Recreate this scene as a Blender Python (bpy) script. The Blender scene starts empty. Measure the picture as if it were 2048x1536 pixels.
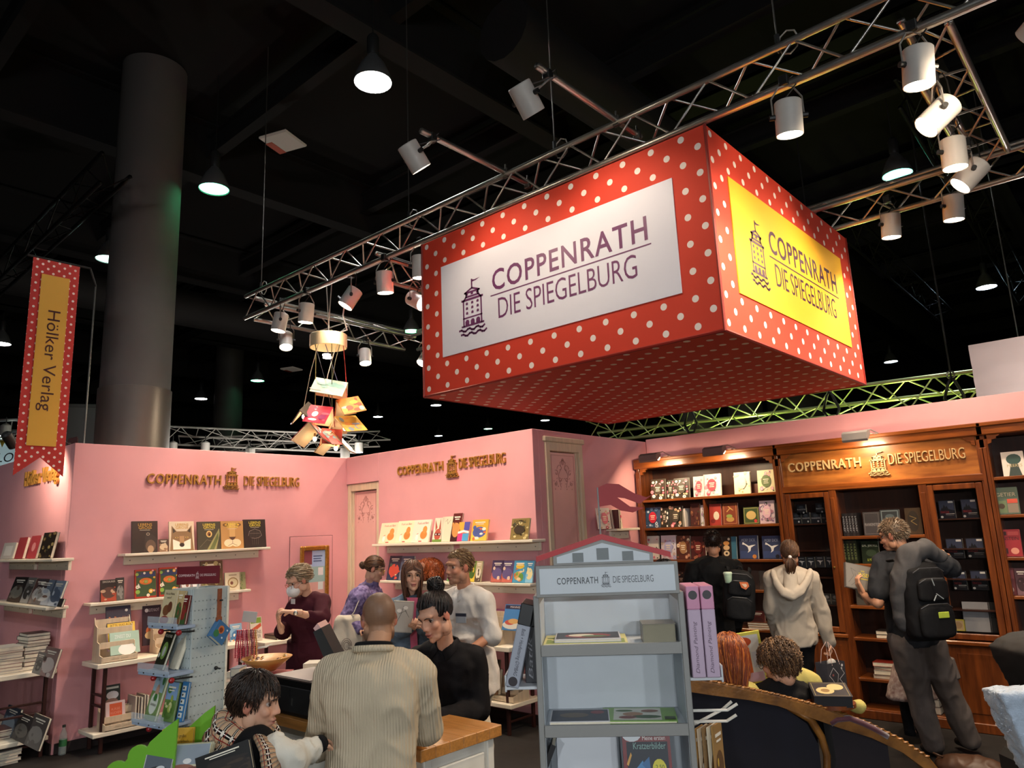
import bpy, bmesh, math, random
from mathutils import Vector, Matrix, noise
import numpy as np
V=Vector
SC=bpy.context.scene; COL=SC.collection
# ---------------- camera ----------------
EYE=V((0,0,1.95)); FPX=1460.4
_y,_p,_r=math.radians(131.366),math.radians(11.380),math.radians(-2.322)
FW=V((math.cos(_y)*math.cos(_p),math.sin(_y)*math.cos(_p),math.sin(_p)))
_rt=V((math.sin(_y),-math.cos(_y),0)); _up=_rt.cross(FW)
RT=_rt*math.cos(_r)+_up*math.sin(_r); UP=_up*math.cos(_r)-_rt*math.sin(_r)
cd=bpy.data.cameras.new('camera'); cam=bpy.data.objects.new('camera',cd); COL.objects.link(cam)
cd.sensor_width=36; cd.lens=36*FPX/2048; cd.clip_start=.05; cd.clip_end=200
cam.matrix_world=Matrix(((RT.x,UP.x,-FW.x,EYE.x),(RT.y,UP.y,-FW.y,EYE.y),(RT.z,UP.z,-FW.z,EYE.z),(0,0,0,1)))
SC.camera=cam
# ---------------- world, exposure ----------------
W=bpy.data.worlds.new('hall_air'); SC.world=W; W.use_nodes=True
W.node_tree.nodes['Background'].inputs[0].default_value=(.75,.85,1,1)
W.node_tree.nodes['Background'].inputs[1].default_value=.02
SC.view_settings.view_transform='Standard'; SC.view_settings.look='None'
SC.view_settings.gamma=1; SC.view_settings.use_curve_mapping=False
SC.view_settings.exposure=0.2
WARM=(1,.80,.58); COOL=(.93,.98,1)
SPOT_W=135; HALL_W=300; FLOOD_W=32
# a pixel of the 2048x1536 photograph to a point of the booth at a known plane or depth
def ray(x,y): return FW+RT*((x-1024)/FPX)-UP*((y-768)/FPX)
def at(x,y,X=None,Y=None,Z=None,D=None):
    d=ray(x,y)
    if D is not None: return EYE+d*D
    if X is not None: t=(X-EYE.x)/d.x
    elif Y is not None: t=(Y-EYE.y)/d.y
    else: t=(Z-EYE.z)/d.z
    return EYE+d*t
# ---------------- materials ----------------
def lin(h):
    if not isinstance(h,str): return tuple(h[:3])
    h=h.lstrip('#'); o=[]
    for i in (0,2,4):
        c=int(h[i:i+2],16)/255; o.append(c/12.92 if c<=.04045 else ((c+.055)/1.055)**2.4)
    return tuple(o)
_M={}
def mat(name,col='808080',rough=.6,metal=0,var=0,scale=8,bump=0,bscale=60,emit=None,est=0,alpha=None,stretch=None,col2=None,coat=0,wave=None,spec=.5,trans=0,sheen=0):
    if name in _M: return _M[name]
    m=bpy.data.materials.new(name); m.use_nodes=True; nt=m.node_tree; b=nt.nodes['Principled BSDF']
    c=lin(col); b.inputs['Base Color'].default_value=(*c,1); b.inputs['Roughness'].default_value=rough; b.inputs['Metallic'].default_value=metal
    b.inputs['Specular IOR Level'].default_value=spec
    if coat: b.inputs['Coat Weight'].default_value=coat; b.inputs['Coat Roughness'].default_value=.15
    if sheen: b.inputs['Sheen Weight'].default_value=sheen
    if trans: b.inputs['Transmission Weight'].default_value=trans; b.inputs['IOR'].default_value=1.45
    if alpha is not None: b.inputs['Alpha'].default_value=alpha
    if emit: b.inputs['Emission Color'].default_value=(*lin(emit),1); b.inputs['Emission Strength'].default_value=est
    tc=mp=None
    if var or bump or wave:
        tc=nt.nodes.new('ShaderNodeTexCoord'); mp=nt.nodes.new('ShaderNodeMapping'); nt.links.new(tc.outputs['Object'],mp.inputs[0])
        if stretch: mp.inputs['Scale'].default_value=stretch
    if var:
        n=nt.nodes.new('ShaderNodeTexNoise'); n.inputs['Scale'].default_value=scale; n.inputs['Detail'].default_value=5
        nt.links.new(mp.outputs[0],n.inputs['Vector'])
        r=nt.nodes.new('ShaderNodeValToRGB'); r.color_ramp.elements[0].position=.3; r.color_ramp.elements[1].position=.7
        c2=lin(col2) if col2 else tuple(x*(1-var) for x in c)
        r.color_ramp.elements[0].color=(*c2,1); r.color_ramp.elements[1].color=(*(min(1,x*(1+var*.6)) for x in c),1)
        nt.links.new(n.outputs['Fac'],r.inputs[0]); nt.links.new(r.outputs[0],b.inputs['Base Color'])
    if bump or wave:
        bp=nt.nodes.new('ShaderNodeBump'); bp.inputs['Strength'].default_value=bump or .5; bp.inputs['Distance'].default_value=.004
        if wave:
            t=nt.nodes.new('ShaderNodeTexWave'); t.inputs['Scale'].default_value=wave[0]; t.bands_direction=wave[1]; t.inputs['Distortion'].default_value=wave[2]
            nt.links.new(tc.outputs['Object'],t.inputs['Vector'])
        else:
            t=nt.nodes.new('ShaderNodeTexNoise'); t.inputs['Scale'].default_value=bscale; t.inputs['Detail'].default_value=3
            nt.links.new(mp.outputs[0],t.inputs['Vector'])
        nt.links.new(t.outputs['Fac'],bp.inputs['Height']); nt.links.new(bp.outputs[0],b.inputs['Normal'])
    _M[name]=m; return m
def vcmat(name,rough=.5,coat=0,spec=.5):
    if name in _M: return _M[name]
    m=bpy.data.materials.new(name); m.use_nodes=True; nt=m.node_tree; b=nt.nodes['Principled BSDF']
    a=nt.nodes.new('ShaderNodeVertexColor'); a.layer_name='Col'; nt.links.new(a.outputs[0],b.inputs['Base Color'])
    b.inputs['Roughness'].default_value=rough; b.inputs['Specular IOR Level'].default_value=spec
    _M[name]=m; return m
PRINT=vcmat('printed_ink',.45)
def dots(name,base,dot,a,b,r,axes=(0,1)):
    """woven print: dots on a staggered lattice in the object's own axes"""
    m=bpy.data.materials.new(name); m.use_nodes=True; nt=m.node_tree; bs=nt.nodes['Principled BSDF']; bs.inputs['Roughness'].default_value=.75
    tc=nt.nodes.new('ShaderNodeTexCoord'); sp=nt.nodes.new('ShaderNodeSeparateXYZ'); nt.links.new(tc.outputs['Object'],sp.inputs[0])
    def mth(op,x,y=None):
        n=nt.nodes.new('ShaderNodeMath'); n.operation=op
        for i,v in enumerate((x,y)):
            if v is None: continue
            if isinstance(v,(int,float)): n.inputs[i].default_value=v
            else: nt.links.new(v,n.inputs[i])
        return n.outputs[0]
    res=None
    for off in (0,.5):
        d=None
        for k,(ax,per) in enumerate(zip(axes,(a,b))):
            f=mth('MULTIPLY',mth('SUBTRACT',mth('FRACT',mth('ADD',mth('DIVIDE',sp.outputs[ax],per),off+.25+50)),.5),per)
            f=mth('MULTIPLY',f,f); d=f if d is None else mth('ADD',d,f)
        t=mth('LESS_THAN',d,r*r); res=t if res is None else mth('MAXIMUM',res,t)
    mx=nt.nodes.new('ShaderNodeMix'); mx.data_type='RGBA'; nt.links.new(res,mx.inputs[0])
    mx.inputs[6].default_value=(*lin(base),1); mx.inputs[7].default_value=(*lin(dot),1); nt.links.new(mx.outputs[2],bs.inputs['Base Color'])
    return m
# ---------------- mesh building ----------------
def frame(o,u,v,n): return Matrix(((u[0],v[0],n[0],o[0]),(u[1],v[1],n[1],o[1]),(u[2],v[2],n[2],o[2]),(0,0,0,1)))
def RZ(a): return Matrix.Rotation(math.radians(a),4,'Z')
def RX(a): return Matrix.Rotation(math.radians(a),4,'X')
def RY(a): return Matrix.Rotation(math.radians(a),4,'Y')
def T(*a): return Matrix.Translation(V(a[0]) if len(a)==1 else V(a))
class MB:
    def __init__(s): s.v=[]; s.f=[]; s.m=[]; s.c=[]
    def add(s,vs,fs,mi=0,M=None,col=None):
        k=len(s.v); s.v+= [tuple(M@V(p)) if M else tuple(p) for p in vs]; s.f+=[tuple(i+k for i in f) for f in fs]; s.m+=[mi]*len(fs)
        s.c+=[(*(lin(col) if col else (1,1,1)),1)]*len(vs); return s
    def box(s,x0,y0,z0,x1,y1,z1,mi=0,M=None,col=None):
        vs=[(x,y,z) for z in (z0,z1) for y in (y0,y1) for x in (x0,x1)]
        return s.add(vs,[(0,2,3,1),(4,5,7,6),(0,1,5,4),(2,6,7,3),(0,4,6,2),(1,3,7,5)],mi,M,col)
    def bbox(s,x0,y0,z0,x1,y1,z1,b=.004,mi=0,M=None,col=None):
        """box with chamfered edges"""
        bm=bmesh.new(); bmesh.ops.create_cube(bm,size=1); 
        for v in bm.verts: v.co=V(((x0+x1)/2+v.co.x*(x1-x0),(y0+y1)/2+v.co.y*(y1-y0),(z0+z1)/2+v.co.z*(z1-z0)))
        b=min(b,.45*min(abs(x1-x0),abs(y1-y0),abs(z1-z0)))
        bmesh.ops.bevel(bm,geom=list(bm.edges),offset=b,segments=1,affect='EDGES'); return s.bm(bm,mi,M,col)
    def bm(s,bm,mi=0,M=None,col=None):
        bm.verts.index_update(); s.add([v.co for v in bm.verts],[tuple(v.index for v in f.verts) for f in bm.faces],mi,M,col); bm.free(); return s
    def prism(s,poly,t,mi=0,M=None,col=None,t0=0):
        """poly in xy, extruded from z=t0 to t"""
        n=len(poly); vs=[(x,y,t0) for x,y in poly]+[(x,y,t) for x,y in poly]
        fs=[tuple(range(n-1,-1,-1)),tuple(range(n,2*n))]+[(i,(i+1)%n,n+(i+1)%n,n+i) for i in range(n)]
        return s.add(vs,fs,mi,M,col)
    def tube(s,pts,r,n=8,mi=0,M=None,col=None,cap=True,flat=None):
        pts=[V(p) for p in pts]; rs=r if isinstance(r,(list,tuple)) else [r]*len(pts); L=len(pts)
        vs=[]; fs=[]; t0=(pts[1]-pts[0]).normalized(); u=t0.orthogonal().normalized()
        for i,p in enumerate(pts):
            t=(pts[min(i+1,L-1)]-pts[max(i-1,0)]).normalized(); u=(u-t*u.dot(t)); u=u.normalized() if u.length>1e-6 else t.orthogonal().normalized(); w=t.cross(u)
            for k in range(n):
                a=2*math.pi*k/n; vs.append(p+(u*math.cos(a)+w*math.sin(a)*(flat or 1))*rs[i])
        for i in range(L-1):
            for k in range(n):
                a=i*n+k; b=i*n+(k+1)%n; fs.append((a,b,b+n,a+n))
        if cap: fs+= [tuple(range(n-1,-1,-1)),tuple((L-1)*n+k for k in range(n))]
        return s.add(vs,fs,mi,M,col)
    def lathe(s,prof,n=20,mi=0,M=None,col=None,cap=True):
        """profile (r,z) around z"""
        vs=[];fs=[];L=len(prof)
        for r,z in prof:
            for k in range(n): a=2*math.pi*k/n; vs.append((r*math.cos(a),r*math.sin(a),z))
        for i in range(L-1):
            for k in range(n): a=i*n+k;b=i*n+(k+1)%n; fs.append((a,b,b+n,a+n))
        if cap and prof[0][0]>1e-5: fs.append(tuple(range(n-1,-1,-1)))
        if cap and prof[-1][0]>1e-5: fs.append(tuple((L-1)*n+k for k in range(n)))
        return s.add(vs,fs,mi,M,col)
    def ball(s,c,r,u=14,w=10,mi=0,M=None,col=None):
        r=r if hasattr(r,'__len__') else (r,r,r); vs=[(c[0],c[1],c[2]-r[2])];fs=[]
        for i in range(1,w):
            p=-math.pi/2+math.pi*i/w
            for k in range(u): a=2*math.pi*k/u; vs.append((c[0]+r[0]*math.cos(p)*math.cos(a),c[1]+r[1]*math.cos(p)*math.sin(a),c[2]+r[2]*math.sin(p)))
        vs.append((c[0],c[1],c[2]+r[2])); e=len(vs)-1
        for k in range(u): fs.append((0,1+(k+1)%u,1+k)); fs.append((e,e-u+k,e-u+(k+1)%u))
        for i in range(w-2):
            for k in range(u): a=1+i*u+k;b=1+i*u+(k+1)%u; fs.append((a,b,b+u,a+u))
        return s.add(vs,fs,mi,M,col)
    def mesh(s,name,mats,smooth=False,colors=False):
        me=bpy.data.meshes.new(name); me.from_pydata(s.v,[],s.f)
        for m in (mats if isinstance(mats,(list,tuple)) else [mats]): me.materials.append(m)
        me.polygons.foreach_set('material_index',s.m)
        if smooth: me.polygons.foreach_set('use_smooth',[True]*len(s.f))
        if colors:
            a=me.color_attributes.new('Col','FLOAT_COLOR','POINT'); a.data.foreach_set('color',[x for c in s.c for x in c])
        me.update(); return me
    def build(s,name,mats,parent=None,smooth=False,colors=False,M=None,angle=None):
        me=s.mesh(name,mats,smooth or angle is not None,colors); 
        if angle is not None: me.set_sharp_from_angle(angle=math.radians(angle))
        return link(name,me,parent,M)
def link(name,me,parent=None,M=None):
    o=bpy.data.objects.new(name,me); COL.objects.link(o)
    if parent: o.parent=parent
    if M is not None: o.matrix_basis=M
    return o
def tag(o,label,cat,group=None,kind=None):
    if label: o['label']=label
    if cat: o['category']=cat
    if group: o['group']=group
    if kind: o['kind']=kind
    return o
def thing(name,label,cat,M=None,group=None,kind=None):
    o=bpy.data.objects.new(name,None); o.empty_display_size=.1; COL.objects.link(o)
    if M is not None: o.matrix_basis=M if isinstance(M,Matrix) else T(M)
    return tag(o,label,cat,group,kind)
def struct(o): o['kind']='structure'; return o
# ---------------- lettering, flat shapes ----------------
_TX={}
def text2(s,shear=0,space=1,off=0):
    k=(s,shear,space,off)
    if k in _TX: return _TX[k]
    c=bpy.data.curves.new('glyphs','FONT'); c.body=s; c.shear=shear; c.space_character=space; c.offset=off; c.resolution_u=3; c.fill_mode='FRONT'
    o=bpy.data.objects.new('glyphs',c); COL.objects.link(o); dg=bpy.context.evaluated_depsgraph_get(); me=o.evaluated_get(dg).to_mesh()
    vs=[(v.co.x,v.co.y) for v in me.vertices]; fs=[tuple(p.vertices) for p in me.polygons]
    o.evaluated_get(dg).to_mesh_clear(); bpy.data.objects.remove(o); bpy.data.curves.remove(c)
    # weld
    key={};mp=[];nv=[]
    for p in vs:
        q=(round(p[0],5),round(p[1],5))
        if q not in key: key[q]=len(nv); nv.append(p)
        mp.append(key[q])
    fs=[tuple(dict.fromkeys(mp[i] for i in f)) for f in fs]; fs=[f for f in fs if len(f)>2]
    _TX[k]=(nv,fs); return _TX[k]
def fit(shape,x0,y0,x1,y1):
    vs,fs=shape; ax=min(p[0] for p in vs);bx=max(p[0] for p in vs);ay=min(p[1] for p in vs);by=max(p[1] for p in vs)
    return [(x0+(p[0]-ax)/(bx-ax)*(x1-x0),y0+(p[1]-ay)/(by-ay)*(y1-y0)) for p in vs],fs
def islands(shape):
    vs,fs=shape; par=list(range(len(vs)))
    def fd(a):
        while par[a]!=a: par[a]=par[par[a]]; a=par[a]
        return a
    for f in fs:
        for i in f[1:]: par[fd(i)]=fd(f[0])
    out={}
    for f in fs: out.setdefault(fd(f[0]),[]).append(f)
    res=[]
    for fl in out.values():
        ids=sorted({i for f in fl for i in f}); mp={i:k for k,i in enumerate(ids)}
        res.append(([vs[i] for i in ids],[tuple(mp[i] for i in f) for f in fl]))
    res.sort(key=lambda s:min(p[0] for p in s[0])); return res
def solid(mb,shape,t,mi=0,M=None,col=None):
    """flat shape in xy extruded to thickness t along +z"""
    vs,fs=shape; n=len(vs); ed={}
    for f in fs:
        for a,b in zip(f,f[1:]+f[:1]): ed[(a,b)]=1
    side=[(a,b,b+n,a+n) for a,b in ed if (b,a) not in ed]
    mb.add([(x,y,0) for x,y in vs]+[(x,y,t) for x,y in vs],[tuple(i+n for i in f) for f in fs]+[tuple(reversed(f)) for f in fs]+side,mi,M,col)
def stroke(pts,w,close=False):
    P=[V((*p,0)) for p in pts]; 
    if close: P.append(P[0])
    vs=[];fs=[]
    for a,b in zip(P,P[1:]):
        d=(b-a); 
        if d.length<1e-9: continue
        d.normalize(); n=V((-d.y,d.x,0))*w/2; e=d*w*.35; k=len(vs)
        vs+=[tuple((a-e-n)[:2]),tuple((b+e-n)[:2]),tuple((b+e+n)[:2]),tuple((a-e+n)[:2])]; fs.append((k,k+1,k+2,k+3))
    return vs,fs
def ell(cx,cy,rx,ry,n=18,a0=0): return [(cx+rx*math.cos(a0+2*math.pi*i/n),cy+ry*math.sin(a0+2*math.pi*i/n)) for i in range(n)],[tuple(range(n))]
def rect(x0,y0,x1,y1): return [(x0,y0),(x1,y0),(x1,y1),(x0,y1)],[(0,1,2,3)]
def poly(p): return list(p),[tuple(range(len(p)))]
def tower(x0,y0,w,h,lw=.035):
    """the little castle emblem: box x0,y0 .. w,h"""
    S=[]; X=lambda a:x0+a*w; Y=lambda b:y0+b*h; q=lw*w*1.6
    P=lambda l,c=False,k=1:S.append(stroke([(X(a),Y(b)) for a,b in l],q*k,c))
    P([(.14,.20),(.14,.66)]); P([(.86,.20),(.86,.66)]); P([(.06,.20),(.94,.20)]); P([(.12,.34),(.88,.34)],k=.8)
    P([(.08,.66),(.92,.66)],k=1.2); P([(.16,.66),(.24,.71),(.76,.71),(.84,.66)]); P([(.26,.71),(.26,.785)]); P([(.74,.71),(.74,.785)])
    P([(.2,.785),(.8,.785),(.5,.85)],True); P([(.5,.85),(.5,1.)]); S.append(poly([(X(.5),Y(1.)),(X(.62),Y(.985)),(X(.84),Y(.995)),(X(.68),Y(.965)),(X(.5),Y(.955))]))
    for i in range(3):
        cx=.28+.22*i
        for j in range(3): S.append(poly([(X(cx-.045),Y(.40+.085*j)),(X(cx+.045),Y(.40+.085*j)),(X(cx+.045),Y(.435+.085*j)),(X(cx),Y(.452+.085*j)),(X(cx-.045),Y(.435+.085*j))]))
        S.append(poly([(X(cx-.08),Y(.21)),(X(cx+.08),Y(.21)),(X(cx+.08),Y(.275)),(X(cx+.04),Y(.305)),(X(cx-.04),Y(.305)),(X(cx-.08),Y(.275))]))
        S.append(poly([(X(cx-.05),Y(.735)),(X(cx+.05),Y(.735)),(X(cx+.05),Y(.77)),(X(cx-.05),Y(.77))]))
    for yy,sx in ((.13,0),(.05,.07)):
        P([(sx-.05+k*.085,yy+.022*math.sin(k*math.pi/2+.6)) for k in range(13)],k=1.1)
    return S
COPP=lambda:text2('COPPENRATH',0,1.12,.012)
SPIE=lambda:text2('DIE SPIEGELBURG',0,.98,-.006)
# ================= setting =================
PINK=mat('pink_paint','dd9ca0',.7,var=.05,scale=2.5,bump=.05,bscale=300)
BLACK=mat('hall_black','15110f',.95,var=.3,scale=.6)
STEELD=mat('dark_steel','161514',.7)
FLOOR=mat('dark_carpet','1d1815',.85,var=.35,scale=14,bump=.25,bscale=400)
ALU=mat('truss_aluminium','b9b4ac',.34,.9,var=.12,scale=20)
WX=-8.48; W2Y=6.08; RX1=-5.09; BY=8.42; TOPZ=3.04
def slab(name,x0,y0,z0,x1,y1,z1,m,par=None,b=.004): return MB().bbox(x0,y0,z0,x1,y1,z1,b).build(name,m,par)
struct(slab('floor',-40,-14,-.12,14,40,0,FLOOR)); 
struct(slab('ceiling',-40,-14,9.46,14,40,9.6,BLACK))
for n,a in (('far_left',(-40.2,-14,0,-40,40,9.5)),('far_back',(-40,40,0,14,40.2,9.5)),('far_right',(14,-14,0,14.2,40,9.5)),('behind',(-40,-14.2,0,14,-14,9.5))): struct(slab('wall_'+n,*a,BLACK))
# hall ceiling: girders, ducts, purlins
def girder(x0,y0,x1,y1,z0,z1,w=.3,name='ceiling_beam'):
    d=V((x1-x0,y1-y0,0)); L=d.length; a=math.degrees(math.atan2(d.y,d.x)); mb=MB()
    mb.box(0,-w/2,z0,L,w/2,z0+.04); mb.box(0,-w/2,z1-.04,L,w/2,z1); mb.box(0,-.02,z0+.03,L,.02,z1-.03)
    return struct(mb.build(name,mat('beam_steel','171413',.9),M=T(x0,y0,0)@RZ(a)))
for k in range(9): girder(-38+k*5.2,-12,-38+k*5.2,38,8.3,9.4,.34)
for k in range(13): girder(-38,-8+k*3.4,12,-8+k*3.4,8.75,9.2,.18,'ceiling_purlin')
for k,(x,y0,y1,r,z) in enumerate(((-17.5,-10,38,.45,7.7),(-5.2,6,38,.4,8.0),(3,-4,38,.45,7.9))):
    struct(MB().tube([(x,y0,z),(x,y1,z)],r,16).build('ceiling_duct',mat('duct_grey','1c1817',.8),angle=40))
for k,(x0,y0,x1,y1,z) in enumerate(((-30,9.5,12,9.5,8.1),(-30,15.5,12,15.5,8.1),(-30,22,12,22,8.1))): 
    mb=MB(); mb.box(x0,y0-.2,z,x1,y0+.2,z+.05); mb.box(x0,y0-.2,z,x1,y0-.18,z+.16); mb.box(x0,y0+.18,z,x1,y0+.2,z+.16); struct(mb.build('cable_tray',mat('tray_grey','1b1a19',.5,.5)))
for k,(px,py,d,z) in enumerate(((566,286,9.5,8.2),(583,740,22,7.6))):
    p=at(px,py,Z=z); t=thing('ceiling_sign',['square white information panel on the dark ceiling above the grey column','small white panel on the distant ceiling beside the book chandelier'][k],'ceiling panel',T(p)@RZ(20))
    MB().bbox(-.27,-.27,0,.27,.27,.05,.02).build('panel',mat('panel_white','b8b2aa',.6,emit='b8a898',est=.08),t)
    MB().box(-.27,-.1,-.004,-.14,.26,-.001).build('red_label',mat('panel_red','c2502e',.6),t)
# column
cp=at(290,480,D=11.2); 
def column(name,x,y,r,z1,m,sleeve=None):
    o=MB().lathe([(r,0),(r,z1)],40).build(name,m,M=T(x,y,0),angle=30); o['kind']='structure'
    if sleeve: MB().lathe([(r+.02,0),(r+.02,sleeve),(r,sleeve+.005)],40).build('column_sleeve',mat('sleeve_metal','70665f',.4,.35),o,angle=30)
    return o
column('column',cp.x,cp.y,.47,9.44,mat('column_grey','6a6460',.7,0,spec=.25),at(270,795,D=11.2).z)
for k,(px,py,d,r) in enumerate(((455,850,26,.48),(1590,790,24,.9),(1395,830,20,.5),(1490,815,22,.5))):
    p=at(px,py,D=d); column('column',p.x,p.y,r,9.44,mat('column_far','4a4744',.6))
# ----- booth walls -----
struct(slab('wall_left',WX-.1,2.66,0,WX,W2Y+.1,TOPZ,PINK))
mb=MB(); dy0=at(703,975,Y=W2Y).x; dx1=at(757,962,Y=W2Y).x; dz=at(757,962,Y=W2Y).z
mb.bbox(dx1,W2Y,0,RX1,W2Y+.1,TOPZ); mb.bbox(WX,W2Y,dz,dx1,W2Y+.1,TOPZ); struct(mb.build('wall_middle',PINK))
# return wall with the glazed door
ny0=at(1094,1000,X=RX1).y; ny1=at(1168,1000,X=RX1).y; nz=at(1097,873,X=RX1).z
mb=MB(); mb.bbox(RX1-.1,W2Y+.1,0,RX1,ny0,TOPZ); mb.bbox(RX1-.1,ny1,0,RX1,BY,TOPZ); mb.bbox(RX1-.1,ny0,nz,RX1,ny1,TOPZ); struct(mb.build('wall_return',PINK))
struct(slab('wall_back',RX1,BY,0,2.2,BY+.1,TOPZ+.03,PINK))
struct(slab('wall_side',-12,2.66,0,WX-.1,2.76,TOPZ,PINK))
for n,a in (('left',(WX,2.68,0,WX+.015,W2Y,.1)),('middle',(dx1,W2Y-.015,0,RX1,W2Y,.1)),('return',(RX1,W2Y,0,RX1+.015,ny0,.1)),('side',(-12,2.645,0,WX,2.66,.1))):
    struct(slab('baseboard_'+n,*a,mat('skirting_dark','2a1e1c',.7)))
PWOOD=mat('pale_wood','d8c3a6',.55,var=.12,scale=3,stretch=(12,12,1.2))
GLASSP=mat('frosted_pink_glass','f0b8b0',.35,alpha=.9,var=.06,scale=3)
ETCH=mat('etched_line','c88f86',.5)
def ornament(w,z0,z1,th=.004):
    S=[]
    x=w/2-.035; S.append(stroke([(-x,z0),(x,z0),(x,z1),(-x,z1)],.006,True))
    c=z1-.12
    for s in (-1,1):
        for (a,b,r,t0,t1) in ((.06,-.03,.05,0,5.2),(.13,-.08,.035,1,6.6),(.06,-.16,.03,.3,5.5),(.15,-.2,.028,2,8)):
            a*=w/.5; S.append(stroke([(s*(a+r*(1-k/18)*math.cos(t0+(t1-t0)*k/14)),c+b+r*(1-k/18)*math.sin(t0+(t1-t0)*k/14)) for k in range(15)],.007))
        S.append(stroke([(0,c+.07),(s*.05,c+.04),(s*.03,c-.02),(s*.09,c-.1),(s*.05,c-.24)],.007))
        for k in range(9): S.append(ell(s*(.02+.02*k)*w/.5,c-.14-.03*((k*7)%5),.008,.006,6))
    S.append(ell(0,c+.05,.028,.04,12)); return S
def glazed_door(n,label,w,h,M,panel0=.95):
    t=thing('door_%d'%n,label,None,M,kind='structure'); j=.07
    for a in ((-w/2,0,-w/2+j,h),(w/2-j,0,w/2,h),(-w/2+j,h-j-.03,w/2-j,h)): MB().bbox(a[0],-.03,a[1],a[2],.05,a[3],.006).build('door_frame',PWOOD,t)
    MB().bbox(-w/2-.03,-.045,h,w/2+.03,.05,h+.06,.01).build('door_cornice',PWOOD,t)
    for s in (-1,1): MB().bbox(s*(w/2-j)-(.035 if s>0 else 0),-.005,0,s*(w/2-j)+(0 if s>0 else .035),.03,h-j-.03,.004).build('door_stile',PWOOD,t)
    MB().box(-w/2+j+.03,.012,panel0,w/2-j-.03,.02,h-j-.04).build('glass_pane',GLASSP,t)
    o=MB(); 
    for s in ornament(w-2*j-.06,panel0+.04,h-j-.07): solid(o,s,.002,0,frame((0,.011,0),(1,0,0),(0,0,1),(0,-1,0)))
    o.build('etched_ornament',ETCH,t)
    MB().bbox(-w/2+j+.03,0,.1,w/2-j-.03,.025,panel0-.06,.01).build('door_panel',PWOOD,t); MB().bbox(-w/2+j+.03,-.005,panel0-.07,w/2-j-.03,.03,panel0,.006).build('door_rail',PWOOD,t)
    return t
glazed_door(1,'pale wooden door with etched pink glass in the return wall',ny1-ny0,nz-.06,T(RX1-.01,(ny0+ny1)/2,0)@RZ(90),1.05)
glazed_door(2,'pale wooden door with etched glass beside the wall shelves',dx1-WX,dz,T((dx1+WX)/2,W2Y+.05,0),1.0)
# plain flush pink door in the left wall with its thin joint lines
fy0=at(580,1080,X=WX).y; fy1=at(664,1075,X=WX).y; fz=at(620,1073,X=WX).z
t=thing('door_3','flush pink service door set into the left wall',None,T(WX,0,0),kind='structure')
MB().bbox(.001,fy0,.1,.008,fy1,fz,.003).build('door_leaf',PINK,t)
for a in ((fy0-.008,.1,fy0,fz+.008),(fy1,.1,fy1+.008,fz+.008),(fy0,fz,fy1,fz+.008)): MB().box(.0005,a[0],a[1],.003,a[2],a[3]).build('door_joint',mat('joint_shadow','7a4a4c',.8),t)
# ================= fascia cube =================
FX0,FX1,FY0,FY1,FZ0,FZ1=-5.05,-2.04,4.49,7.51,3.224,4.72
t=thing('hanging_sign_cube','large red polka-dot sign cube with white and yellow logo panels hanging from the truss','sign',T((FX0+FX1)/2,(FY0+FY1)/2,FZ0))
hx,hy,hz=(FX1-FX0)/2,(FY1-FY0)/2,FZ1-FZ0
RED,DOT='d23a22','f6e6dc'
dY=dots('dots_front',RED,DOT,.25,.2,.026,(0,2)); dX=dots('dots_side',RED,DOT,.25,.2,.026,(1,2)); dZ=dots('dots_bottom',RED,DOT,.25,.2,.026,(0,1))
o=MB().box(-hx,-hy,0,hx,-hy+.02,hz).build('cloth_face',dY,t); o['label']='red polka-dot cloth face with the white logo panel'
MB().box(-hx,hy-.02,0,hx,hy,hz).build('cloth_face',dY,t)
o=MB().box(hx-.02,-hy+.02,0,hx,hy-.02,hz).build('cloth_face',dX,t); o['label']='red polka-dot cloth face with the yellow logo panel'
MB().box(-hx,-hy+.02,0,-hx+.02,hy-.02,hz).build('cloth_face',dX,t)
o=MB().box(-hx,-hy,-.02,hx,hy,0).build('cloth_bottom',dZ,t); o['label']='red polka-dot underside'
EDG=mat('keder_edge','8c1f14',.5)
for sx in (-1,1):
    for sy in (-1,1): MB().tube([(sx*hx,sy*hy,-.02),(sx*hx,sy*hy,hz)],.012,6).build('edge_profile',EDG,t)
for a,b in (((-hx,-hy),(hx,-hy)),((hx,-hy),(hx,hy)),((hx,hy),(-hx,hy)),((-hx,hy),(-hx,-hy))): 
    MB().tube([(*a,-.015),(*b,-.015)],.012,6).build('edge_profile',EDG,t)
def stacked_logo(mb,w,h,ink,M):
    """emblem at the left, two lines of lettering at the right, in a w x h panel, origin at panel centre"""
    for s in tower(-w*.40,-h*.36,w*.125,h*.60): mb.add([(x,y,0) for x,y in s[0]],s[1],0,M,ink)
    for s,(a,b,c,d) in ((COPP(),(-.235,.035,.405,.255)),(SPIE(),(-.21,-.26,.36,-.05))):
        vs,fs=fit(s,a*w,b*h,c*w,d*h); mb.add([(x,y,0) for x,y in vs],fs,0,M,ink)
    mb.add(*[(lambda r:[(x,y,0) for x,y in r[0]])(rect(-.245*w,-.012*h,.415*w,0)),[(0,1,2,3)]],0,M,ink)
def panel_px(pts,**k): 
    P=[at(*p,**k) for p in pts]; return P
P=panel_px([(883,536),(1346,354),(1363,587),(887,715)],Y=FY0)
x0=(P[0].x+P[3].x)/2;x1=(P[1].x+P[2].x)/2;z1=(P[0].z+P[1].z)/2;z0=(P[2].z+P[3].z)/2; o0=V(t.location)
pn=MB().box(x0-o0.x,-hy-.008,z0-FZ0,x1-o0.x,-hy,z1-FZ0).build('logo_panel',mat('panel_cloth_white','e6e4ee',.7,bump=.1,bscale=900),t); pn['label']='white panel with a purple castle logo'
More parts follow.
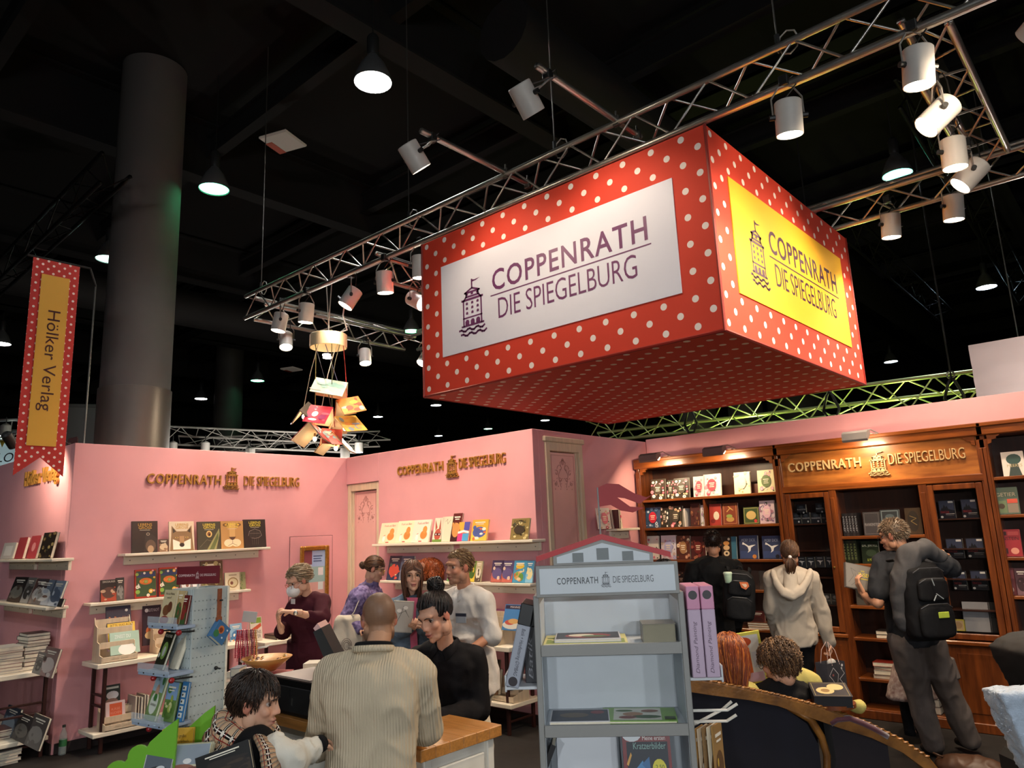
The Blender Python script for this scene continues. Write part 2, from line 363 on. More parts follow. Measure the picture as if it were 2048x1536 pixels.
mb=MB(); stacked_logo(mb,x1-x0,z1-z0,'6e3362',frame(((x0+x1)/2-o0.x,-hy-.0095,(z0+z1)/2-FZ0),(1,0,0),(0,0,1),(0,-1,0))); mb.build('logo_print',PRINT,pn,colors=True)
P=panel_px([(1455.3,353.8),(1679.4,518.6),(1701.6,695.4),(1476.7,585.2)],X=FX1)
y0=(P[0].y+P[3].y)/2;y1=(P[1].y+P[2].y)/2;z1=(P[0].z+P[1].z)/2;z0=(P[2].z+P[3].z)/2
pn=MB().box(hx,y0-o0.y,z0-FZ0,hx+.008,y1-o0.y,z1-FZ0).build('logo_panel',mat('panel_cloth_yellow','f6b822',.7,bump=.1,bscale=900),t); pn['label']='yellow panel with a dark purple castle logo'
mb=MB(); stacked_logo(mb,y1-y0,z1-z0,'4a2340',frame((hx+.0095,(y0+y1)/2-o0.y,(z0+z1)/2-FZ0),(0,1,0),(0,0,1),(1,0,0))); mb.build('logo_print',PRINT,pn,colors=True)
# ================= truss =================
_tb=MB().tube([(0,0,0),(0,0,1)],1,6).mesh('brace',ALU,True)
def rod(parent,a,b,r,name='brace',me=None):
    a=V(a);b=V(b);d=b-a; q=d.to_track_quat('Z','Y').to_matrix().to_4x4(); o=link(name,me or _tb,parent,T(a)@q@Matrix.Diagonal((r,r,d.length,1))); return o
def truss(label,a,b,s=.29,apex=(0,1),r=.026,step=.31,drop=0,group='aluminium lighting trusses',m=None):
    """triangular lattice beam from a to b (bottom chord); apex: horizontal side the third chord lies on"""
    a=V(a);b=V(b);t=thing('truss_beam',label,'truss',T(a),group); d=b-a;L=d.length;u=d/L; me=_tb
    if m: me=_tb.copy(); me.materials.clear(); me.materials.append(m)
    off=[V((0,0,0)),V((0,0,s)),V((apex[0]*s*.86,apex[1]*s*.86,s/2))]
    for o in off: rod(t,o,o+d,r,'chord',me)
    n=max(2,round(L/step)); 
    for i,j in ((0,1),(1,2),(2,0)):
        for k in range(n): 
            p,q=(i,j) if k%2==0 else (j,i); rod(t,off[p]+d*(k/n),off[q]+d*((k+1)/n),r*.36,me=me)
    return t
TZ=4.75
truss('long front truss beam running above the white logo panel',(-8.46,FY0,TZ),(1.4,FY0,TZ),apex=(0,1))
truss('back truss beam emerging behind the yellow logo panel',(-8.3,7.25,TZ),(1.6,7.25,TZ),apex=(0,-1))
truss('left truss beam above the left wall, behind the book chandelier',(-8.42,4.6,TZ),(-8.42,7.1,TZ),apex=(1,0))
cx=-.80
truss('short cross truss beam at the upper right joining front and back beams',(cx,4.8,TZ),(cx,7.0,TZ),apex=(1,0))
ix=at(800,545,Z=4.9).x
truss('inner cross truss beam half hidden behind the sign cube',(ix,4.8,TZ),(ix,7.0,TZ),apex=(1,0))
CLAMP=mat('clamp_steel','6d675f',.4,.8)
OUT=[]
for k,(p0,p1) in enumerate((((1012,370),(818,275)),((1235,272),(1040,150)))):
    a=at(*p0,Y=FY0); a.z=TZ+.31; q=at(*p1,Z=a.z); q.x=a.x
    t=thing('outrigger_pipe',['aluminium arm reaching forward from the truss, nearer the book chandelier','aluminium arm reaching forward from the truss above the middle of the white panel'][k],'pipe',T(a),'arms carrying lamps in front of the sign')
    rod(t,(0,.35,0),q-a,.025,'pipe')
    for yy in (0,.3): MB().bbox(-.03,yy-.02,-.05,.03,yy+.02,.035,.006).build('clamp',CLAMP,t); MB().tube([(0,yy,.03),(0,yy,.08)],.008,6).build('clamp_bolt',CLAMP,t)
    OUT.append(q)
# ================= spotlights =================
CAN=mat('lamp_white','c9c2ba',.45,var=.06); CANI=mat('lamp_inner','e8dcc8',.4); LENS=mat('lamp_lens','ffffff',.3,emit='fff0d8',est=26); KNOB=mat('black_plastic','141312',.5)
def spotlight(p,aim,label,dia=.17,length=.22,hang=None,energy=1,size=75,light=True,lens=None):
    """p: lens centre; aim: point it shines at"""
    p=V(p); d=(V(aim)-p).normalized(); back=-d; c=p+back*length*.55
    top=V(hang) if hang is not None else c+V((0,0,.24))
    t=thing('spotlight',label,'spotlight',T(top),'white can spotlights on the truss'); r=dia/2
    q=back.to_track_quat('Z','Y').to_matrix().to_4x4(); M=T(p-top)@q
    MB().lathe([(r*.97,-.002),(r,0),(r,length*.97),(r*.93,length),(0,length)],28,0,M,cap=False).lathe([(r*.93,.002),(r*.93,.03)],28,0,M,cap=False).build('can',CAN,t,angle=40)
    MB().lathe([(0,.012),(r*.92,.012)],28,0,M).build('lens',lens or LENS,t)
    side=back.cross(V((0,0,1))); side=side.normalized() if side.length>.05 else V((1,0,0)); k=c-top
    y=MB(); 
    for s in (-1,1): y.tube([k+side*s*(r+.012),k+side*s*(r+.012)+(-k)*.55,side*s*(r*.55)+V((0,0,-.03)),V((0,0,-.015))],.006,6,flat=1)
    y.build('yoke',mat('yoke_grey','8f8982',.45,.4),t)
    for s in (-1,1): MB().tube([k+side*s*r,k+side*s*(r+.035)],.018,8).build('knob',KNOB,t)
    MB().bbox(-.03,-.03,-.02,.03,.03,.05,.006).build('clamp',KNOB,t)
    MB().tube([V((0,0,.01)),V((.05,.03,.05)),V((.07,.02,-.02)),k+side*(r*.5)+back*length*.4],.005,5).build('cable',KNOB,t)
    if light:
        ld=bpy.data.lights.new('spot_beam','SPOT'); ld.energy=SPOT_W*energy; ld.color=WARM; ld.spot_size=math.radians(size); ld.spot_blend=.7; ld.shadow_soft_size=.07
        lo=bpy.data.objects.new('spot_beam',ld); COL.objects.link(lo); lo.matrix_world=T(p+d*.02)@back.to_track_quat('Z','Y').to_matrix().to_4x4()
    return t
FYp,BYp=FY0,7.25
S=[ # pixel of lens, plane, sideways aim (dx,dy per metre of drop), words, energy, cone
 ((1838,172),dict(Y=FYp),(-.12,.1),'large spotlight under the front truss at the cross beam',1.1,120),
 ((1580,270),dict(Y=FYp),(-.1,.15),'spotlight under the front truss just beyond the red cube corner',1.1,120),
 ((771,586),dict(Y=FYp),(-.05,.12),'upright spotlight under the front truss nearest the red cube',1.2,125),
 ((690,612),dict(Y=FYp),(-.35,-.5),'tilted spotlight above the book chandelier',.35,110),
 ((611,645),dict(Y=FYp),(-.12,.0),'second spotlight from the left end of the front truss',.7,125),
 ((556,662),dict(Y=FYp),(-.08,-.15),'spotlight at the left end of the front truss',.6,125),
 ((572,695),dict(X=-8.38),(.35,-.2),'low spotlight under the left cross truss',.5,120),
 ((731,727),dict(X=-8.3),(.25,-.1),'spotlight under the left truss to the right of the book chandelier',.5,120),
 ((843,727),dict(Y=BYp),(-.05,-.7),'lowest spotlight half hidden by the left edge of the cube',2.4,130),
 ((842,556),dict(Z=4.42),(-.1,.1),'upper spotlight half hidden by the left edge of the cube',1.0,120),
 ((846,608),dict(Z=4.42),(1.6,.1),'tilted spotlight shining onto the left side of the cube',.3,90),
 ((1783,475),dict(Y=BYp),(-.1,.08),'spotlight under the back truss next to the yellow panel',1.0,125),
 ((1908,440),dict(Y=BYp),(-.1,.08),'spotlight under the back truss below the cross beam',1.0,125),
 ((1852,255),dict(Z=4.42),(-1.0,-.55),'tilted spotlight on the cross truss pointing towards the aisle',.5,110),
 ((1911,336),dict(Z=4.42),(-.05,.05),'spotlight hanging straight down on the cross truss',.8,120),
 ((1920,372),dict(Z=4.42),(-1.0,-.35),'lower tilted spotlight on the cross truss',.8,115),
 ((2060,80),dict(Y=FYp),(-2.0,1.3),'spotlight cut off by the right edge of the picture',.65,120),
 ((1068,228),None,(.05,.85),'spotlight on the forward arm above the lettering',.25,110),
 ((843,338),None,(.1,.8),'spotlight on the forward arm left of the cube',.24,110)]
for i,(px,pl,aim,lab,en,cone) in enumerate(S):
    hang=None
    if pl is None:
        q=OUT[1] if i==17 else OUT[0]; p=at(*px,D=(q-EYE).dot(FW)+.1); hang=q+V((0,.12,-.03))
    else:
        p=at(*px,**pl); hang=None
    spotlight(p,p+V((aim[0],aim[1],-1)),lab,hang=hang,energy=en,size=cone)
# booth fill that the hall's own lamps give: pendants on a grid under the roof
BELL=mat('pendant_bell','6c6c6c',.45,.3); 
def pendant(p,label,col='f4fbff',est=9,dia=.46,light=HALL_W,cable=1.6):
    t=thing('hall_pendant',label,'pendant lamp',T(p),'bell pendant lamps under the hall roof'); r=dia/2
    MB().lathe([(r,0),(r*1.02,.01),(r*.93,.1),(r*.62,.26),(r*.3,.36),(r*.26,.38)],24,cap=False).build('bell',BELL,t,smooth=True)
    MB().lathe([(0,.015),(r*.96,.015)],24).build('lamp_glass',mat('pendant_glow_'+col,'ffffff',.4,emit=col,est=est),t)
    MB().lathe([(r*.3,.38),(r*.33,.4),(r*.33,.62),(r*.22,.66),(.02,.68)],12).build('ballast',mat('ballast_grey','2a2a2a',.5),t,angle=40)
    MB().tube([(0,0,.68),(0,0,.68+cable)],.008,5).build('suspension_rod',STEELD,t)
    if light:
        ld=bpy.data.lights.new('pendant_light','SPOT'); ld.energy=light; ld.color=COOL; ld.spot_size=math.radians(150); ld.spot_blend=.5; ld.shadow_soft_size=.22
        lo=bpy.data.objects.new('pendant_light',ld); COL.objects.link(lo); lo.location=V(p)-V((0,0,.02))
    return t
HP=[(746,165,'fffdf4','brightest hall lamp above the chandelier',30),(428,379,'58e8a0','greenish hall lamp right of the grey column',2.2),(1795,350,'50d8b0','teal hall lamp between the truss spotlights',1.8),
 (217,519,'b0f0d8','hall lamp cut by the grey column',3),(2,688,'ffffff','white hall lamp at the left picture edge',14),(402,798,'ffffff','white hall lamp low beside the grey column',9),(515,762,'70e8b0','pale green hall lamp below the truss corner',2.2),
 (1973,575,'d0eaff','bluish hall lamp right of the cube',12),(1782,724,'d8f4ff','hall lamp right of the cube low over the wall',8),(823,663,'68e088','green hall lamp at the left edge of the cube',2),(872,811,'e8f8ff','hall lamp under the left cube corner',8),
 (1090,841,'e8f8ff','hall lamp under the cube bottom',8),(756,834,'e8f8ff','small hall lamp right of the chandelier',7),(665,858,'b0ffe0','small green hall lamp seen between hanging books',5),(976,858,'b0ffd0','tiny green hall lamp above the middle wall',6),(877,872,'dff4ff','tiny hall lamp over the middle wall',6)]
for i,(x,y,c,l,e) in enumerate(HP): pendant(at(x,y,Z=7.45),l,c,e,light=HALL_W if i in (0,2) else 0)
for i,p in enumerate(((3.2,-1.5,7.45),(-4.5,-4.5,7.45),(1.2,-7,7.45),(5.5,4,7.45),(-9.5,-3,7.45))): pendant(p,'hall lamp outside the picture, %s of the row behind the viewer'%('first','second','third','fourth','fifth')[i],'f4fbff',10)
# hoist wires
WIRE=mat('wire_rope','77736d',.4,.8)
for i,(xt,yt,xb,yb) in enumerate(((535,0,522,590),(815,0,818,440),(1098,0,1110,300),(1548,0,1563,150))):
    b=at(xb,yb,Y=FY0+.1); b.z=5.06
    t=thing('hoist_wire','thin steel hoist wire '+('above the left truss end','left of the cube','above the middle of the white panel','right of the cube corner')[i]+' running up to the ceiling','wire',T(b),'steel wires holding the truss')
    MB().tube([(0,0,0),(0,0,8.6-b.z)],.006,5).build('wire',WIRE,t); MB().tube([(0,0,.02),(0,0,.14)],.02,6).build('hook',STEELD,t)
    MB().tube([V((.07+.07*math.cos(a*.8),0,.05+.09*math.sin(a*.8))) for a in range(9)],.006,5).build('safety_loop',mat('loop_grey','a5a19a',.6),t)
# ================= banner =================
bx=-8.0; q=[at(60,512,X=bx),at(153,530,X=bx),at(133,950,X=bx),at(32,955,X=bx)]
y0,y1=(q[0].y+q[3].y)/2,(q[1].y+q[2].y)/2; z1=(q[0].z+q[1].z)/2; z0=(q[2].z+q[3].z)/2; w=y1-y0;h=z1-z0
t=thing('hanging_banner','long red polka-dot swallowtail banner with vertical dark lettering on yellow','banner',T(bx,(y0+y1)/2,z0)@RZ(90))
nz_=at(85,915,X=bx).z-z0
MB().prism([(-w/2,0),(0,nz_),(w/2,0),(w/2,h),(-w/2,h)],.006,0,frame((0,0,0),(1,0,0),(0,0,1),(0,-1,0))).build('banner_cloth',dots('banner_dots','c23028','f3dfd2',.097,.0815,.0118,(0,2)),t)
pz0=at(98,893,X=bx).z-z0; pz1=at(110,553,X=bx).z-z0; pw=w*.30
pn=MB().box(-pw,-.012,pz0,pw,-.006,pz1).build('yellow_strip',mat('banner_yellow','e0a93c',.7),t)
mb=MB(); lz1=at(105,622,X=bx).z-z0; lz0=at(85,822,X=bx).z-z0
vs,fs=fit(text2('Hölker Verlag'),0,0,lz1-lz0,pw*1.15); mb.add([(x,y,0) for x,y in vs],fs,0,frame((-pw*.62,-.0135,lz1),(0,0,-1),(1,0,0),(0,-1,0)),'4a1c1a'); mb.build('lettering_print',PRINT,pn,colors=True)
MB().tube([(-w/2-.05,0,h),(w/2+.1,0,h),(w/2+.33,.52,h)],.012,6).build('banner_rod',STEELD,t)
MB().tube([(w/2+.33,.52,h),(w/2+.33,.52,TOPZ-z0)],.01,6).build('banner_post',WIRE,t)
# gold lettering fixed to walls
GOLD=mat('gold_letters','b5853e',.4,.35,var=.1)
def wall_sign(label,M,segs,depth=.025,m=GOLD,cat='lettering'):
    """segs: list of (shape, x0,y0,x1,y1); every glyph a part"""
    t=thing('wall_lettering',label,cat,M)
    for s,a in segs:
        if s=='tower':
            mb=MB()
            for q in tower(*a): solid(mb,q,depth)
            mb.build('castle_emblem',m,t)
        else:
            for g in islands(fit(s,*a)):
                mb=MB(); solid(mb,g,depth); mb.build('letter',m,t)
    return t
def sign_on(label,pl,pts,nrm,m=GOLD,depth=.025):
    """pts: pixel boxes of COPPENRATH (l,r at mid y), emblem (l,r,top,bottom), second word (l,r)"""
    (cl,cr,cy,ch),(el,er,et,eb),(sl,sr,sy,sh)=pts
    o=at(cl,cy,**pl); ux=V((1,0,0)) if 'Y' in pl else V((0,1,0)); f=lambda px,py:((at(px,py,**pl)-o).dot(ux),(at(px,py,**pl)-o).z)
    a=f(cl,cy)[0]; b=f(cr,cy)[0]; hh=ch/2; t0=f((el+er)/2,eb)[1]; t1=f((el+er)/2,et)[1]; e0=f(el,et)[0]; e1=f(er,et)[0]
    return wall_sign(label,frame(o,ux,(0,0,1),nrm),[(COPP(),(a,-hh,b,hh)),('tower',(e0,t0,e1-e0,t1-t0,.034)),(SPIE(),(f(sl,sy)[0],-hh*1.05+f((sl+sr)/2,sy)[1]*0,f(sr,sy)[0],hh*1.05))],depth,m)
sign_on('gold raised company lettering and castle emblem on the left pink wall',dict(X=WX),((293,441,957,.115),(449,477,936,980),(487,597,960,.1)),(1,0,0))
sign_on('gold raised company lettering and castle emblem on the middle pink wall',dict(Y=W2Y),((797,888,943,.115),(894,916,912,956),(920,1013,930,.1)),(0,-1,0))
o=at(53,972,Y=2.66); e=at(119,966,Y=2.66)
wall_sign('gold raised lettering of two words under the red banner',frame(o,(1,0,0),(0,0,1),(0,-1,0)),[(text2('Hölker Verlag',0,1,.01),(0,-.06,e.x-o.x,.16))],.03)

# unseen floodlights and truss, added behind the viewer for low frontal light
truss('truss of the opposite booth behind the viewer',(2.0,-6.5,3.3),(8.5,-2.2,3.3),apex=(.5,-.8))
for i in range(4):
    p=V((2.6+i*1.7,-6.1+i*1.12,3.05)); aim=V((-2.2,2.6,1.2))
    t=thing('fill_floodlight','floodlight of the opposite booth, %s of the row behind the viewer'%('first','second','third','fourth')[i],'floodlight',T(p),'floodlights of the opposite booth'); q=(p-aim).normalized(); M=q.to_track_quat('Z','Y').to_matrix().to_4x4()
    MB().bbox(-.16,-.11,0,.16,.11,.07,.01,0,M).build('housing',KNOB,t); MB().box(-.14,-.09,-.004,.14,.09,-.001,0,M).build('glass',mat('flood_glass','ffffff',.3,emit='eef6ff',est=20),t); MB().tube([(0,0,.05),(0,0,.25)],.015,6).build('bracket',STEELD,t)
    ld=bpy.data.lights.new('front_fill','AREA'); ld.shape='RECTANGLE'; ld.size=.28; ld.size_y=.18; ld.energy=FLOOD_W; ld.color=COOL; ld.spread=math.radians(110); lo=bpy.data.objects.new('front_fill',ld); COL.objects.link(lo); lo.matrix_world=T(p-q*.02)@M

DKT=mat('truss_black','1d1b1a',.5,.4)
truss('black hall truss receding right of the sign cube',at(1690,478,Z=7),at(1885,648,Z=7),.4,(1,0),.03,.55,group='black trusses under the hall roof',m=DKT)
truss('black hall truss behind the tilted cross-truss spotlights',at(1800,215,Z=7),at(2038,605,Z=7),.4,(1,0),.03,.55,group='black trusses under the hall roof',m=DKT)
truss('black hall truss running behind the red banner',at(-60,615,Z=6.4),at(200,365,Z=6.4),.4,(0,1),.03,.55,group='black trusses under the hall roof',m=DKT)
# ================= furniture =================
CREAM=mat('cream_board','e9ddc8',.55,var=.08,scale=3,stretch=(1,1,14)); RUST=mat('rust_brown_steel','3c1d18',.5,.3)
def wall_shelf(label,M,w,d=.2,rail=True,gap=.12):
    """board with a rail below, wall behind at y=0, reaching -y; z=0 is the top"""
    t=thing('wall_shelf',label,'shelf',M,'cream wall shelves'); MB().bbox(-w/2,-d,-.028,w/2,0,0,.004).build('board',CREAM,t)
    n=1 if w<2 else 2
    for k in range(n):
        a=-w/2+gap/2+k*(w/n); b=a+w/n-gap; MB().bbox(a,-.03,-.12,b,0,-.028,.003).build('rail',CREAM,t)
        for s in range(max(3,int((b-a)/.22))): x=a+.06+s*(b-a-.12)/max(2,int((b-a)/.22)-1); MB().lathe([(0,.002),(.006,.0015),(.007,0)],8,0,frame((x,-.0305,-.075),(1,0,0),(0,0,1),(0,-1,0))).build('screw',mat('screw_steel','8a8378',.4,.8),t)
    return t
def face_x(Y,Z,X=WX): return T(X,Y,Z)@RZ(90)     # local -y looks along +X
def face_y(X,Z,Y=W2Y): return T(X,Y,Z)
SHA=1.878; SHB=1.402
wall_shelf('upper cream shelf on the left wall holding large animal books',face_x(3.99,SHA),1.68)
wall_shelf('lower cream shelf on the left wall behind the pegboard stand',face_x(3.72,SHB),1.74)
wall_shelf('upper cream shelf on the middle wall under the gold lettering',face_y(-6.3,1.857),2.66,.22)
wall_shelf('second cream shelf on the middle wall carrying the mammoth plush',face_y(-6.25,1.415),2.45,.22)
wall_shelf('top cream shelf at the left picture edge',T(-9.3,2.66,1.863),2.1,.2)
wall_shelf('second cream shelf at the left picture edge',T(-9.35,2.66,1.402),2.1,.2)
wall_shelf('small cream shelf on the return wall near the bookcase',face_x(7.62,1.93,RX1),.5,.16)
def rack_table(label,M,w,d,h,low,legr=.016,inset=.1):
    """wooden top and lower board on a welded steel frame; wall at y=0"""
    t=thing('rack_table',label,'table',M,'steel-legged wooden wall tables'); MB().bbox(-w/2,-d,h-.045,w/2,0,h,.005).build('table_top',CREAM,t)
    if low: MB().bbox(-w/2,-d,low-.04,w/2,-.03,low,.005).build('lower_board',CREAM,t)
    for sx in (-1,1):
        x=sx*(w/2-inset)
        for y in (-d+.07,-.06): MB().bbox(x-legr,y-legr,0,x+legr,y+legr,h-.045,.003).build('leg',RUST,t)
        for z in (.12,h*.5,h*.62): MB().bbox(x-.01,-d+.07,z-.01,x+.01,-.06,z+.01,.003).build('rung',RUST,t)
    MB().bbox(-w/2+inset,-.07,.1,w/2-inset,-.05,.12,.003).build('stretcher',RUST,t); return t
rack_table('wooden table on dark red steel legs beneath the left wall shelves',face_x(3.68,0,WX+.02),1.62,.42,.835,.2)
rack_table('narrow wooden table with dark legs behind the necklace stand',face_x(5.02,0,WX+.02),.72,.4,.80,.22,inset=.06)
rack_table('wooden table on steel legs under the middle wall shelves',face_y(-5.75,0,W2Y-.02),1.35,.5,.83,.3)
rack_table('wooden table loaded with book piles at the left picture edge',T(-9.4,2.64,0),1.95,.55,.805,.2)
# counter with butcher block top
BLOCK=mat('butcher_block','b47a3c',.4,var=.25,scale=5,stretch=(1.2,14,14),coat=.2); WHITEP=mat('white_paint','d9d5cb',.55,var=.04)
t=thing('counter','white panelled sales counter with a thick butcher-block top','counter',T(-3.72,2.73,0))
o=MB(); 
for k in range(6): o.bbox(-.92,-.28+.0935*k,.9,.9,-.28+.0935*(k+1)-.0006,.955,.003)
o.build('worktop',BLOCK,t)
for k in range(0): pass
MB().bbox(-.88,-.22,.04,.85,.23,.9,.004).build('body',WHITEP,t)
for x in (-.86,.80): 
    for y in (-.235,.2): MB().bbox(x,y,0,x+.07,y+.05,.9,.005).build('corner_post',WHITEP,t)
for k in range(3): MB().bbox(-.78+k*.54,-.24,.1,-.29+k*.54,-.222,.82,.006).build('panel',WHITEP,t)
MB().bbox(.85,-.16,.1,.866,.18,.6,.006).build('panel',WHITEP,t); o=MB().bbox(.85,-.16,.66,.868,.18,.84,.006).build('drawer_front',WHITEP,t); MB().bbox(.868,-.06,.73,.885,.08,.75,.004).build('handle',mat('handle_cream','e8e0d0',.4),o)
# second table with the register side
t=thing('side_counter','low white side table covered with book stacks behind the counter','table',T(-5.1,2.98,0))
MB().bbox(-.43,-.48,.86,.44,.48,.9,.004).build('top',WHITEP,t); MB().bbox(-.4,-.45,.05,.41,.45,.86,.004).build('body',WHITEP,t); MB().bbox(-.38,-.42,0,.39,.42,.05,.004).build('plinth',STEELD,t)
BLK=mat('black_plastic_gloss','0c0c0d',.35)
t=thing('cash_drawer','black cash register drawer with a grey paper sheet on top','cash drawer',T(-3.95,2.66,.956))
MB().bbox(-.28,-.18,0,.3,.16,.2,.006).build('body',BLK,t); MB().bbox(-.265,-.187,.02,.285,-.178,.16,.004).build('drawer_front',mat('black_matte','101011',.6),t)
MB().box(-.02,-.19,.06,-.012,-.186,.1).build('lock',mat('chrome','c8c8c8',.2,1),t); MB().bbox(-.26,-.16,.2,.12,.12,.205,.002).build('paper_sheet',mat('grey_paper','b9aca6',.7),t)
t=thing('tilted_screen','black tilted register screen seen edge-on beside the drawer','screen',frame((at(660,1390,D=4.5).x,at(660,1390,D=4.5).y,.956),(V((RT.x,RT.y,0)).normalized()),V((-RT.y,RT.x,0)).normalized(),(0,0,1))); Is=t.matrix_basis.inverted()
q2=lambda x,y:(lambda q:(q.x,q.z))(Is@at(x,y,D=4.5)); F3=frame((0,.1,0),(1,0,0),(0,0,1),(0,-1,0))
MB().prism([q2(630,1262),q2(645,1254),q2(694,1340),q2(672,1352)],.22,0,F3).build('screen_slab',mat('black_matte','101011',.6),t); MB().prism([q2(628,1256),q2(636,1246),q2(648,1262),q2(638,1268)],.2,0,F3).build('paper_slot',mat('pale_pink_card','d2a7a2',.6),t)
MB().tube([(0,0,.0),(.02,0,q2(676,1346)[1])],.03,8).build('stand',BLK,t); MB().bbox(-.09,-.1,0,.09,.1,.015,.004).build('foot',BLK,t)
t=thing('card_terminal','black keypad tray with a pinkish lid beside the cash drawer','terminal',T(at(640,1365,D=4.35))@RZ(20))
MB().bbox(-.1,-.16,-.06,.14,.13,.0,.006).build('tray',BLK,t); MB().bbox(-.1,-.02,.0,.14,.13,.03,.005,0,RX(9)).build('lid',mat('pale_pink_card','d2a7a2',.6),t)
# ================= bookcase =================
MAHO=mat('mahogany','743a14',.34,var=.35,scale=3.2,stretch=(9,9,.8),col2='54260c',coat=.25)
MAHX=mat('mahogany_long','824416',.34,var=.35,scale=3.2,stretch=(.8,9,9),col2='5e2c0c',coat=.3)
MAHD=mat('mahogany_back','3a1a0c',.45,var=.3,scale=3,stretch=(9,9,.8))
GL=mat('case_glass','0a0a0a',.03,alpha=.1,spec=.6)
KY=8.05; KB=8.40
def post(t,x,w=.07,z0=.0,z1=2.62,y=KY,name='post'):
    MB().bbox(x-w/2,y-.01,z0,x+w/2,y+.05,z1,.005).bbox(x-w*.28,y-.018,z0+.1,x+w*.28,y-.008,z1-.08,.004).build(name,MAHO,t)
def bracket(t,x,s,z):
    MB().prism([(0,0),(s*.1,0),(s*.1,-.012),(s*.075,-.02),(s*.07,-.04),(s*.035,-.045),(s*.03,-.075),(0,-.085)],.03,0,frame((x,KY+.02,z),(1,0,0),(0,0,1),(0,-1,0))).build('corner_bracket',MAHX,t)
def cornice(t,x0,x1):
    MB().bbox(x0-.01,KY-.03,2.655,x1+.01,KB,2.755,.01).build('cornice',MAHX,t); MB().bbox(x0,KY-.045,2.735,x1,KB,2.775,.008).build('cornice_lip',MAHX,t)
def bay(label,x0,x1,shelves,base=None,legs=True,div=()):
    t=thing('bookcase_bay',label,'bookcase',T(0,0,0),'mahogany bookcase')
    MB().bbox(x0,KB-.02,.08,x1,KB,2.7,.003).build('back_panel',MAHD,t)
    for x in (x0,x1): MB().bbox(x-.018,KY,.0,x+.018,KB,2.68,.004).build('side_panel',MAHO,t)
    post(t,x0+.005); post(t,x1-.005); cornice(t,x0-.03,x1+.03); bracket(t,x0+.04,1,2.655); bracket(t,x1-.04,-1,2.655)
    for z in shelves: MB().bbox(x0+.018,KY+.01,z-.03,x1-.018,KB-.02,z,.004).build('shelf',MAHX,t)
    for x,z0,z1 in div: MB().bbox(x-.012,KY+.02,z0,x+.012,KB-.02,z1,.003).build('divider',MAHO,t)
    MB().bbox(x0,KY-.02,0,x1,KY+.02,.09,.006).build('plinth',MAHO,t)
    return t
bx0,bx1,bx2,bx3=-5.02,-3.2,-1.26,.6
SL=[2.262,1.918,1.532,1.2]
t=bay('left bay of the mahogany bookcase with floral covers on open shelves',bx0,bx1-.02,SL+[.78,.4],div=((-4.15,1.918,2.23),))
t=bay('right bay of the mahogany bookcase cut by the picture edge',bx2+.02,bx3,[2.262,1.918,1.54,1.2,.78,.4])
# middle bay
t=thing('bookcase_middle','middle of the mahogany bookcase with lettered header and two glass doors','bookcase',T(0,0,0),'mahogany bookcase')
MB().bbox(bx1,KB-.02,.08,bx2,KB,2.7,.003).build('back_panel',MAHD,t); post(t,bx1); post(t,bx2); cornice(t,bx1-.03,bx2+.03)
hd=MB().bbox(bx1+.03,KY+.015,2.3,bx2-.03,KY+.04,2.67,.004).build('header_panel',mat('header_wood','a8672c',.4,var=.3,scale=2.2,stretch=(1.2,8,7),col2='7a4218',coat=.2),t)
MB().bbox(bx1,KY-.015,2.235,bx2,KB-.02,2.305,.008).build('header_ledge',MAHX,t); bracket(t,bx1+.04,1,2.655); bracket(t,bx2-.04,-1,2.655)
mx0,mx1=-2.66,-1.80
for x in (mx0,mx1): post(t,x,.075,0,2.24); MB().bbox(x-.015,KY,.0,x+.015,KB-.02,2.24,.004).build('partition',MAHO,t)
for z in (1.758,1.478,1.068,.757,.371,.09): MB().bbox(mx0+.02,KY+.02,z-.03,mx1-.02,KB-.02,z,.004).build('shelf',MAHX,t)
GSH={}
for n,(a,b) in enumerate(((bx1+.04,mx0-.035),(mx1+.035,bx2-.04))):
    d=MB(); f=.055; z0,z1=.80,2.225
    d.bbox(a,KY-.012,z0,a+f,KY+.02,z1,.006).bbox(b-f,KY-.012,z0,b,KY+.02,z1,.006).bbox(a+f,KY-.012,z0,b-f,KY+.02,z0+f,.006).bbox(a+f,KY-.012,z1-f,b-f,KY+.02,z1,.006)
    o=d.build('glass_door',MAHO,t); MB().box(a+f,KY+.002,z0+f,b-f,KY+.006,z1-f).build('pane',GL,o); MB().lathe([(.0,.02),(.012,.016),(.008,.0)],10,0,frame((b-f/2 if n==0 else a+f/2,KY-.012,1.45),(1,0,0),(0,0,1),(0,-1,0))).build('knob',mat('brass','b08a48',.3,.9),o)
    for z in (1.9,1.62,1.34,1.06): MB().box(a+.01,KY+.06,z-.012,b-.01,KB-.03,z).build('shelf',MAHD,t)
    MB().bbox(a-.03,KY-.04,.75,b+.03,KY+.02,.79,.008).build('ledge',MAHX,t); MB().bbox(a-.02,KY-.005,.08,b+.02,KY+.02,.745,.004).build('lower_panel',MAHO,t); MB().bbox(a+.05,KY-.014,.16,b-.05,KY-.004,.68,.008).build('raised_field',MAHO,t)
MB().bbox(bx1,KY-.03,0,bx2,KY+.02,.085,.006).build('plinth',MAHO,t)
sign_on('pale raised company lettering and castle emblem on the bookcase header',dict(Y=KY+.013),((1577,1724,936,.1),(1735,1772,904,953),(1778,1933,922,.1)),(0,-1,0),mat('letter_beige','c9a876',.45,var=.1),.02)
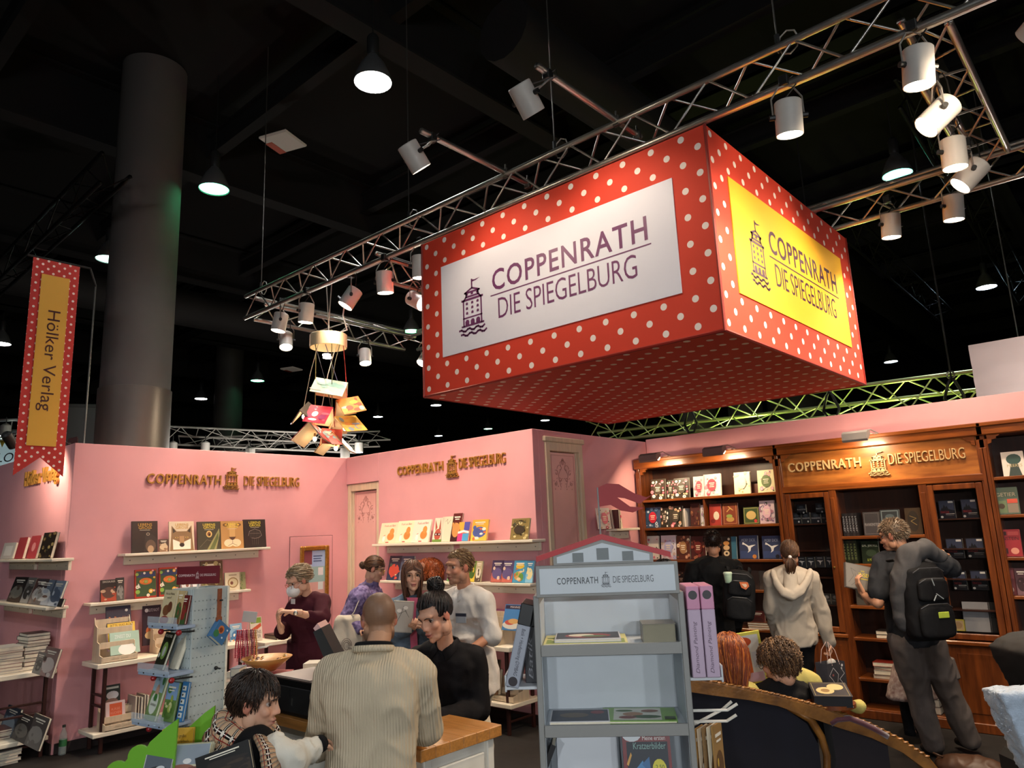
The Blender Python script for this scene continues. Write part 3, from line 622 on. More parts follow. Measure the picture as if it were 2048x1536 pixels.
# display lamps on the bookcase
BR=mat('lamp_bronze','8a716a',.5,.1)
for k,(px,py) in enumerate(((1300,914),(1429,901),(1712,871))):
    p=at(px,py,Y=KY-.32)
    t=thing('picture_lamp',('brown hooded lamp over the left end of the bookcase','brown hooded lamp over the left bay middle','grey hooded lamp above the lettered bookcase header')[k],'lamp',T(p),'hooded bookcase lamps')
    m=BR if k<2 else mat('lamp_grey','a59d97',.5,.1)
    MB().prism([(-.05,.01),(.05,-.065),(.068,-.045),(.062,.02),(.015,.045),(-.045,.04)],.24,0,frame((-.12,0,0),(0,-1,0),(0,0,1),(1,0,0))).build('hood',m,t,angle=40)
    MB().box(-.1,-.02,-.03,.1,.03,-.026,0,T(0,.03,-.008)@RX(40)).build('diffuser',mat('lamp_diffuser','ffffff',.4,emit='ffd8a0',est=12),t)
    e=V((.04,.33,2.775-p.z)); MB().tube([(.02,.02,.04),(.1,.14,.06),(.14,.25,e.z+.0),e],.006,6).build('arm',m,t); MB().bbox(e.x-.03,e.y-.03,e.z-.004,e.x+.03,e.y+.03,e.z+.016,.004).build('base',m,t)
    ld=bpy.data.lights.new('picture_lamp_light','AREA'); ld.shape='RECTANGLE'; ld.size=.2; ld.size_y=.06; ld.energy=9; ld.color=(1,.78,.5)
    lo=bpy.data.objects.new('picture_lamp_light',ld); COL.objects.link(lo); lo.matrix_world=T(p+V((0,.015,-.05)))@RX(38)
# gilt framed poster on the flush door
p0=at(598,1093,X=WX); p1=at(655,1180,X=WX); w=p1.y-p0.y; h=p0.z-p1.z
t=thing('framed_poster','gilt ornate frame with a blue and teal poster on the left wall','picture frame',T(WX+.01,(p0.y+p1.y)/2,p1.z-.12)@RZ(90)); h+=.12
GILT=mat('gilt_frame','a8742c',.35,.6,var=.3,scale=40,bump=.6,bscale=90)
for a in ((-w/2,0,-w/2+.06,h),(w/2-.06,0,w/2,h),(-w/2+.06,0,w/2-.06,.06),(-w/2+.06,h-.06,w/2-.06,h)): MB().bbox(a[0],-.035,a[1],a[2],-.004,a[3],.012).build('frame_bar',GILT,t)
mb=MB(); a=w/2-.05
for s,c in ((rect(-a,.05,a,h-.05),'b9cde0'),(rect(-a,h*.66,-a*.2,h-.06),'8a4a52'),(rect(-a*.2,h*.62,a,h-.06),'a8c4e8'),(rect(-a,h*.34,a,h*.62),'9cc0bc'),(rect(-a,.06,a,h*.34),'d8a8a0'),(rect(a*.35,h*.46,a*.8,h*.6),'e6e6e6'),(rect(a*.35,h*.2,a*.8,h*.34),'d9e2e0'),(rect(-a*.1,h-.14,a*.7,h-.125),'4a5f8a'),(rect(-a*.1,h-.17,a*.6,h-.158),'4a5f8a'),(rect(-a*.1,h-.2,a*.65,h-.188),'4a5f8a')): mb.add([(x,y,.001*len(mb.f)*.4) for x,y in s[0]],s[1],0,frame((0,-.008,0),(1,0,0),(0,0,1),(0,-1,0)),c)
mb.build('poster_print',PRINT,t,colors=True)
# ================= grey display stand =================
GREYP=mat('grey_paint','8c8b88',.5); LBLUE=mat('pale_blue_paint','c6ccd2',.5,var=.03); ROOF=mat('roof_red','b32227',.5); WIREW=mat('white_wire','d8d4cc',.4)
DS=at(1215,1190,D=2.95); u=(RT*math.cos(.10)-FW*math.sin(.10)); u.z=0; u.normalize(); n=V((-u.y,u.x,0))   # n points away from the viewer
t=thing('display_stand','grey house-shaped display stand with red gable roof and pale blue back','display stand',frame((DS.x,DS.y,0),u,n,(0,0,1)))
DST=t; hw=.29; zt=at(1215,1190,D=2.95).z
for s in (-1,1): MB().bbox(s*hw-.012,0,0,s*hw+.012,.34,zt+.005,.003).build('side_panel',GREYP,t)
MB().bbox(-hw+.012,.32,0,hw-.012,.335,zt,.002).build('back_panel',LBLUE,t)
for s in (-1,1): MB().box(s*(hw-.0135),.01,0,s*(hw-.012),.32,zt-.03).build('side_lining',LBLUE,t)
zs=[at(1215,y,D=2.95).z for y in (1290,1442)]; zs=[zs[0],zs[1],zs[1]-(zs[0]-zs[1]),.14]
for z in zs: MB().bbox(-hw+.012,.0,z-.02,hw-.012,.32,z,.002).build('shelf',LBLUE,t); MB().bbox(-hw+.012,-.012,z-.032,hw-.012,.0,z+.012,.002).build('shelf_lip',GREYP,t)
hh=at(1215,1127,D=2.95).z-zt
h_=MB().bbox(-hw+.005,-.03,zt,hw-.005,-.012,zt+hh,.002).build('header_board',GREYP,t); MB().bbox(-hw+.02,-.034,zt+.012,hw-.02,-.03,zt+hh-.012,.001).build('header_face',LBLUE,h_)
mb=MB(); M=frame((0,-.0352,zt+hh/2),(1,0,0),(0,0,1),(0,-1,0)); c=hh*.105
for s,(a,b) in ((COPP(),(-.2,-.035)),(SPIE(),(.025,.185))): vs,fs=fit(s,a,-c,b,c); mb.add([(x,y,0) for x,y in vs],fs,0,M,'4a5055')
for s in tower(-.022,-c*2.3,.036,c*4.6,.03): mb.add([(x,y,0) for x,y in s[0]],s[1],0,M,'4a5055')
mb.build('header_print',PRINT,h_,colors=True)
g0=zt+hh; gw=.2; gz=at(1205,1102,D=2.95).z; gp=at(1205,1072,D=2.95).z
MB().prism([(-gw,g0),(gw,g0),(gw,gz-.01),(0,gp-.012),(-gw,gz-.01)],.02,0,frame((-.01,-.012,0),(1,0,0),(0,0,1),(0,-1,0))).build('gable_board',GREYP,t)
gb=MB().prism([(-gw+.014,g0+.008),(gw-.014,g0+.008),(gw-.014,gz-.018),(0,gp-.028),(-gw+.014,gz-.018)],.003,0,frame((-.01,-.032,0),(1,0,0),(0,0,1),(0,-1,0))).build('gable_face',LBLUE,t)
for x,w_,dz in ((-.1,.022,0),(.0,.024,.012),(.1,.022,0)): MB().box(x-.01-w_,-.0375,g0+.01+dz*.5,x-.01+w_,-.035,g0+.008+w_*1.75+dz).build('window_field',mat('window_grey','6f7577',.5),gb)
for s in (-1,1): MB().prism([(0,0),(s*.27,-(gp-gz)*1.35),(s*.27,-(gp-gz)*1.35+.022),(0,.022)],.06,0,frame((-.01,.025,gp-.014),(1,0,0),(0,0,1),(0,-1,0))).build('roof_slope',ROOF,t)
MB().tube([(-.012,.05,gp),(-.012,.05,gp+.2)],.004,6).build('flag_pole',GREYP,t)
f=.235; fl=[(0,.2),(.04,.215),(.09,.21),(.15,.17),(.2,.15),(.23,.162),(.17,.125),(.11,.15),(.08,.155),(.13,.115),(.19,.108),(.14,.09),(.09,.1),(.05,.125),(0,.12)]
MB().prism(fl,.004,0,frame((-.012,.052,gp),(1,0,0),(0,0,1),(0,-1,0))).build('pennant',mat('pennant_red','9a2629',.6),t)
for s in (-1,1):   # side trays
    z=zs[0]-.13 if s>0 else zs[0]-.15
    MB().bbox(min(s*hw,s*(hw+.14)),.03,z-.012,max(s*hw,s*(hw+.14)),.3,z,.002).bbox(s*(hw+.14)-.004,.03,z-.02,s*(hw+.14)+.004,.3,z+.045,.002).build('side_tray',mat('tray_white','c9ccd0',.4),t)
    MB().bbox(min(s*hw,s*(hw+.16)),.03,z-.5,max(s*hw,s*(hw+.16)),.3,z-.49,.002).bbox(s*(hw+.16)-.004,.03,z-.5,s*(hw+.16)+.004,.3,z-.43,.002).build('side_tray',mat('tray_white','c9ccd0',.4),t)
for k,(z,y) in enumerate(((zs[1]+.045,.04),(zs[1]+.0,.16),(zs[1]-.005,.08))):
    for dy in (0,.014): MB().tube([(hw,y+dy,z-(.05 if k==1 else 0)),(hw+.15,y+dy,z+(.02 if k==1 else 0)),(hw+.19,y+dy,z+(.05 if k==1 else .022))],.0042,6).build('wire_hook',WIREW,t)
# ================= pegboard stand =================
PEG=mat('pegboard_blue','b2bab8',.55,var=.04); 
pc=at(387,1178,D=3.42); hgt=pc.z
ul=(at(326,1180,D=3.55)-pc); ul.z=0; ul.normalize(); ur=V((-ul.y,ul.x,0)); 
if ur.dot(RT)<0: ur=-ur
# local x along the right face, y along the left face (both horizontal)
t=thing('pegboard_stand','pale blue pegboard tower with tilted trays, hooks and a red sign','display stand',frame((pc.x,pc.y,0),ur,ul,(0,0,1))); PGT=t
a_=.185; b_=.17
MB().bbox(0,0,.06,a_,.014,hgt,.002).build('pegboard_side',PEG,t); MB().bbox(0,.014,.06,.014,b_,hgt,.002).build('pegboard_side',PEG,t)
MB().bbox(.014,b_-.014,.06,a_,b_,hgt,.002).build('pegboard_side',PEG,t); MB().bbox(a_-.014,.014,.06,a_,b_-.014,hgt,.002).build('pegboard_side',PEG,t); MB().bbox(a_-.004,-.006,.06,a_+.008,.0,hgt,.002).build('edge_strip',CREAM,t)
MB().lathe([(.22,0),(.22,.03),(.05,.045),(.05,.06)],24,0,T(.09,.09,0)).build('turntable',GREYP,t)
hm=MB()
for i in range(9):
    for j in range(34):
        z=.3+j*.042; 
        if z<hgt-.02: hm.lathe([(0,.0006),(.003,.0006)],6,0,frame((.012+i*.02,-.0002,z),(1,0,0),(0,0,1),(0,-1,0)))
        if z<hgt-.02 and i<8: hm.lathe([(0,.0006),(.003,.0006)],6,0,frame((-.0002,.012+i*.02,z),(0,1,0),(0,0,1),(-1,0,0)))
o=hm.build('peg_holes',mat('hole_dark','7a8484',.8),t); o['kind']='stuff'
REDB=mat('red_ball','9c2326',.35)
PT=[]
for k,(py,wd,out) in enumerate(((1248,.23,.09),(1335,.24,.12),(1428,.25,.13))):
    z=at(350,py,D=3.42).z; PT.append(z)
    tr=MB().bbox(-out,-.03,z-.014,.0,wd-.03,z,.002).bbox(-out-.004,-.03,z-.014,-out,wd-.03,z+.012,.002).build('tray',mat('tray_blue','9eacc0',.45),t)
    for yy in (.0,.08,.16): MB().ball((-out-.006,yy,z-.003),.004,8,6).build('rivet',mat('chrome','c8c8c8',.2,1),tr)
    for yy in (-.02,.12): MB().tube([(0,yy,z-.03),(-out*.8,yy,z-.025)],.004,6).build('peg_rod',STEELD,tr); MB().ball((-out*.8-.005,yy,z-.028),.013,12,8).build('ball_end',REDB,tr)
    MB().box(-out-.008,-.03,z,-out-.006,wd-.03,z+.04).build('acrylic_lip',mat('acrylic','dfe8ee',.1,alpha=.25),tr)
for py in (1205,1340): 
    z=at(430,py,D=3.4).z; MB().tube([(a_*.72,0,z),(a_*.62,-.06,z+.004)],.004,6).build('peg_rod',STEELD,t); MB().ball((a_*.72,-.004,z),.009,10,8).build('peg_knob',KNOB,t)
sg=thing('header_sign','dark red company sign board standing on the pegboard tower','sign',T(at(396,1168,D=3.45))@RZ(math.degrees(math.atan2(RT.y,RT.x))-6))
sw=.105; MB().bbox(-sw,-.006,0,sw,.006,.082,.002).build('board',mat('sign_maroon','6d1620',.45),sg); MB().bbox(-.004,-.004,-.03,.004,.004,0,.001).build('pin',WIREW,sg)
mb=MB(); M=frame((0,-.0065,.041),(1,0,0),(0,0,1),(0,-1,0))
for s,(a,b) in ((COPP(),(-.095,-.015)),(SPIE(),(.012,.09))): vs,fs=fit(s,a,-.0055,b,.0055); mb.add([(x,y,0) for x,y in vs],fs,0,M,'e6c9c4')
for s in tower(-.01,-.017,.017,.034,.03): mb.add([(x,y,0) for x,y in s[0]],s[1],0,M,'e6c9c4')
mb.build('sign_print',PRINT,sg,colors=True)
# ================= books =================
PAGES=mat('book_pages','e6dcc6',.8,var=.06,scale=60); RB=random.Random(7)
_bk={}
def cover_art(mb,w,h,y,art,sc=1):
    """flat print on the front board; art in unit cover coordinates"""
    k=0
    for a in art:
        k+=1; M=frame((-w/2,y-.0002*k-.0002,0),(1,0,0),(0,0,1),(0,-1,0)); c=a[-1]
        if a[0]=='e': s=ell(a[1]*w,a[2]*h,a[3]*w,a[4]*h,14)
        elif a[0]=='r': s=rect(a[1]*w,a[2]*h,a[3]*w,a[4]*h)
        elif a[0]=='p': s=poly([(x*w,z*h) for x,z in a[1]])
        elif a[0]=='s': s=stroke([(x*w,z*h) for x,z in a[1]],a[2]*w)
        else: s=fit(text2(a[1],a[6] if len(a)>7 else 0),a[2]*w,a[3]*h,a[4]*w,a[5]*h)
        mb.add([(x,z,0) for x,z in s[0]],s[1],0,M,c)
def cmat(c,rough=.4): return mat('cover_'+c,c,rough,coat=.15)
def book(label,M,w,h,t,col,art=None,group=None,spine=None,cat='book',pcol=None,name='book'):
    """stands on z=0, front board towards -y, spine at -x"""
    o=thing(name,label,cat,M,group); b=.0025
    key=(round(w,3),round(h,3),round(t,3))
    cv=MB().box(-w/2,-t/2,0,w/2,-t/2+b,h).box(-w/2,t/2-b,0,w/2,t/2,h).box(-w/2,-t/2+b,0,-w/2+b,t/2-b,h).build('cover',cmat(col),o)
    MB().box(-w/2+b,-t/2+b,.003,w/2-.004,t/2-b,h-.003).build('pages',PAGES if not pcol else cmat(pcol,.8),o)
    if art: mb=MB(); cover_art(mb,w,h,-t/2,art); mb.build('cover_print',PRINT,cv,colors=True)
    if spine and t>.008:
        mb=MB(); vs,fs=fit(text2(spine[0]),0,0,h*.7,t*.45); mb.add([(x,y,0) for x,y in vs],fs,0,frame((-w/2-.0004,-t*.22,h*.86),(0,0,-1),(0,1,0),(-1,0,0)),spine[1]); mb.build('spine_print',PRINT,cv,colors=True)
    return o
# --- cover pictures ---
def A_gen(seed,pal,n=9,title=None,tc='f4ead8'):
    r=random.Random(seed); a=[('r',.03,.0,.97,.42,pal[0]),('e',.5,.4,.42,.26,pal[1%len(pal)])]
    for i in range(n):
        x,z=r.uniform(.12,.88),r.uniform(.08,.66); a.append(('e',x,z,r.uniform(.05,.16),r.uniform(.03,.1),r.choice(pal)))
    if title:
        for i,tt in enumerate(title): a.append(('t',tt,.12,.86-.12*i,.88,.95-.12*i,tc))
    else: a+= [('r',.18,.84,.82,.885,tc),('r',.26,.77,.74,.8,tc)]
    return a
def A_flor(seed,oval,tx='f3e3c8',pal=('f2e4d4','e78f9a','c9566a','f6efe2','d8b48a'),n=26,leaf='3d4a34'):
    r=random.Random(seed); a=[]
    for i in range(n):
        x,z=r.uniform(.06,.94),r.uniform(.05,.95); q=r.uniform(.05,.12)
        if i%4==3: a.append(('e',x,z,q*.5,q*.3,leaf)); continue
        a.append(('e',x,z,q,q*.72,r.choice(pal))); a.append(('e',x,z,q*.35,q*.25,r.choice(pal)))
    if oval: a+= [('e',.5,.5,.27,.28,oval),('r',.34,.56,.66,.6,tx),('r',.38,.48,.62,.515,tx),('r',.36,.4,.64,.43,tx)]
    return a
def A_leb(kind):
    g='c79a3c' if kind in(0,1) else 'e8cf4a'; a=[]
    if kind==0: a=[('p',[(.45,0),(1,0),(1,.42),(.8,.55),(.62,.7),(.5,.5)],'2b211d'),('e',.62,.58,.07,.05,'8a7a6a'),('e',.62,.58,.035,.03,'1a1412'),('e',.72,.2,.2,.2,'5a4638'),('e',.72,.1,.12,.12,'a8896a')]
    if kind==1: a=[('p',[(.02,.0),(.08,.5),(.1,.86),(.3,.66),(.7,.66),(.9,.86),(.92,.5),(.98,0)],'8a6a48'),('p',[(.14,.78),(.27,.66),(.15,.6)],'3a2c22'),('p',[(.86,.78),(.73,.66),(.85,.6)],'3a2c22'),('p',[(.15,.05),(.14,.4),(.42,.3),(.5,.12),(.58,.3),(.86,.4),(.85,.05)],'efe4d2'),('p',[(.4,.5),(.6,.5),(.58,.2),(.42,.2)],'b08a60'),('e',.5,.2,.1,.07,'2c211b'),('e',.3,.45,.06,.022,'e0b860'),('e',.7,.45,.06,.022,'e0b860'),('e',.3,.45,.022,.02,'15100c'),('e',.7,.45,.022,.02,'15100c')]
    if kind==2: a=[('p',[(.4,0),(.95,.75),(.97,.55),(.8,0)],'8f8a5a'),('p',[(.5,0),(.9,.6),(.9,.4),(.7,0)],'5a6238'),('e',.5,.55,.13,.12,'d8b470'),('e',.5,.55,.08,.08,'7a4a2a'),('e',.52,.52,.035,.04,'120c0a'),('s',[(.1,.1),(.4,.35),(.6,.3)],.02,'6a6650')]
    if kind==3: a=[('r',0,0,1,1,'b98a52'),('e',.22,.86,.13,.06,'6a4a2a'),('e',.78,.86,.13,.06,'6a4a2a'),('e',.22,.86,.05,.03,'e0a84a'),('e',.78,.86,.05,.03,'e0a84a'),('p',[(.36,.9),(.64,.9),(.62,.4),(.38,.4)],'cfa368'),('p',[(.34,.42),(.66,.42),(.5,.26)],'5a3c2c'),('e',.34,.2,.22,.14,'ecd6b0'),('e',.66,.2,.22,.14,'ecd6b0'),('s',[(.5,.28),(.5,.18),(.3,.1)],.015,'5a3c2c'),('s',[(.5,.18),(.7,.1)],.015,'5a3c2c')]
    if kind==4: a=[('s',[(.2,.42),(.26,.58),(.5,.66),(.74,.58),(.8,.42),(.66,.34),(.5,.32),(.34,.34)],.012,'a59a90'),('s',[(.28,.5),(.72,.5)],.01,'8a8078')]+[('s',[(.28+.07*i,.34),(.3+.065*i,.62)],.006,'7a7068') for i in range(7)]+[('s',[(.35+.1*i,.34),(.38+.08*i,.1)],.008,'6a6058') for i in range(4)]
    a+= [('t','LEBENS',.24,.845,.78,.93,g),('t','GROSS',.26,.745,.76,.83,g),('r',.3,.705,.7,.715,'d8d0c0')]; return a
def A_moby(bl): return [('r',.05,.04,.95,.34,'3b4a74'),('p',[(.16,.62),(.3,.6),(.46,.5),(.5,.36),(.44,.26),(.6,.34),(.64,.48),(.9,.6),(.66,.58),(.52,.55),(.34,.64),(.2,.72)],'ece8e2'),('t','MOBY DICK',.14,.74,.88,.86,'aeb6c8'),('e',.8,.1,.11,.09,bl)]
A_whale=[('p',[(.12,.62),(.34,.56),(.48,.4),(.46,.2),(.58,.38),(.62,.52),(.9,.62),(.6,.62),(.36,.66)],'d8d6d4'),('r',.2,.82,.8,.9,'8a8a90')]
A_drac=[('r',.04,.45,.96,.96,'3a3f55'),('p',[(.1,.45),(.2,.62),(.25,.55),(.35,.78),(.42,.6),(.5,.7),(.6,.52),(.9,.45)],'14131a'),('r',.62,.84,.93,.94,'d8d4d0'),('t','DRACULA',.08,.3,.62,.42,'a82a2a'),('r',.4,.24,.95,.27,'c8c4c0'),('r',.4,.17,.9,.185,'8a8684'),('e',.14,.1,.09,.06,'c8c4c0')]
A_frank=[('e',.5,.72,.26,.14,'3c4450'),('t','FRANKENSTEIN',.04,.42,.96,.56,'b9bcc0'),('e',.72,.2,.1,.08,'c8ccd0')]
A_pear=lambda s:[('e',.66,.33,.2,.19,'c9803a'),('e',.7,.55,.13,.17,'d08c44'),('e',.28,.22,.08,.14,'f0e8de'),('s',[(.26,.36),(.34,.4)],.02,'c84a3a'),('t','Frank und Bert',.22,.8,.86,.9,'b8544a'),('r',.42,.03,.6,.07,'b03a30')]
def lean(a): return RX(-a)
def shelf_row(plane,place,rows,group,lb=9,thick=.02):
    """rows: (x0,x1,yb,yt,words,colour,art[,thick]) pixel boxes of front covers standing on a shelf; plane X or Y of the cover feet"""
    ax=list(plane)[0]; v=plane[ax]; n=0
    for r in rows:
        x0,x1,yb,yt,words,col,art=r[:7]; t=r[7] if len(r)>7 else thick; z=plane.get('z')
        p0=at(x0,yb,**{ax:v}); p1=at(x1,yb,**{ax:v}); w=(p1-p0).length; c=(p0+p1)/2; h=at((x0+x1)/2,yt,**{ax:v}).z-c.z
        zz=z if z is not None else c.z; n+=1
        if ax=='X': M=T(c.x-t/2,c.y,zz)@RZ(90)@lean(lb)
        else: M=T(c.x,c.y+t/2,zz)@lean(lb)
        M=M@T(0,0,0.0+t*.5*math.sin(math.radians(lb)))
        book('%s %s'%(words,place),M,w,h/math.cos(math.radians(lb)),t,col,art,group)
# ---- left wall, upper shelf
G1='books on the left wall shelves'
shelf_row(dict(X=WX+.13,z=SHA),'on the upper left-wall shelf',[
 (264,316,1101,1038,'black large gorilla picture book','1f1815',A_leb(0)),(318,337,1101,1076,'small dark photo booklet beside gorilla book','4a3a30',A_gen(1,('8a6a50','c8b090','5a3a2a'),6),.012),
 (339,389,1100,1041,'cream large wolf face picture book','dcc9ae',A_leb(1)),(396,442,1097,1041,'olive large bird eye picture book','3f3d30',A_leb(2)),
 (443,488,1096,1041,'tawny large lion face picture book','b58a55',A_leb(3)),(489,533,1094,1038,'black large book with a pale skeleton drawing','262220',A_leb(4))],G1)
shelf_row(dict(X=WX+.13,z=SHB),'on the lower left-wall shelf',[
 (201,234,1204,1161,'dark dinosaur booklet','2c2220',A_gen(2,('a8442a','5a3a30','c8a080'),8,('DINOSAURIER',),'d8c8b8')),(232,248,1203,1158,'narrow grey comic','3a3634',A_gen(3,('5a5650','8a8680'),6)),
 (270,313,1197,1140,'red camping adventure book, first of two,','a8301e',[('r',.06,.06,.98,.94,'39502f'),('r',.1,.72,.94,.9,'2c3a66'),('e',.5,.58,.3,.12,'d86a2a'),('t','NATUR',.24,.53,.76,.63,'f0a040'),('p',[(.08,.36),(.16,.52),(.26,.36)],'e8dcd0')]+A_flor(9,None,n=18,pal=('f2e4d4','8ab04a','e8b040','d87a8a'))[6:]),
 (319,359,1193,1136,'red camping adventure book, second of two,','a8301e',[('r',.06,.06,.98,.94,'39502f'),('r',.1,.72,.94,.9,'2c3a66'),('e',.5,.58,.3,.12,'d86a2a'),('t','NATUR',.24,.53,.76,.63,'f0a040'),('p',[(.08,.36),(.16,.52),(.26,.36)],'e8dcd0')]+A_flor(9,None,n=18,pal=('f2e4d4','8ab04a','e8b040','d87a8a'))[6:]),
 (362,383,1188,1142,'pale winter picture book','c8c4c8',A_gen(5,('8a5a4a','e8e4e4','b0a8b0'),8)),(384,403,1186,1142,'pale blue frosty picture book','bfc8d4',A_gen(6,('8a5a4a','e8e4e4','9aa8c0'),8)),
 (403,447,1183,1121,'tall brown forest book','5a4630',[('r',.1,.74,.9,.9,'e6dcc8')]+A_flor(8,None,n=20,pal=('8a7a50','6a5a38','b0a070'))),
 (451,482,1179,1144,'cream book with a round mouse picture','ded2b4',[('e',.5,.42,.34,.3,'9a7a4a'),('e',.5,.42,.28,.24,'d8c8a0'),('e',.42,.4,.1,.1,'7a4a3a'),('r',.25,.82,.75,.88,'a89878')]),(480,492,1178,1144,'small leaf-patterned book','8a8a60',A_flor(11,None,n=16,pal=('5a6a38','a8a878')))],G1)
# ---- middle wall, upper shelf
G2='books on the middle wall shelves'
shelf_row(dict(Y=W2Y-.17,z=1.857),'on the upper middle-wall shelf',[
 (756,790,1082,1041,'cream pear picture book, leftmost of three,','ead8b4',A_pear(1)),(790,822,1081,1037,'cream pear picture book, middle of three,','e6dfba',A_pear(2)),(822,856,1080,1035,'cream pear picture book, rightmost of three,','e2dcc8',A_pear(3)),
 (863,884,1077,1029,'picture book with a red rabbit in a mask','e0d8c0',[('e',.45,.3,.3,.24,'b0503c'),('p',[(.2,.45),(.05,.95),(.35,.6)],'a84a38'),('p',[(.5,.5),(.55,.98),(.7,.5)],'a84a38'),('r',.15,.26,.75,.36,'5a1c18'),('e',.3,.31,.06,.03,'f4f0e8'),('e',.6,.31,.06,.03,'f4f0e8'),('r',.02,.0,.9,.1,'6a8a3a')]),
 (878,902,1077,1027,'cream book with pencil script','ddd0b4',[('s',[(.3,.8),(.45,.9),(.5,.7),(.7,.86)],.03,'8a7a6a')]),(899,917,1077,1021,'tall maroon book','5a1c1a',A_gen(15,('3a1210','c88a4a'),4)),
 (913,935,1075,1037,'colourful striped kids book','d8702c',[('r',.0,.55,.5,1,'e8a23a'),('r',.5,.55,1,1,'4a4a9a'),('p',[(.0,.5),(.5,.58),(1,.5),(1,.4),(.5,.46),(0,.38)],'f0ece6'),('r',0,0,.45,.4,'c83a7a'),('r',.45,0,1,.4,'4a9ac8')]),
 (940,972,1076,1034,'yellow and blue animal parade book','e0a838',A_gen(17,('e8c04a','4a5a9a','d86a3a','e8e0d0'),12)),
 (1019,1055,1072,1030,'ochre patterned mystery book standing alone','8a7440',A_flor(18,None,n=24,pal=('c8b070','5a4a28','3a3020','d8c890'))+[('e',.5,.45,.3,.2,'3a2c1c'),('t','CATWAY',.16,.8,.84,.92,'3a2c1c')])],G2,14)
shelf_row(dict(Y=W2Y-.17,z=1.415),'on the second middle-wall shelf',[
 (772,796,1160,1112,'dark navy night picture book','1f2436',A_gen(21,('2c3450','c84a3a','4a5a4a','d8c8a0'),8)),(796,821,1159,1111,'slate blue coiled picture book','4a5468',A_gen(22,('6a7488','8a94a4','2c3440'),8)),
 (893,905,1160,1120,'thin white and green booklet','d8d8cc',A_gen(23,('6a9a5a','e8e4d8'),5)),(935,948,1160,1119,'row-end green sticker book','6a8a3a',A_gen(24,('e8c040','4a6a2a'),5)),(948,960,1160,1119,'thin striped puzzle book','c8b890',A_gen(25,('5a4a3a','e8e0c8'),5)),
 (980,1003,1161,1118,'purple girl adventure book, first copy,','4a3a5e',A_gen(26,('c86a5a','6a5a8a','e8c8b0'),8)),(1000,1024,1161,1118,'purple girl adventure book, second copy,','5a4a72',A_gen(26,('c86a5a','6a5a8a','e8c8b0'),8)),
 (1024,1049,1162,1118,'sky blue beach story book','4a9ac0',[('e',.5,.74,.34,.13,'e8c040'),('e',.4,.3,.3,.2,'d8a860'),('e',.65,.24,.2,.18,'6a9a4a')]+A_gen(27,('e8d0a0','7ab04a','c87a4a'),8)[2:]),(1049,1064,1162,1118,'blue row-end story book','4a8ab0',A_gen(28,('8ac0d8','e8d8a0'),6))],G2,14)
# ---- left picture edge shelves
G3='books at the left picture edge'
shelf_row(dict(Y=2.66-.12,z=1.863),'on the top shelf at the left edge',[(0,24,1116,1084,'white patterned gift book','cfc6bc',[('r',.2,.2,.8,.8,'e6e0d8')]),(28,44,1115,1073,'red slim cookbook, first of two,','b04248',None),(52,70,1114,1069,'red slim cookbook, second of two,','b04248',[('e',.5,.5,.2,.2,'d88a8a')]),(75,100,1114,1063,'black gold-patterned cookbook leaning','221c18',A_flor(31,None,n=16,pal=('8a7a50','5a4a30')))],G3,10,.03)
shelf_row(dict(Y=2.66-.13,z=1.402),'on the second shelf at the left edge',[(12,38,1203,1154,'dark green travel cookbook','332c2a',A_gen(32,('5a4a40','8a8478'),6)),(38,54,1204,1154,'grey photo cookbook','77716c',A_gen(33,('b0aaa4','4a4440'),6)),(55,80,1205,1155,'brown winter cookbook','6a4a44',A_gen(34,('9a8a80','c8c0b8'),6)),(60,95,1207,1158,'blue-grey alpine cookbook','6f7888',A_gen(35,('b8bcc4','e0dcd8','8a6a5a'),8)),(92,114,1208,1158,'pale blue cookbook','8a94a4',A_gen(36,('c8ccd4','5a6478'),6)),(97,122,1210,1194,'low dark postcard box','3a3634',None)],G3,16)
def stack(label,base,n,w,d,cols,group,th=(.012,.03),rz=0,seed=0,art=None):
    """n books lying flat, each its own thing"""
    r=random.Random(seed); z=base[2]
    for i in range(n):
        t=r.uniform(*th); c=cols[i%len(cols)]
        book('%s, %s from the bottom'%(label,('first','second','third','fourth','fifth','sixth','seventh','eighth','ninth','tenth','eleventh','twelfth')[i]),T(base[0]+r.uniform(-.01,.01),base[1]+r.uniform(-.01,.01),z+t/2)@RZ(rz+r.uniform(-5,5))@RX(-90)@T(0,0,-d/2),w*r.uniform(.9,1),d,t,c,art if i==n-1 else None,group)
        z+=t+.0005
    return z
stack('book in the tall pile on the left edge table',(-8.72,2.27,.806),9,.3,.22,('c8c4c0','b8a8a0','8a3a34','d8d4cc','6a4a40'),G3,(.02,.035),4,1)
stack('dark book in the back pile on the left edge table',(-8.72,2.5,.806),10,.28,.2,('3a2c2c','7a3a38','2c2a2e'),G3,(.025,.04),0,2)
stack('magazine in the low pile under the left edge table',(-8.8,2.3,.202),5,.3,.22,('a08a84','7a5450','c0b4ac'),G3,(.012,.02),3,3)
stack('white magazine on the floor under the left edge table',(-8.6,2.28,.002),5,.28,.22,('b0aaa6','c8c2be'),G3,(.02,.03),5,4)
shelf_row(dict(Y=2.4,z=.806),'on the left edge table',[(66,82,1310,1268,'grey standing photo book','77706c',A_gen(41,('9a948c','5a5450'),6)),(76,104,1326,1270,'pink reindeer cookbook','8a6a66',A_gen(42,('b08a84','d8c8c0','4a3430'),8))],G3,14)
shelf_row(dict(Y=2.35,z=.202),'under the left edge table',[(0,26,1425,1372,'blue-grey cookbook','49505c',A_gen(43,('6a7480','8a949c'),5)),(24,52,1440,1390,'charcoal cookbook','3c3836',A_gen(44,('5a5450','7a746c'),5)),(50,80,1450,1388,'taupe cookbook','5a524e',A_gen(45,('7a726c','9a928a'),5))],G3,16)
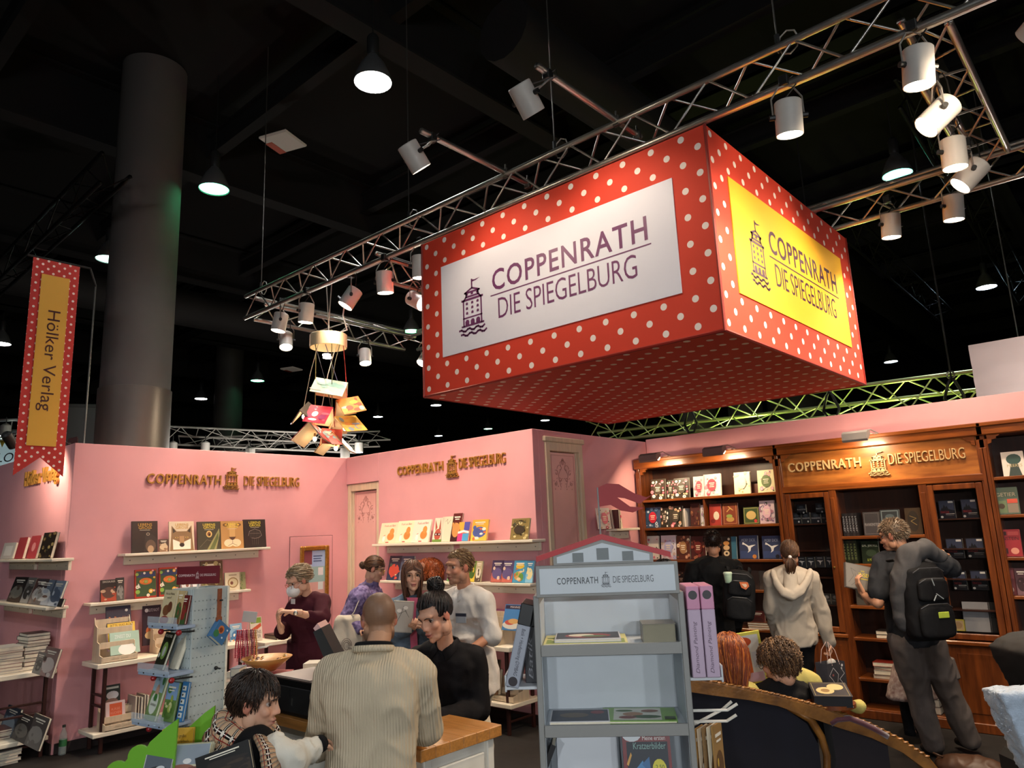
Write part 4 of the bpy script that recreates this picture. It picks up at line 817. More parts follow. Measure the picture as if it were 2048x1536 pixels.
# ---- wooden counter displays with books on the left table
def tier_box(label,M,w=.27,h=.32,d=.24):
    t=thing('display_box',label,'display box',M,'wooden counter displays'); pr=[(0,0),(-d,0),(-d,.06),(-d*.72,.07),(-d*.66,h*.42),(-d*.4,h*.46),(-d*.34,h*.78),(-.03,h*.84),(0,h)]
    for s in (-1,1): MB().prism(pr,.008,0,frame((s*w/2-.004,0,0),(0,1,0),(0,0,1),(1,0,0))).build('side_panel',PWOOD,t)
    MB().bbox(-w/2,-.008,0,w/2,0,h*.95,.002).build('back_panel',PWOOD,t); MB().bbox(-w/2,-d,0,w/2,-d+.008,.055,.002).build('front_lip',PWOOD,t); MB().bbox(-w/2,-d,0,w/2,0,.008,.002).build('base',PWOOD,t)
    for k,(y,z) in enumerate(((-d*.66,h*.3),(-d*.36,h*.62))): MB().bbox(-w/2+.004,y,z,w/2-.004,y+.006,z+.06,.001).build('step',PWOOD,t)
    mb=MB(); M2=frame((0,-d-.0004,.028),(1,0,0),(0,0,1),(0,-1,0))
    for s,(a,b) in ((COPP(),(-.08,-.012)),(SPIE(),(.012,.075))): vs,fs=fit(s,a,-.005,b,.005); mb.add([(x,y,0) for x,y in vs],fs,0,M2,'8a7250')
    mb.build('lip_print',PRINT,t,colors=True); return t
tz=.836
p=at(232,1316,X=WX+.4); tier_box('tiered wooden display box on the left wall table',T(WX+.16,p.y+.03,tz)@RZ(90),.33,.42,.26)
p=at(318,1290,X=WX+.25); tier_box('second wooden display box half behind the pegboard stand',T(WX+.1,p.y+.1,tz)@RZ(90),.26,.3,.2)
G4='books in the wooden displays'
shelf_row(dict(X=WX+.36),'in the tiered display',[(222,280,1308,1265,'mint green picture book with a glowing white animal','a8c4b4',[('e',.56,.2,.3,.26,'f6f2ea'),('e',.4,.44,.06,.05,'f0ece4'),('e',.72,.44,.06,.05,'f0ece4'),('t','ZINSST DU',.16,.72,.7,.88,'e8f0e8')])],G4,18,.012)
shelf_row(dict(X=WX+.3),'in the tiered display',[(218,272,1296,1247,'yellow picture book','e0b840',[('t','BITTE WAS ACHT',.1,.86,.95,.96,'4a3a1a')]),(216,270,1300,1256,'lilac picture book','c8a0ac',None)],G4,18,.012)
shelf_row(dict(X=WX+.22),'in the tiered display',[(215,264,1282,1214,'night-blue pirate story book','232a44',[('r',.05,.05,.95,.42,'39405e'),('e',.82,.86,.06,.04,'e8e8e0'),('t','Der Piratenkönig',.1,.56,.92,.7,'f0903a'),('r',.1,.08,.9,.2,'6a5a3a'),('p',[(.5,.2),(.7,.42),(.8,.2)],'c88a4a')])],G4,16,.018)
shelf_row(dict(X=WX+.1),'on the table behind the pegboard stand',[(286,322,1290,1212,'dark fox night story book','3a2a38',[('e',.5,.36,.34,.14,'c86a3a'),('e',.4,.25,.3,.1,'e0c090'),('e',.2,.88,.1,.05,'e8e0e0'),('t','GUTE NACHT',.3,.84,.9,.92,'d8c8d0')]),(325,352,1297,1240,'yellow animal board book','d8c84a',A_gen(52,('8ab04a','e8e0c0','c84a3a'),7))],G4,8)
p=at(225,1440,X=WX+.4); tier_box('low wooden display box on the bottom shelf of the left table',T(WX+.24,p.y+.08,.202)@RZ(90),.32,.2,.2)
shelf_row(dict(X=WX+.34),'in the low display box',[(212,250,1438,1404,'white card book with an orange square','e2c8c8',[('r',.2,.12,.84,.88,'d8603c'),('t','KÄSE',.3,.5,.74,.66,'e8a08a'),('t','KUCHEN',.26,.28,.78,.42,'e8a08a')])],G4,12,.014)
shelf_row(dict(X=WX+.24),'in the low display box',[(210,240,1412,1371,'dark green landscape book','2c3430',[('e',.5,.5,.4,.2,'c8ccd0'),('e',.45,.22,.4,.14,'8a6a60'),('r',.1,.8,.9,.9,'c8ccc0')])],G4,10,.018)
for k in range(5):
    p=at(262+k*6,1446-k*2,X=WX+.3); book('slim book standing spine out on the bottom shelf, %s of five'%('first','second','third','fourth','fifth')[k],T(p.x,p.y,.202)@RZ(0)@T(0,0,0),.2,.27-.01*(k%3),.018,('b8a89c','6a4a3c','d8d0c8','8a7a70','c8bcb0')[k],None,'spine-out books under the left table',('ABC','5a4a40'))
# corner table behind the necklaces
shelf_row(dict(X=WX+.2,z=.801),'on the narrow corner table',[(503,526,1262,1215,'white cookbook with a green salad photo','d8cfc0',[('r',.05,.74,.95,.97,'7a9a3a'),('p',[(.05,.5),(.9,.74),(.95,.6),(.4,.42)],'c85a3a'),('t','HENNIS',.1,.3,.9,.44,'3a2c24'),('t','PETER',.16,.12,.86,.26,'3a2c24')]),(463,486,1262,1222,'blue fairytale book','8ab0cc',A_gen(62,('e8e0d0','4a7aa8','e8a04a'),8))],'books on the corner table',10)
stack('dark flat book on the narrow corner table',(WX+.2,4.95,.801),3,.2,.3,('3a3428','5a5440','2c281e'),'books on the corner table',(.014,.02),90,6)
# ---- low table under the middle shelves
tier_box('wooden display box on the table under the middle shelves',T(-5.42,5.83,.831),.3,.32,.22)
shelf_row(dict(Y=5.66),'in the wooden display by the white-shirted man',[(1003,1038,1262,1212,'sky blue mountain story book','4a86c0',[('r',.03,.82,.97,.97,'2a2440'),('t','MANNIS',.3,.86,.85,.94,'e8d8d0'),('e',.5,.2,.5,.16,'d8d4c8'),('e',.4,.3,.28,.1,'c85a4a'),('e',.6,.35,.3,.1,'d8a868')])],'books under the middle shelves',18)
shelf_row(dict(Y=5.9,z=.831),'behind the wooden display',[(984,1015,1240,1180,'purple translucent folder','8a4a6a',None),(1018,1044,1246,1208,'cream booklet','b8a890',None)],'books under the middle shelves',10,.008)
tier_box('low wooden display box under the middle table',T(-5.3,5.86,.301),.4,.2,.24)
book('brown cellophane-wrapped gift book under the middle table',T(-5.42,5.62,.36)@RZ(6)@lean(12),.26,.24,.05,'4a3020',A_gen(72,('6a4a30','8a6a4a','2c1c10'),10),'books under the middle shelves')
book('dark framed book standing under the middle table',T(-5.55,5.8,.35)@lean(6),.2,.3,.02,'241a14',[('r',.2,.3,.8,.5,'5a4a30')],'books under the middle shelves')
# ================= bookcase contents =================
B='books on the bookcase'
YB_=KY+.055
shelf_row(dict(Y=YB_,z=SL[0]),'on the top bookcase shelf',[(1302,1331,996,955,'dark floral novel, first copy,','3a3026',A_flor(81,'4a4034')),(1348,1379,991,951,'dark floral novel, third copy,','3a3026',A_flor(81,'4a4034')),(1387,1410,989,948,'pink floral novel, rear copy,','efd6d2',A_flor(82,'cf4a58')),(1408,1442,989,945,'pink floral novel, front copy,','f2dcd6',A_flor(82,'cf4a58')),(1469,1501,985,941,'cream floral novel','eadab4',A_flor(84,'e8c4b0',n=18,pal=('e8a8a0','d8c090','a8a070'))),(1516,1551,981,936,'pale yellow novel with a green oval','ece0b0',A_flor(85,'6a7a4a',n=18,pal=('e8a8a8','f0e8c8','d8b0c0')))],B,6,.026)
shelf_row(dict(Y=YB_+.06,z=SL[0]),'on the top bookcase shelf',[(1333,1350,992,954,'dark floral novel, second copy,','3a3026',A_flor(81,'4a4034')),(1500,1516,981,962,'short dark book behind','5a2c1c',None)],B,6,.026)
shelf_row(dict(Y=YB_,z=SL[1]),'on the second bookcase shelf',[(1292,1321,1056,1015,'blue night novel with a red oval','34506e',A_flor(86,'c8283c',n=20,pal=('5a86a8','c8d4e0','2c3a5a'))),(1322,1337,1055,1016,'narrow dark floral novel','2c2820',A_flor(87,'4a4034',n=14)),(1339,1366,1055,1013,'floral novel with large blossoms','3a342a',A_flor(88,'4a4034')),(1382,1401,1053,1008,'dark red gothic novel','4a2420',A_flor(89,None,n=14,pal=('8a5a3a','5a2c28'))),(1403,1416,1052,1010,'white lilac floral novel','e0d8dc',A_flor(90,None,n=18,pal=('a88aa8','d8b0b8','8a9a6a'))),
 (1420,1443,1052,1009,'red christmas novel','a83a30',[('e',.6,.45,.25,.2,'d8c8b0'),('e',.3,.2,.2,.1,'7a2420')]),(1446,1477,1052,1008,'brown-red ornate novel','7a3a26',[('s',[(.1,.06),(.9,.06),(.9,.94),(.1,.94),(.1,.06)],.03,'b07a4a'),('s',[(.3,.6),(.5,.75),(.7,.66),(.4,.84)],.05,'c89a5a'),('e',.5,.25,.26,.12,'b08a4a'),('e',.45,.4,.2,.08,'8a9a4a')]),(1488,1519,1050,1016,'dark green gift novel','40502e',[('s',[(.06,.06),(.94,.06),(.94,.94),(.06,.94),(.06,.06)],.03,'a89a5a'),('e',.5,.52,.32,.26,'c8a868'),('e',.78,.18,.1,.1,'c83a3a')]),(1521,1551,1050,1004,'pink lilac floral novel','d8bcc0',A_flor(93,'e8b8c4',n=22,pal=('8a6a8a','e8d8d0','b07a8a'))),(1553,1565,1049,1006,'very dark novel','241814',None)],B,6,.026)
for k in range(3): book('upright white-paged novel between covers on the second shelf, number %s'%('one','two','three')[k],T(at((1372,1379,1481)[k],1053,Y=YB_+.1).x,YB_+.1,SL[1])@RZ(78),.15,.22,.03,('e8e0d4','d8d0c8','3a2620')[k],None,B)
shelf_row(dict(Y=YB_,z=SL[2]),'on the third bookcase shelf',[(1292,1318,1122,1075,'white gift novel','e6dcd0',A_flor(94,None,n=12)),(1323,1353,1121,1073,'white floral novel with a lilac oval','e2d6da',A_flor(95,'b8b4d8',n=22,pal=('d8a8b0','c8b0a0','a8a8c8'))),(1354,1381,1120,1073,'brown floral novel','5a2c20',A_flor(96,'a87a50',n=16,pal=('8a4a34','c88a6a','e8d0b0'))),(1383,1412,1119,1073,'dark red floral novel','4a1c1a',A_flor(97,'6a201c',n=16,pal=('8a3a34','5a2420','a86a4a'))),(1444,1464,1117,1072,'black novel with pastries','2c2018',[('e',.5,.7,.3,.1,'c88a4a'),('e',.5,.5,.32,.11,'d8b080'),('e',.5,.25,.3,.12,'e0c8a0'),('e',.5,.25,.12,.05,'2c2018'),('e',.76,.88,.12,.06,'d8c8b0')]),(1464,1474,1117,1072,'teal-spined novel','3a6a80',None),
 (1480,1517,1118,1071,'navy whale-tail novel with an orange seal','39405e',A_moby('c8803a')),(1526,1563,1117,1071,'navy whale-tail novel with a black seal','39405e',A_moby('1c1c28'))],B,6,.03)
shelf_row(dict(Y=YB_+.02,z=SL[3]),'on the fourth bookcase shelf',[(1352,1374,1172,1140,'black floral tin-like book','2a221e',A_flor(98,'1a1412',n=14,pal=('8a6a5a','c8a88a'))),(1500,1518,1165,1128,'dim brown novel','3a2a24',None),(1519,1534,1165,1128,'dim grey novel','4a423c',None)],B,6)
for k,(x,y,dz) in enumerate(((1374,1178,0),(1384,1178,0),(1379,1170,.06))): book('small beige patterned gift box on the fourth shelf, %s'%('left one','middle one','upper one')[k],T(at(x,y,Y=YB_).x,YB_+.03,SL[3]+.0+dz)@RZ(0),.11,.058,.08,'c8a07a',A_flor(99+k,None,n=8,pal=('a86a4a','e8c8a0')),B,name='gift_box',cat='box')
shelf_row(dict(Y=YB_,z=.78),'on the fifth bookcase shelf',[(1500,1530,1245,1210,'wine-red novel','5a2622',A_gen(101,('7a3a30','3a1614'),6)),(1398,1425,1250,1212,'brown-red novel','4a201a',A_gen(102,('6a3a30',),5))],B,6)
stack('wooden-looking flat book left of the hoodie woman',(-3.62,KY+.13,.781),3,.3,.2,('8a5a34','a87444','6a3a20'),B,(.02,.03),0,8)
# glass cupboards: small boxed editions
G5='boxed editions behind the glass'
def boxes(lst,zs,desc,col,art,d=.04,y=KY+.12):
    for i,(x0,x1,yb,yt) in enumerate(lst):
        p0=at(x0,yb,Y=y); p1=at(x1,yb,Y=y); z=min(zs,key=lambda q:abs(q-p0.z)); h=at(x0,yt,Y=y).z-p0.z
        zz=z if abs(z-p0.z)<.05 else p0.z
        book('%s, %s of %d'%(desc,('first','second','third','fourth','fifth','sixth')[i],len(lst)),T((p0.x+p1.x)/2,y+d/2,zz),abs(p1.x-p0.x),h,d,col,art,G5,name='boxed_edition')
zz=(1.9,1.62,1.34,1.06,.86)
boxes([(1586,1604,1053,1030),(1606,1622,1053,1030),(1624,1643,1052,1030),(1646,1657,1052,1030)],zz,'small black monster-tale box in the lower glass row','23262c',A_frank)
boxes([(1595,1613,1030,1009),(1633,1650,1030,1008)],(1.999,),'small black monster-tale box stacked on top behind glass','23262c',A_frank)
boxes([(1597,1613,1136,1114),(1615,1631,1136,1114),(1633,1650,1135,1113),(1653,1667,1135,1113)],zz,'small dark whale-tail box behind the left glass door','33363c',A_whale)
boxes([(1648,1662,1205,1184),(1664,1678,1205,1184)],zz,'small grey adventure box behind the left glass door','3c3a3a',[('e',.5,.7,.3,.16,'8a8a8a'),('t','DRACULA',.08,.3,.92,.46,'a8a8a8')])
boxes([(1880,1912,1033,996),(1925,1957,1031,993)],zz,'dark castle boxed novel in the upper right glass row','1c1a26',A_drac)
boxes([(1896,1930,1117,1077),(1936,1972,1116,1076)],zz,'dark castle boxed novel in the middle right glass row','1c1a20',A_drac)
boxes([(1908,1936,1180,1142),(1945,1978,1180,1141)],zz,'dark castle boxed novel in the lower right glass row','18161c',A_drac)
shelf_row(dict(Y=KY+.11,z=.858),'at the bottom of the right glass door',[(1907,1934,1272,1249,'small yellow-edged gift book','e0cc4a',[('r',.06,.06,.86,.88,'c8a87a'),('e',.46,.48,.3,.3,'b08a60')]),(1932,1987,1274,1215,'blank pale grey card','a9a6a6',None),(1984,2000,1276,1216,'black art book','171414',[('t','INSEL',.1,.5,.95,.62,'6a645c')])],G5,8)
# middle open bay
shelf_row(dict(Y=YB_+.04,z=1.758),'in the open middle bay',[(1729,1763,1069,1022,'dark grey monster novel','3a3638',[('t','FRANKENSTEIN',.06,.4,.96,.52,'8a8484'),('s',[(.08,.06),(.92,.06),(.92,.94),(.08,.94),(.08,.06)],.02,'6a6464')]),(1764,1803,1069,1018,'silver ornate black novel','2c3034',[('s',[(.08,.06),(.92,.06),(.92,.94),(.08,.94),(.08,.06)],.05,'6a7478'),('e',.5,.7,.25,.12,'4a5458')]),(1814,1846,1069,1016,'brown ornate gothic novel','3a2a1a',[('e',.5,.5,.36,.4,'241a10'),('s',[(.3,.7),(.7,.6),(.35,.5),(.7,.35)],.03,'8a7040')])],B,6,.03)
for k in range(5): book('black spine-out novel in the middle bay, %s from the left'%('first','second','third','fourth','fifth')[k],T(at(1697+k*6,1070,Y=YB_+.14).x,YB_+.12,1.758)@RZ(90),.15,.235,.032,('1e1c1e','2a2628')[k%2],None,B,('NOVEL','9a9aa0'))
shelf_row(dict(Y=YB_+.04,z=1.478),'in the open middle bay',[(1727,1762,1138,1093,'dark green two-faced novel','22301e',[('t','DR. JEKYLL',.06,.72,.94,.84,'c8ccb8'),('t','& MR. HYDE',.3,.1,.96,.22,'c8d84a'),('e',.55,.46,.3,.16,'3c4c34')]),(1776,1800,1138,1096,'second dark green novel','2a2c26',[('t','JEKYLL',.1,.7,.9,.82,'c8ccb8')])],B,6,.03)
for k in range(4): book('green-black spine-out novel in the middle bay, %s from the left'%('first','second','third','fourth')[k],T(at(1700+k*7,1138,Y=YB_+.14).x,YB_+.12,1.478)@RZ(90),.15,.235,.036,('1c241a','26301e')[k%2],None,B,('HYDE','8a9a60'))
book('grey patterned novel lower in the middle bay',T(at(1735,1208,Y=YB_+.05).x,YB_+.05,1.068)@lean(6),.2,.27,.03,'36322e',A_gen(111,('4a4640','2a2622'),6),B)
stack('flat dark box book in the middle bay',(-2.32,KY+.16,.758),2,.24,.17,('2a2422','3a3230'),B,(.03,.04),0,9)
stack('red flat book low in the middle bay',(-2.38,KY+.15,.372),4,.24,.17,('b8aca0','a89c90','8a2a22','a2362a'),B,(.03,.045),0,10)
stack('red flat book low in the middle bay by the partition',(-2.0,KY+.15,.372),4,.2,.17,('7a2a20','9a3426','c8baa8','8a2a22'),B,(.03,.045),0,12)
stack('thick flat white-paged book on the bottom of the middle bay',(-2.05,KY+.16,.092),3,.22,.17,('5a4a44','6a5a50','8a7060'),B,(.06,.07),0,11)
# right bay
shelf_row(dict(Y=YB_,z=2.262),'in the right bay',[(2007,2052,949,900,'white book with a dark green tree head','e2d8cc',[('e',.55,.68,.34,.22,'2c4a44'),('p',[(.4,.5),(.7,.5),(.85,0),(.25,0)],'34423e'),('t','MEERES',.22,.36,.9,.48,'b8a878')])],B,6,.03)
shelf_row(dict(Y=YB_,z=1.918),'in the right bay',[(1994,2041,1029,975,'sage green nature book','5a6a5a',[('r',.06,.05,.48,.5,'6a7a58'),('r',.52,.4,.96,.56,'c8503c'),('r',.52,.05,.96,.38,'8a7a6a'),('t','GETIER',.08,.66,.92,.8,'c8b898'),('e',.26,.3,.14,.1,'4a3a2c')])],B,6,.04)
shelf_row(dict(Y=YB_,z=1.54),'in the right bay',[(2000,2046,1112,1058,'crimson science book','9c2c34',[('r',.06,.78,.42,.92,'3a1c1e'),('r',.48,.78,.94,.92,'b84a4a'),('t','EINSTEIN',.08,.6,.92,.72,'2a1214'),('r',.06,.1,.4,.3,'3a1c1e'),('e',.7,.2,.18,.12,'d8907a')])],B,6,.04)
shelf_row(dict(Y=YB_,z=1.2),'in the right bay',[(2012,2035,1192,1138,'dim red natural history book','5c2428',[('r',.06,.6,.94,.92,'74343a'),('e',.5,.2,.3,.12,'b89a8a')]),(2036,2060,1192,1138,'dim mauve natural history book','54343c',A_gen(116,('74545a','3a2024'),5))],B,6,.03)
# small shelf on the return wall
shelf_row(dict(X=RX1+.1,z=1.93),'on the small return-wall shelf',[(1199,1224,1057,1015,'white floral novel with a pink oval','e8d8cc',A_flor(121,'e07a86',n=20)),(1228,1246,1056,1018,'cream floral notebook','e0d0b8',A_flor(122,None,n=16))],'books on the return wall',6)
book('dark spine-out novel at the end of the small return-wall shelf',T(RX1+.1,7.42,1.93)@RZ(0),.14,.22,.03,'5a2a2c',None,'books on the return wall',('ROMAN','d8c0a8'))
# ================= display stand contents =================
def on_ds(x,y,z): return DST.matrix_basis@T(x,y,z)
G6='items on the grey display stand'
def flat(label,x,y,z,rz,w,h,t,col,art,g=G6,**k): return book(label,on_ds(x,y,z+t/2)@RZ(rz)@RX(-90)@T(0,0,-h/2),w,h,t,col,art,g,**k)
flat('yellow paper-craft pad lying on the upper display shelf',-.1,.15,zs[0],0,.34,.24,.012,'d8cc7a',A_gen(131,('8a9a4a','e8e0a8'),6)); flat('dark red and cream craft book lying on the upper display shelf',-.09,.14,zs[0]+.0125,0,.27,.2,.012,'c8c4c8',[('r',.02,.1,.98,.98,'2c2c34'),('e',.5,.5,.36,.3,'8a2c2a'),('e',.4,.55,.2,.18,'d8d0b8'),('e',.6,.4,.2,.12,'4a6a3a')])
flat('grey lidded gift box at the upper display shelf end',.2,.12,zs[0],0,.135,.14,.075,'6f6a5e',None,name='gift_box',cat='box',pcol='8a8470')
flat('spiral bound dark pattern pad on the middle display shelf',-.14,.14,zs[1],0,.24,.2,.014,'d0cdd0',[('r',.02,.04,.98,.94,'3c3d4a'),('e',.8,.72,.12,.14,'8a3a44'),('e',.4,.5,.25,.2,'6a5a4a')]); flat('green craft book with paper animals on the middle display shelf',.1,.15,zs[1],-3,.3,.22,.012,'7aa840',[('r',.16,.08,.8,.94,'d8d8cc'),('e',.3,.75,.12,.08,'4a6a34'),('e',.42,.5,.14,.14,'a87a5a'),('e',.6,.3,.2,.12,'3c5c34'),('e',.65,.72,.12,.1,'8a5a48'),('e',.35,.25,.12,.1,'7a3a30'),('r',.84,.1,.98,.3,'3c4a2c')])
book('red and navy scratch-art pad with a yellow price disc on the lowest display shelf',on_ds(.12,.1,zs[2])@lean(8),.19,.27,.02,'7a1c22',[('r',.08,.14,.94,.8,'1a2230'),('e',.2,.9,.2,.1,'d8dce0'),('t','Mini',.1,.88,.28,.95,'2a3a5a'),('t','Meine ersten',.42,.82,.9,.88,'e8e4e0'),('t','Kratzerbilder',.22,.7,.9,.79,'8ab0a8'),('e',.74,.42,.15,.15,'d8cc3a'),('t','2,50',.66,.42,.84,.49,'3a5a2a'),('t','2,50',.66,.34,.84,.4,'3a5a2a'),('p',[(.2,.4),(.4,.55),(.5,.35),(.35,.28)],'4a86b8'),('p',[(.38,.5),(.54,.6),(.56,.36)],'3a6a9a'),('p',[(.06,.5),(.16,.66),(.18,.62),(.1,.48)],'d8a04a')],G6)
book('blank white backing card on the lowest display shelf',on_ds(-.12,.2,zs[2])@lean(8),.25,.24,.01,'c9ccd2',None,G6)
def craft_box(label,x,z,c1,c2,ink,title,lean_,y=.12,w=.055,h=.36,d=.2):
    o=thing('craft_kit_box',label,'box',on_ds(x,y,z)@RY(lean_),'narrow craft kit boxes')
    MB().bbox(-w/2,-d/2,0,w/2,d/2,h*.74,.003).build('box_body',mat('kit_'+c1,c1,.4),o); MB().bbox(-w/2,-d/2,h*.74,w/2,d/2,h,.003).build('box_lid_band',mat('kit_'+c2,c2,.4),o)
    mb=MB(); vs,fs=fit(text2(title,.25),0,0,h*.56,w*.36); F=frame((w*.16,-d/2-.0006,h*.05),(0,0,1),(-1,0,0),(0,-1,0)) if lean_<1 else frame((-w*.16,-d/2-.0006,h*.7),(0,0,-1),(1,0,0),(0,-1,0))
    mb.add([(x_,y_,0) for x_,y_ in vs],fs,0,F,ink); s=ell(0,0,w*.34,w*.34,18); mb.add([(x_,y_,0) for x_,y_ in s[0]],s[1],0,frame((0,-d/2-.0006,h*.9 if lean_<1 else h*.07),(1,0,0),(0,0,1),(0,-1,0)),'2a2228'); mb.build('box_print',PRINT,o,colors=True); return o
zz_=zs[0]-.13
craft_box('pink diamond painting kit box next to the stand side',hw+.05,zz_,'b9a2b8','c987a6','5a4458','Diamond Painting',0,w=.052,h=.35); craft_box('pink diamond painting kit box, outer one of two',hw+.106,zz_,'b9a2b8','c987a6','5a4458','Diamond Painting',0,w=.052,h=.35)
craft_box('silver marbled gymbag craft kit box leaning on the left tray',-hw-.115,zs[0]-.15,'9ca0ac','121214','1c1c22','Batik + Handlettering GYMBAG',14,w=.055,h=.33)
craft_box('dark craft kit box standing behind the gymbag kit',-hw-.04,zs[0]-.15,'2a2a30','141416','8a8a90','Batik',0,.2,w=.05,h=.3)
for k in range(5): book('narrow hanging craft pouch on the wire hooks, %s of five'%('first','second','third','fourth','fifth')[k],on_ds(hw+.03+.02*k,.06+.012*k,zs[1]-.3)@RZ(60),.1,.28,.006,('b88a4a','c8b49a','8a6a44','d8ccb4','a8804a')[k],A_gen(140+k,('d8b04a','6a4a2c','e8e0d0'),5),'craft pouches on wire hooks',name='craft_pouch',cat='pouch')
book('black pattern folder leaning on the lower left tray',on_ds(-hw-.08,.1,zs[0]-.645)@RY(24),.02,.3,.14,'1c1a1c',None,G6)
# ================= pegboard contents =================
def on_pg(x,y,z): return PGT.matrix_basis@T(x,y,z)
G7='books on the pegboard tower'
def peg_book(label,k,y,w,h,t,col,art,dx=-.045,ln=10,rz=0): return book(label,on_pg(dx,y,PT[k]+.001)@RZ(-90+rz)@lean(ln),w,h,t,col,art,G7)
peg_book('cream board book with a brown horse on the top tray',0,.13,.1,.155,.012,'d8c49a',[('e',.4,.4,.26,.16,'7a4a2c'),('e',.66,.5,.18,.16,'6a3a24'),('e',.4,.12,.36,.12,'8a2a24'),('t','Wo ist Mama,',.14,.84,.86,.92,'3a2418'),('t','wo?',.3,.74,.66,.81,'3a2418')],-.05); peg_book('second cream board book on the top tray',0,.065,.05,.15,.012,'c8ac7a',A_gen(151,('7a4a2c','3a5a2a'),5),-.035); peg_book('dark red board book on the top tray',0,.03,.05,.13,.012,'6a1c1c',A_gen(152,('3a5a2a','8a2a24'),5),-.03)
peg_book('dark wild-animal board book tilted on the middle tray',1,.15,.115,.165,.014,'2c2c1c',[('e',.55,.5,.3,.24,'7a9a4a'),('e',.55,.48,.14,.14,'b8b8b4'),('t','WELCHE FARBE',.1,.86,.9,.94,'e8e0c8'),('e',.16,.36,.1,.07,'d8d4c0')],-.06,18,-14); peg_book('cream board book back behind the wild-animal book',1,.08,.07,.15,.02,'cfc8b4',None,-.03,18,-14)
peg_book('green picture book with a baby dragon on the lower tray',2,.15,.125,.2,.014,'7f9a5c',[('r',.02,.6,.98,.98,'a8bcc8'),('e',.5,.36,.36,.24,'dfe2d4'),('e',.5,.62,.16,.14,'c89a84'),('e',.52,.48,.16,.08,'3f7a34'),('t','Tilo von',.3,.4,.7,.46,'6a6a5a'),('t','Löwenbaum',.24,.3,.78,.37,'6a6a5a'),('e',.85,.86,.12,.1,'4a7a4a')],-.09,16,-12)
peg_book('meadow picture book standing on the lower tray',2,.045,.085,.165,.01,'6a8a4a',[('r',0,.55,1,1,'86a4cc'),('e',.5,.3,.46,.24,'5a7a34'),('e',.3,.8,.2,.1,'4a7a3a')]+A_gen(155,('9aa84a','c8c890','4a6a2c'),8)[2:],-.07); peg_book('blue picture-tile memory book on the lower tray',2,-.01,.045,.165,.012,'3a78b0',[('r',.2,.1+.17*i,.8,.22+.17*i,'e8e4dc') for i in range(5)]+[('e',.4,.16+.17*i,.12,.03,'2a2a2a') for i in range(5)],-.045)
z=at(428,1268,D=3.4).z
o=book('small blue cloth-bound buggy book hanging from a brown strap',on_pg(.125,-.03,z)@RZ(8)@Matrix.Rotation(math.radians(38),4,'Y')@T(0,0,-.045),.085,.085,.03,'3f6f9c',[('e',.4,.62,.22,.22,'c8703c'),('e',.4,.6,.14,.14,'7a3a24'),('e',.2,.3,.2,.2,'3a7a4a'),('e',.8,.8,.06,.05,'d8e4ec'),('e',.7,.3,.06,.05,'d8e4ec')],G7)
s=thing('hanging_strap','brown patterned fabric strap on a peg of the blue tower','strap',on_pg(.12,-.03,z)); MB().bbox(-.012,-.002,.06,.012,.002,.2,.001).bbox(-.016,-.004,.05,.016,.004,.07,.002).build('strap_band',mat('strap_brown','8a4a2c',.7,var=.3,scale=80),s)
# ================= people =================
SKINM=vcmat('skin_paint',.5,spec=.35); HAIRM=vcmat('hair_paint',.42,spec=.4)
def remesh(mb,vox,sm=3,fac=.5):
    me=mb.mesh('tmp',SKINM); o=bpy.data.objects.new('tmp',me); COL.objects.link(o)
    r=o.modifiers.new('r','REMESH'); r.mode='VOXEL'; r.voxel_size=vox
    if sm: s=o.modifiers.new('s','SMOOTH'); s.iterations=sm; s.factor=fac
    dg=bpy.context.evaluated_depsgraph_get(); e=o.evaluated_get(dg); m=e.to_mesh()
    n=len(m.vertices); co=np.empty(n*3,'f'); m.vertices.foreach_get('co',co); fs=[tuple(p.vertices) for p in m.polygons]
    e.to_mesh_clear(); bpy.data.objects.remove(o); bpy.data.meshes.remove(me)
    return co.reshape(-1,3),fs
def caps(mb,pts,rs,n=12):
    pts=[V(p) for p in pts]
    for i,p in enumerate(pts): mb.ball(p,rs[i],n,8)
    for i in range(len(pts)-1):
        if (pts[i+1]-pts[i]).length>1e-4: mb.tube([pts[i],pts[i+1]],[rs[i],rs[i+1]],n)
def loft(mb,rings,n=20):
    vs=[];fs=[]
    for c,u,v,a,b in rings:
        for k in range(n):
            t=2*math.pi*k/n; cs,sn=math.cos(t),math.sin(t); p=.8
            vs.append(c+u*(a*math.copysign(abs(cs)**p,cs))+v*(b*math.copysign(abs(sn)**p,sn)))
    L=len(rings)
    for i in range(L-1):
        for k in range(n): a=i*n+k;b=i*n+(k+1)%n; fs.append((a,b,b+n,a+n))
    fs+=[tuple(range(n-1,-1,-1)),tuple((L-1)*n+k for k in range(n))]; mb.add(vs,fs)
def folds(co,amp,freq,seed=0,stretch=(1,1,.55),fs=None):
    """push the cloth along its normals: soft swells plus sharper creases"""
    co=np.asarray(co,'d'); out=co.copy()
    if fs is not None:
        nr=np.zeros_like(co); q=np.array([f[:4] if len(f)>3 else (*f,f[2]) for f in fs]); n=np.cross(co[q[:,2]]-co[q[:,0]],co[q[:,3]]-co[q[:,1]])
        for k in range(4): np.add.at(nr,q[:,k],n)
        nr/=np.maximum(np.linalg.norm(nr,axis=1),1e-9)[:,None]
    else:
        nr=co-co.mean(0); nr[:,2]=0; nr/=np.maximum(np.linalg.norm(nr,axis=1),1e-6)[:,None]
    nn=noise.noise
    for i,p in enumerate(co):
        q=V((p[0]*stretch[0]+p[2]*.25,p[1]*stretch[1],p[2]*stretch[2]-p[0]*.3))*freq+V((seed*3.1,seed*1.7,0)); a=nn(q); b=1-abs(nn(q*1.35+V((5,2,seed))))*2.6
        out[i]+=nr[i]*max(-.006,amp*(.9*a+.55*max(0,b)-.25))
    return out
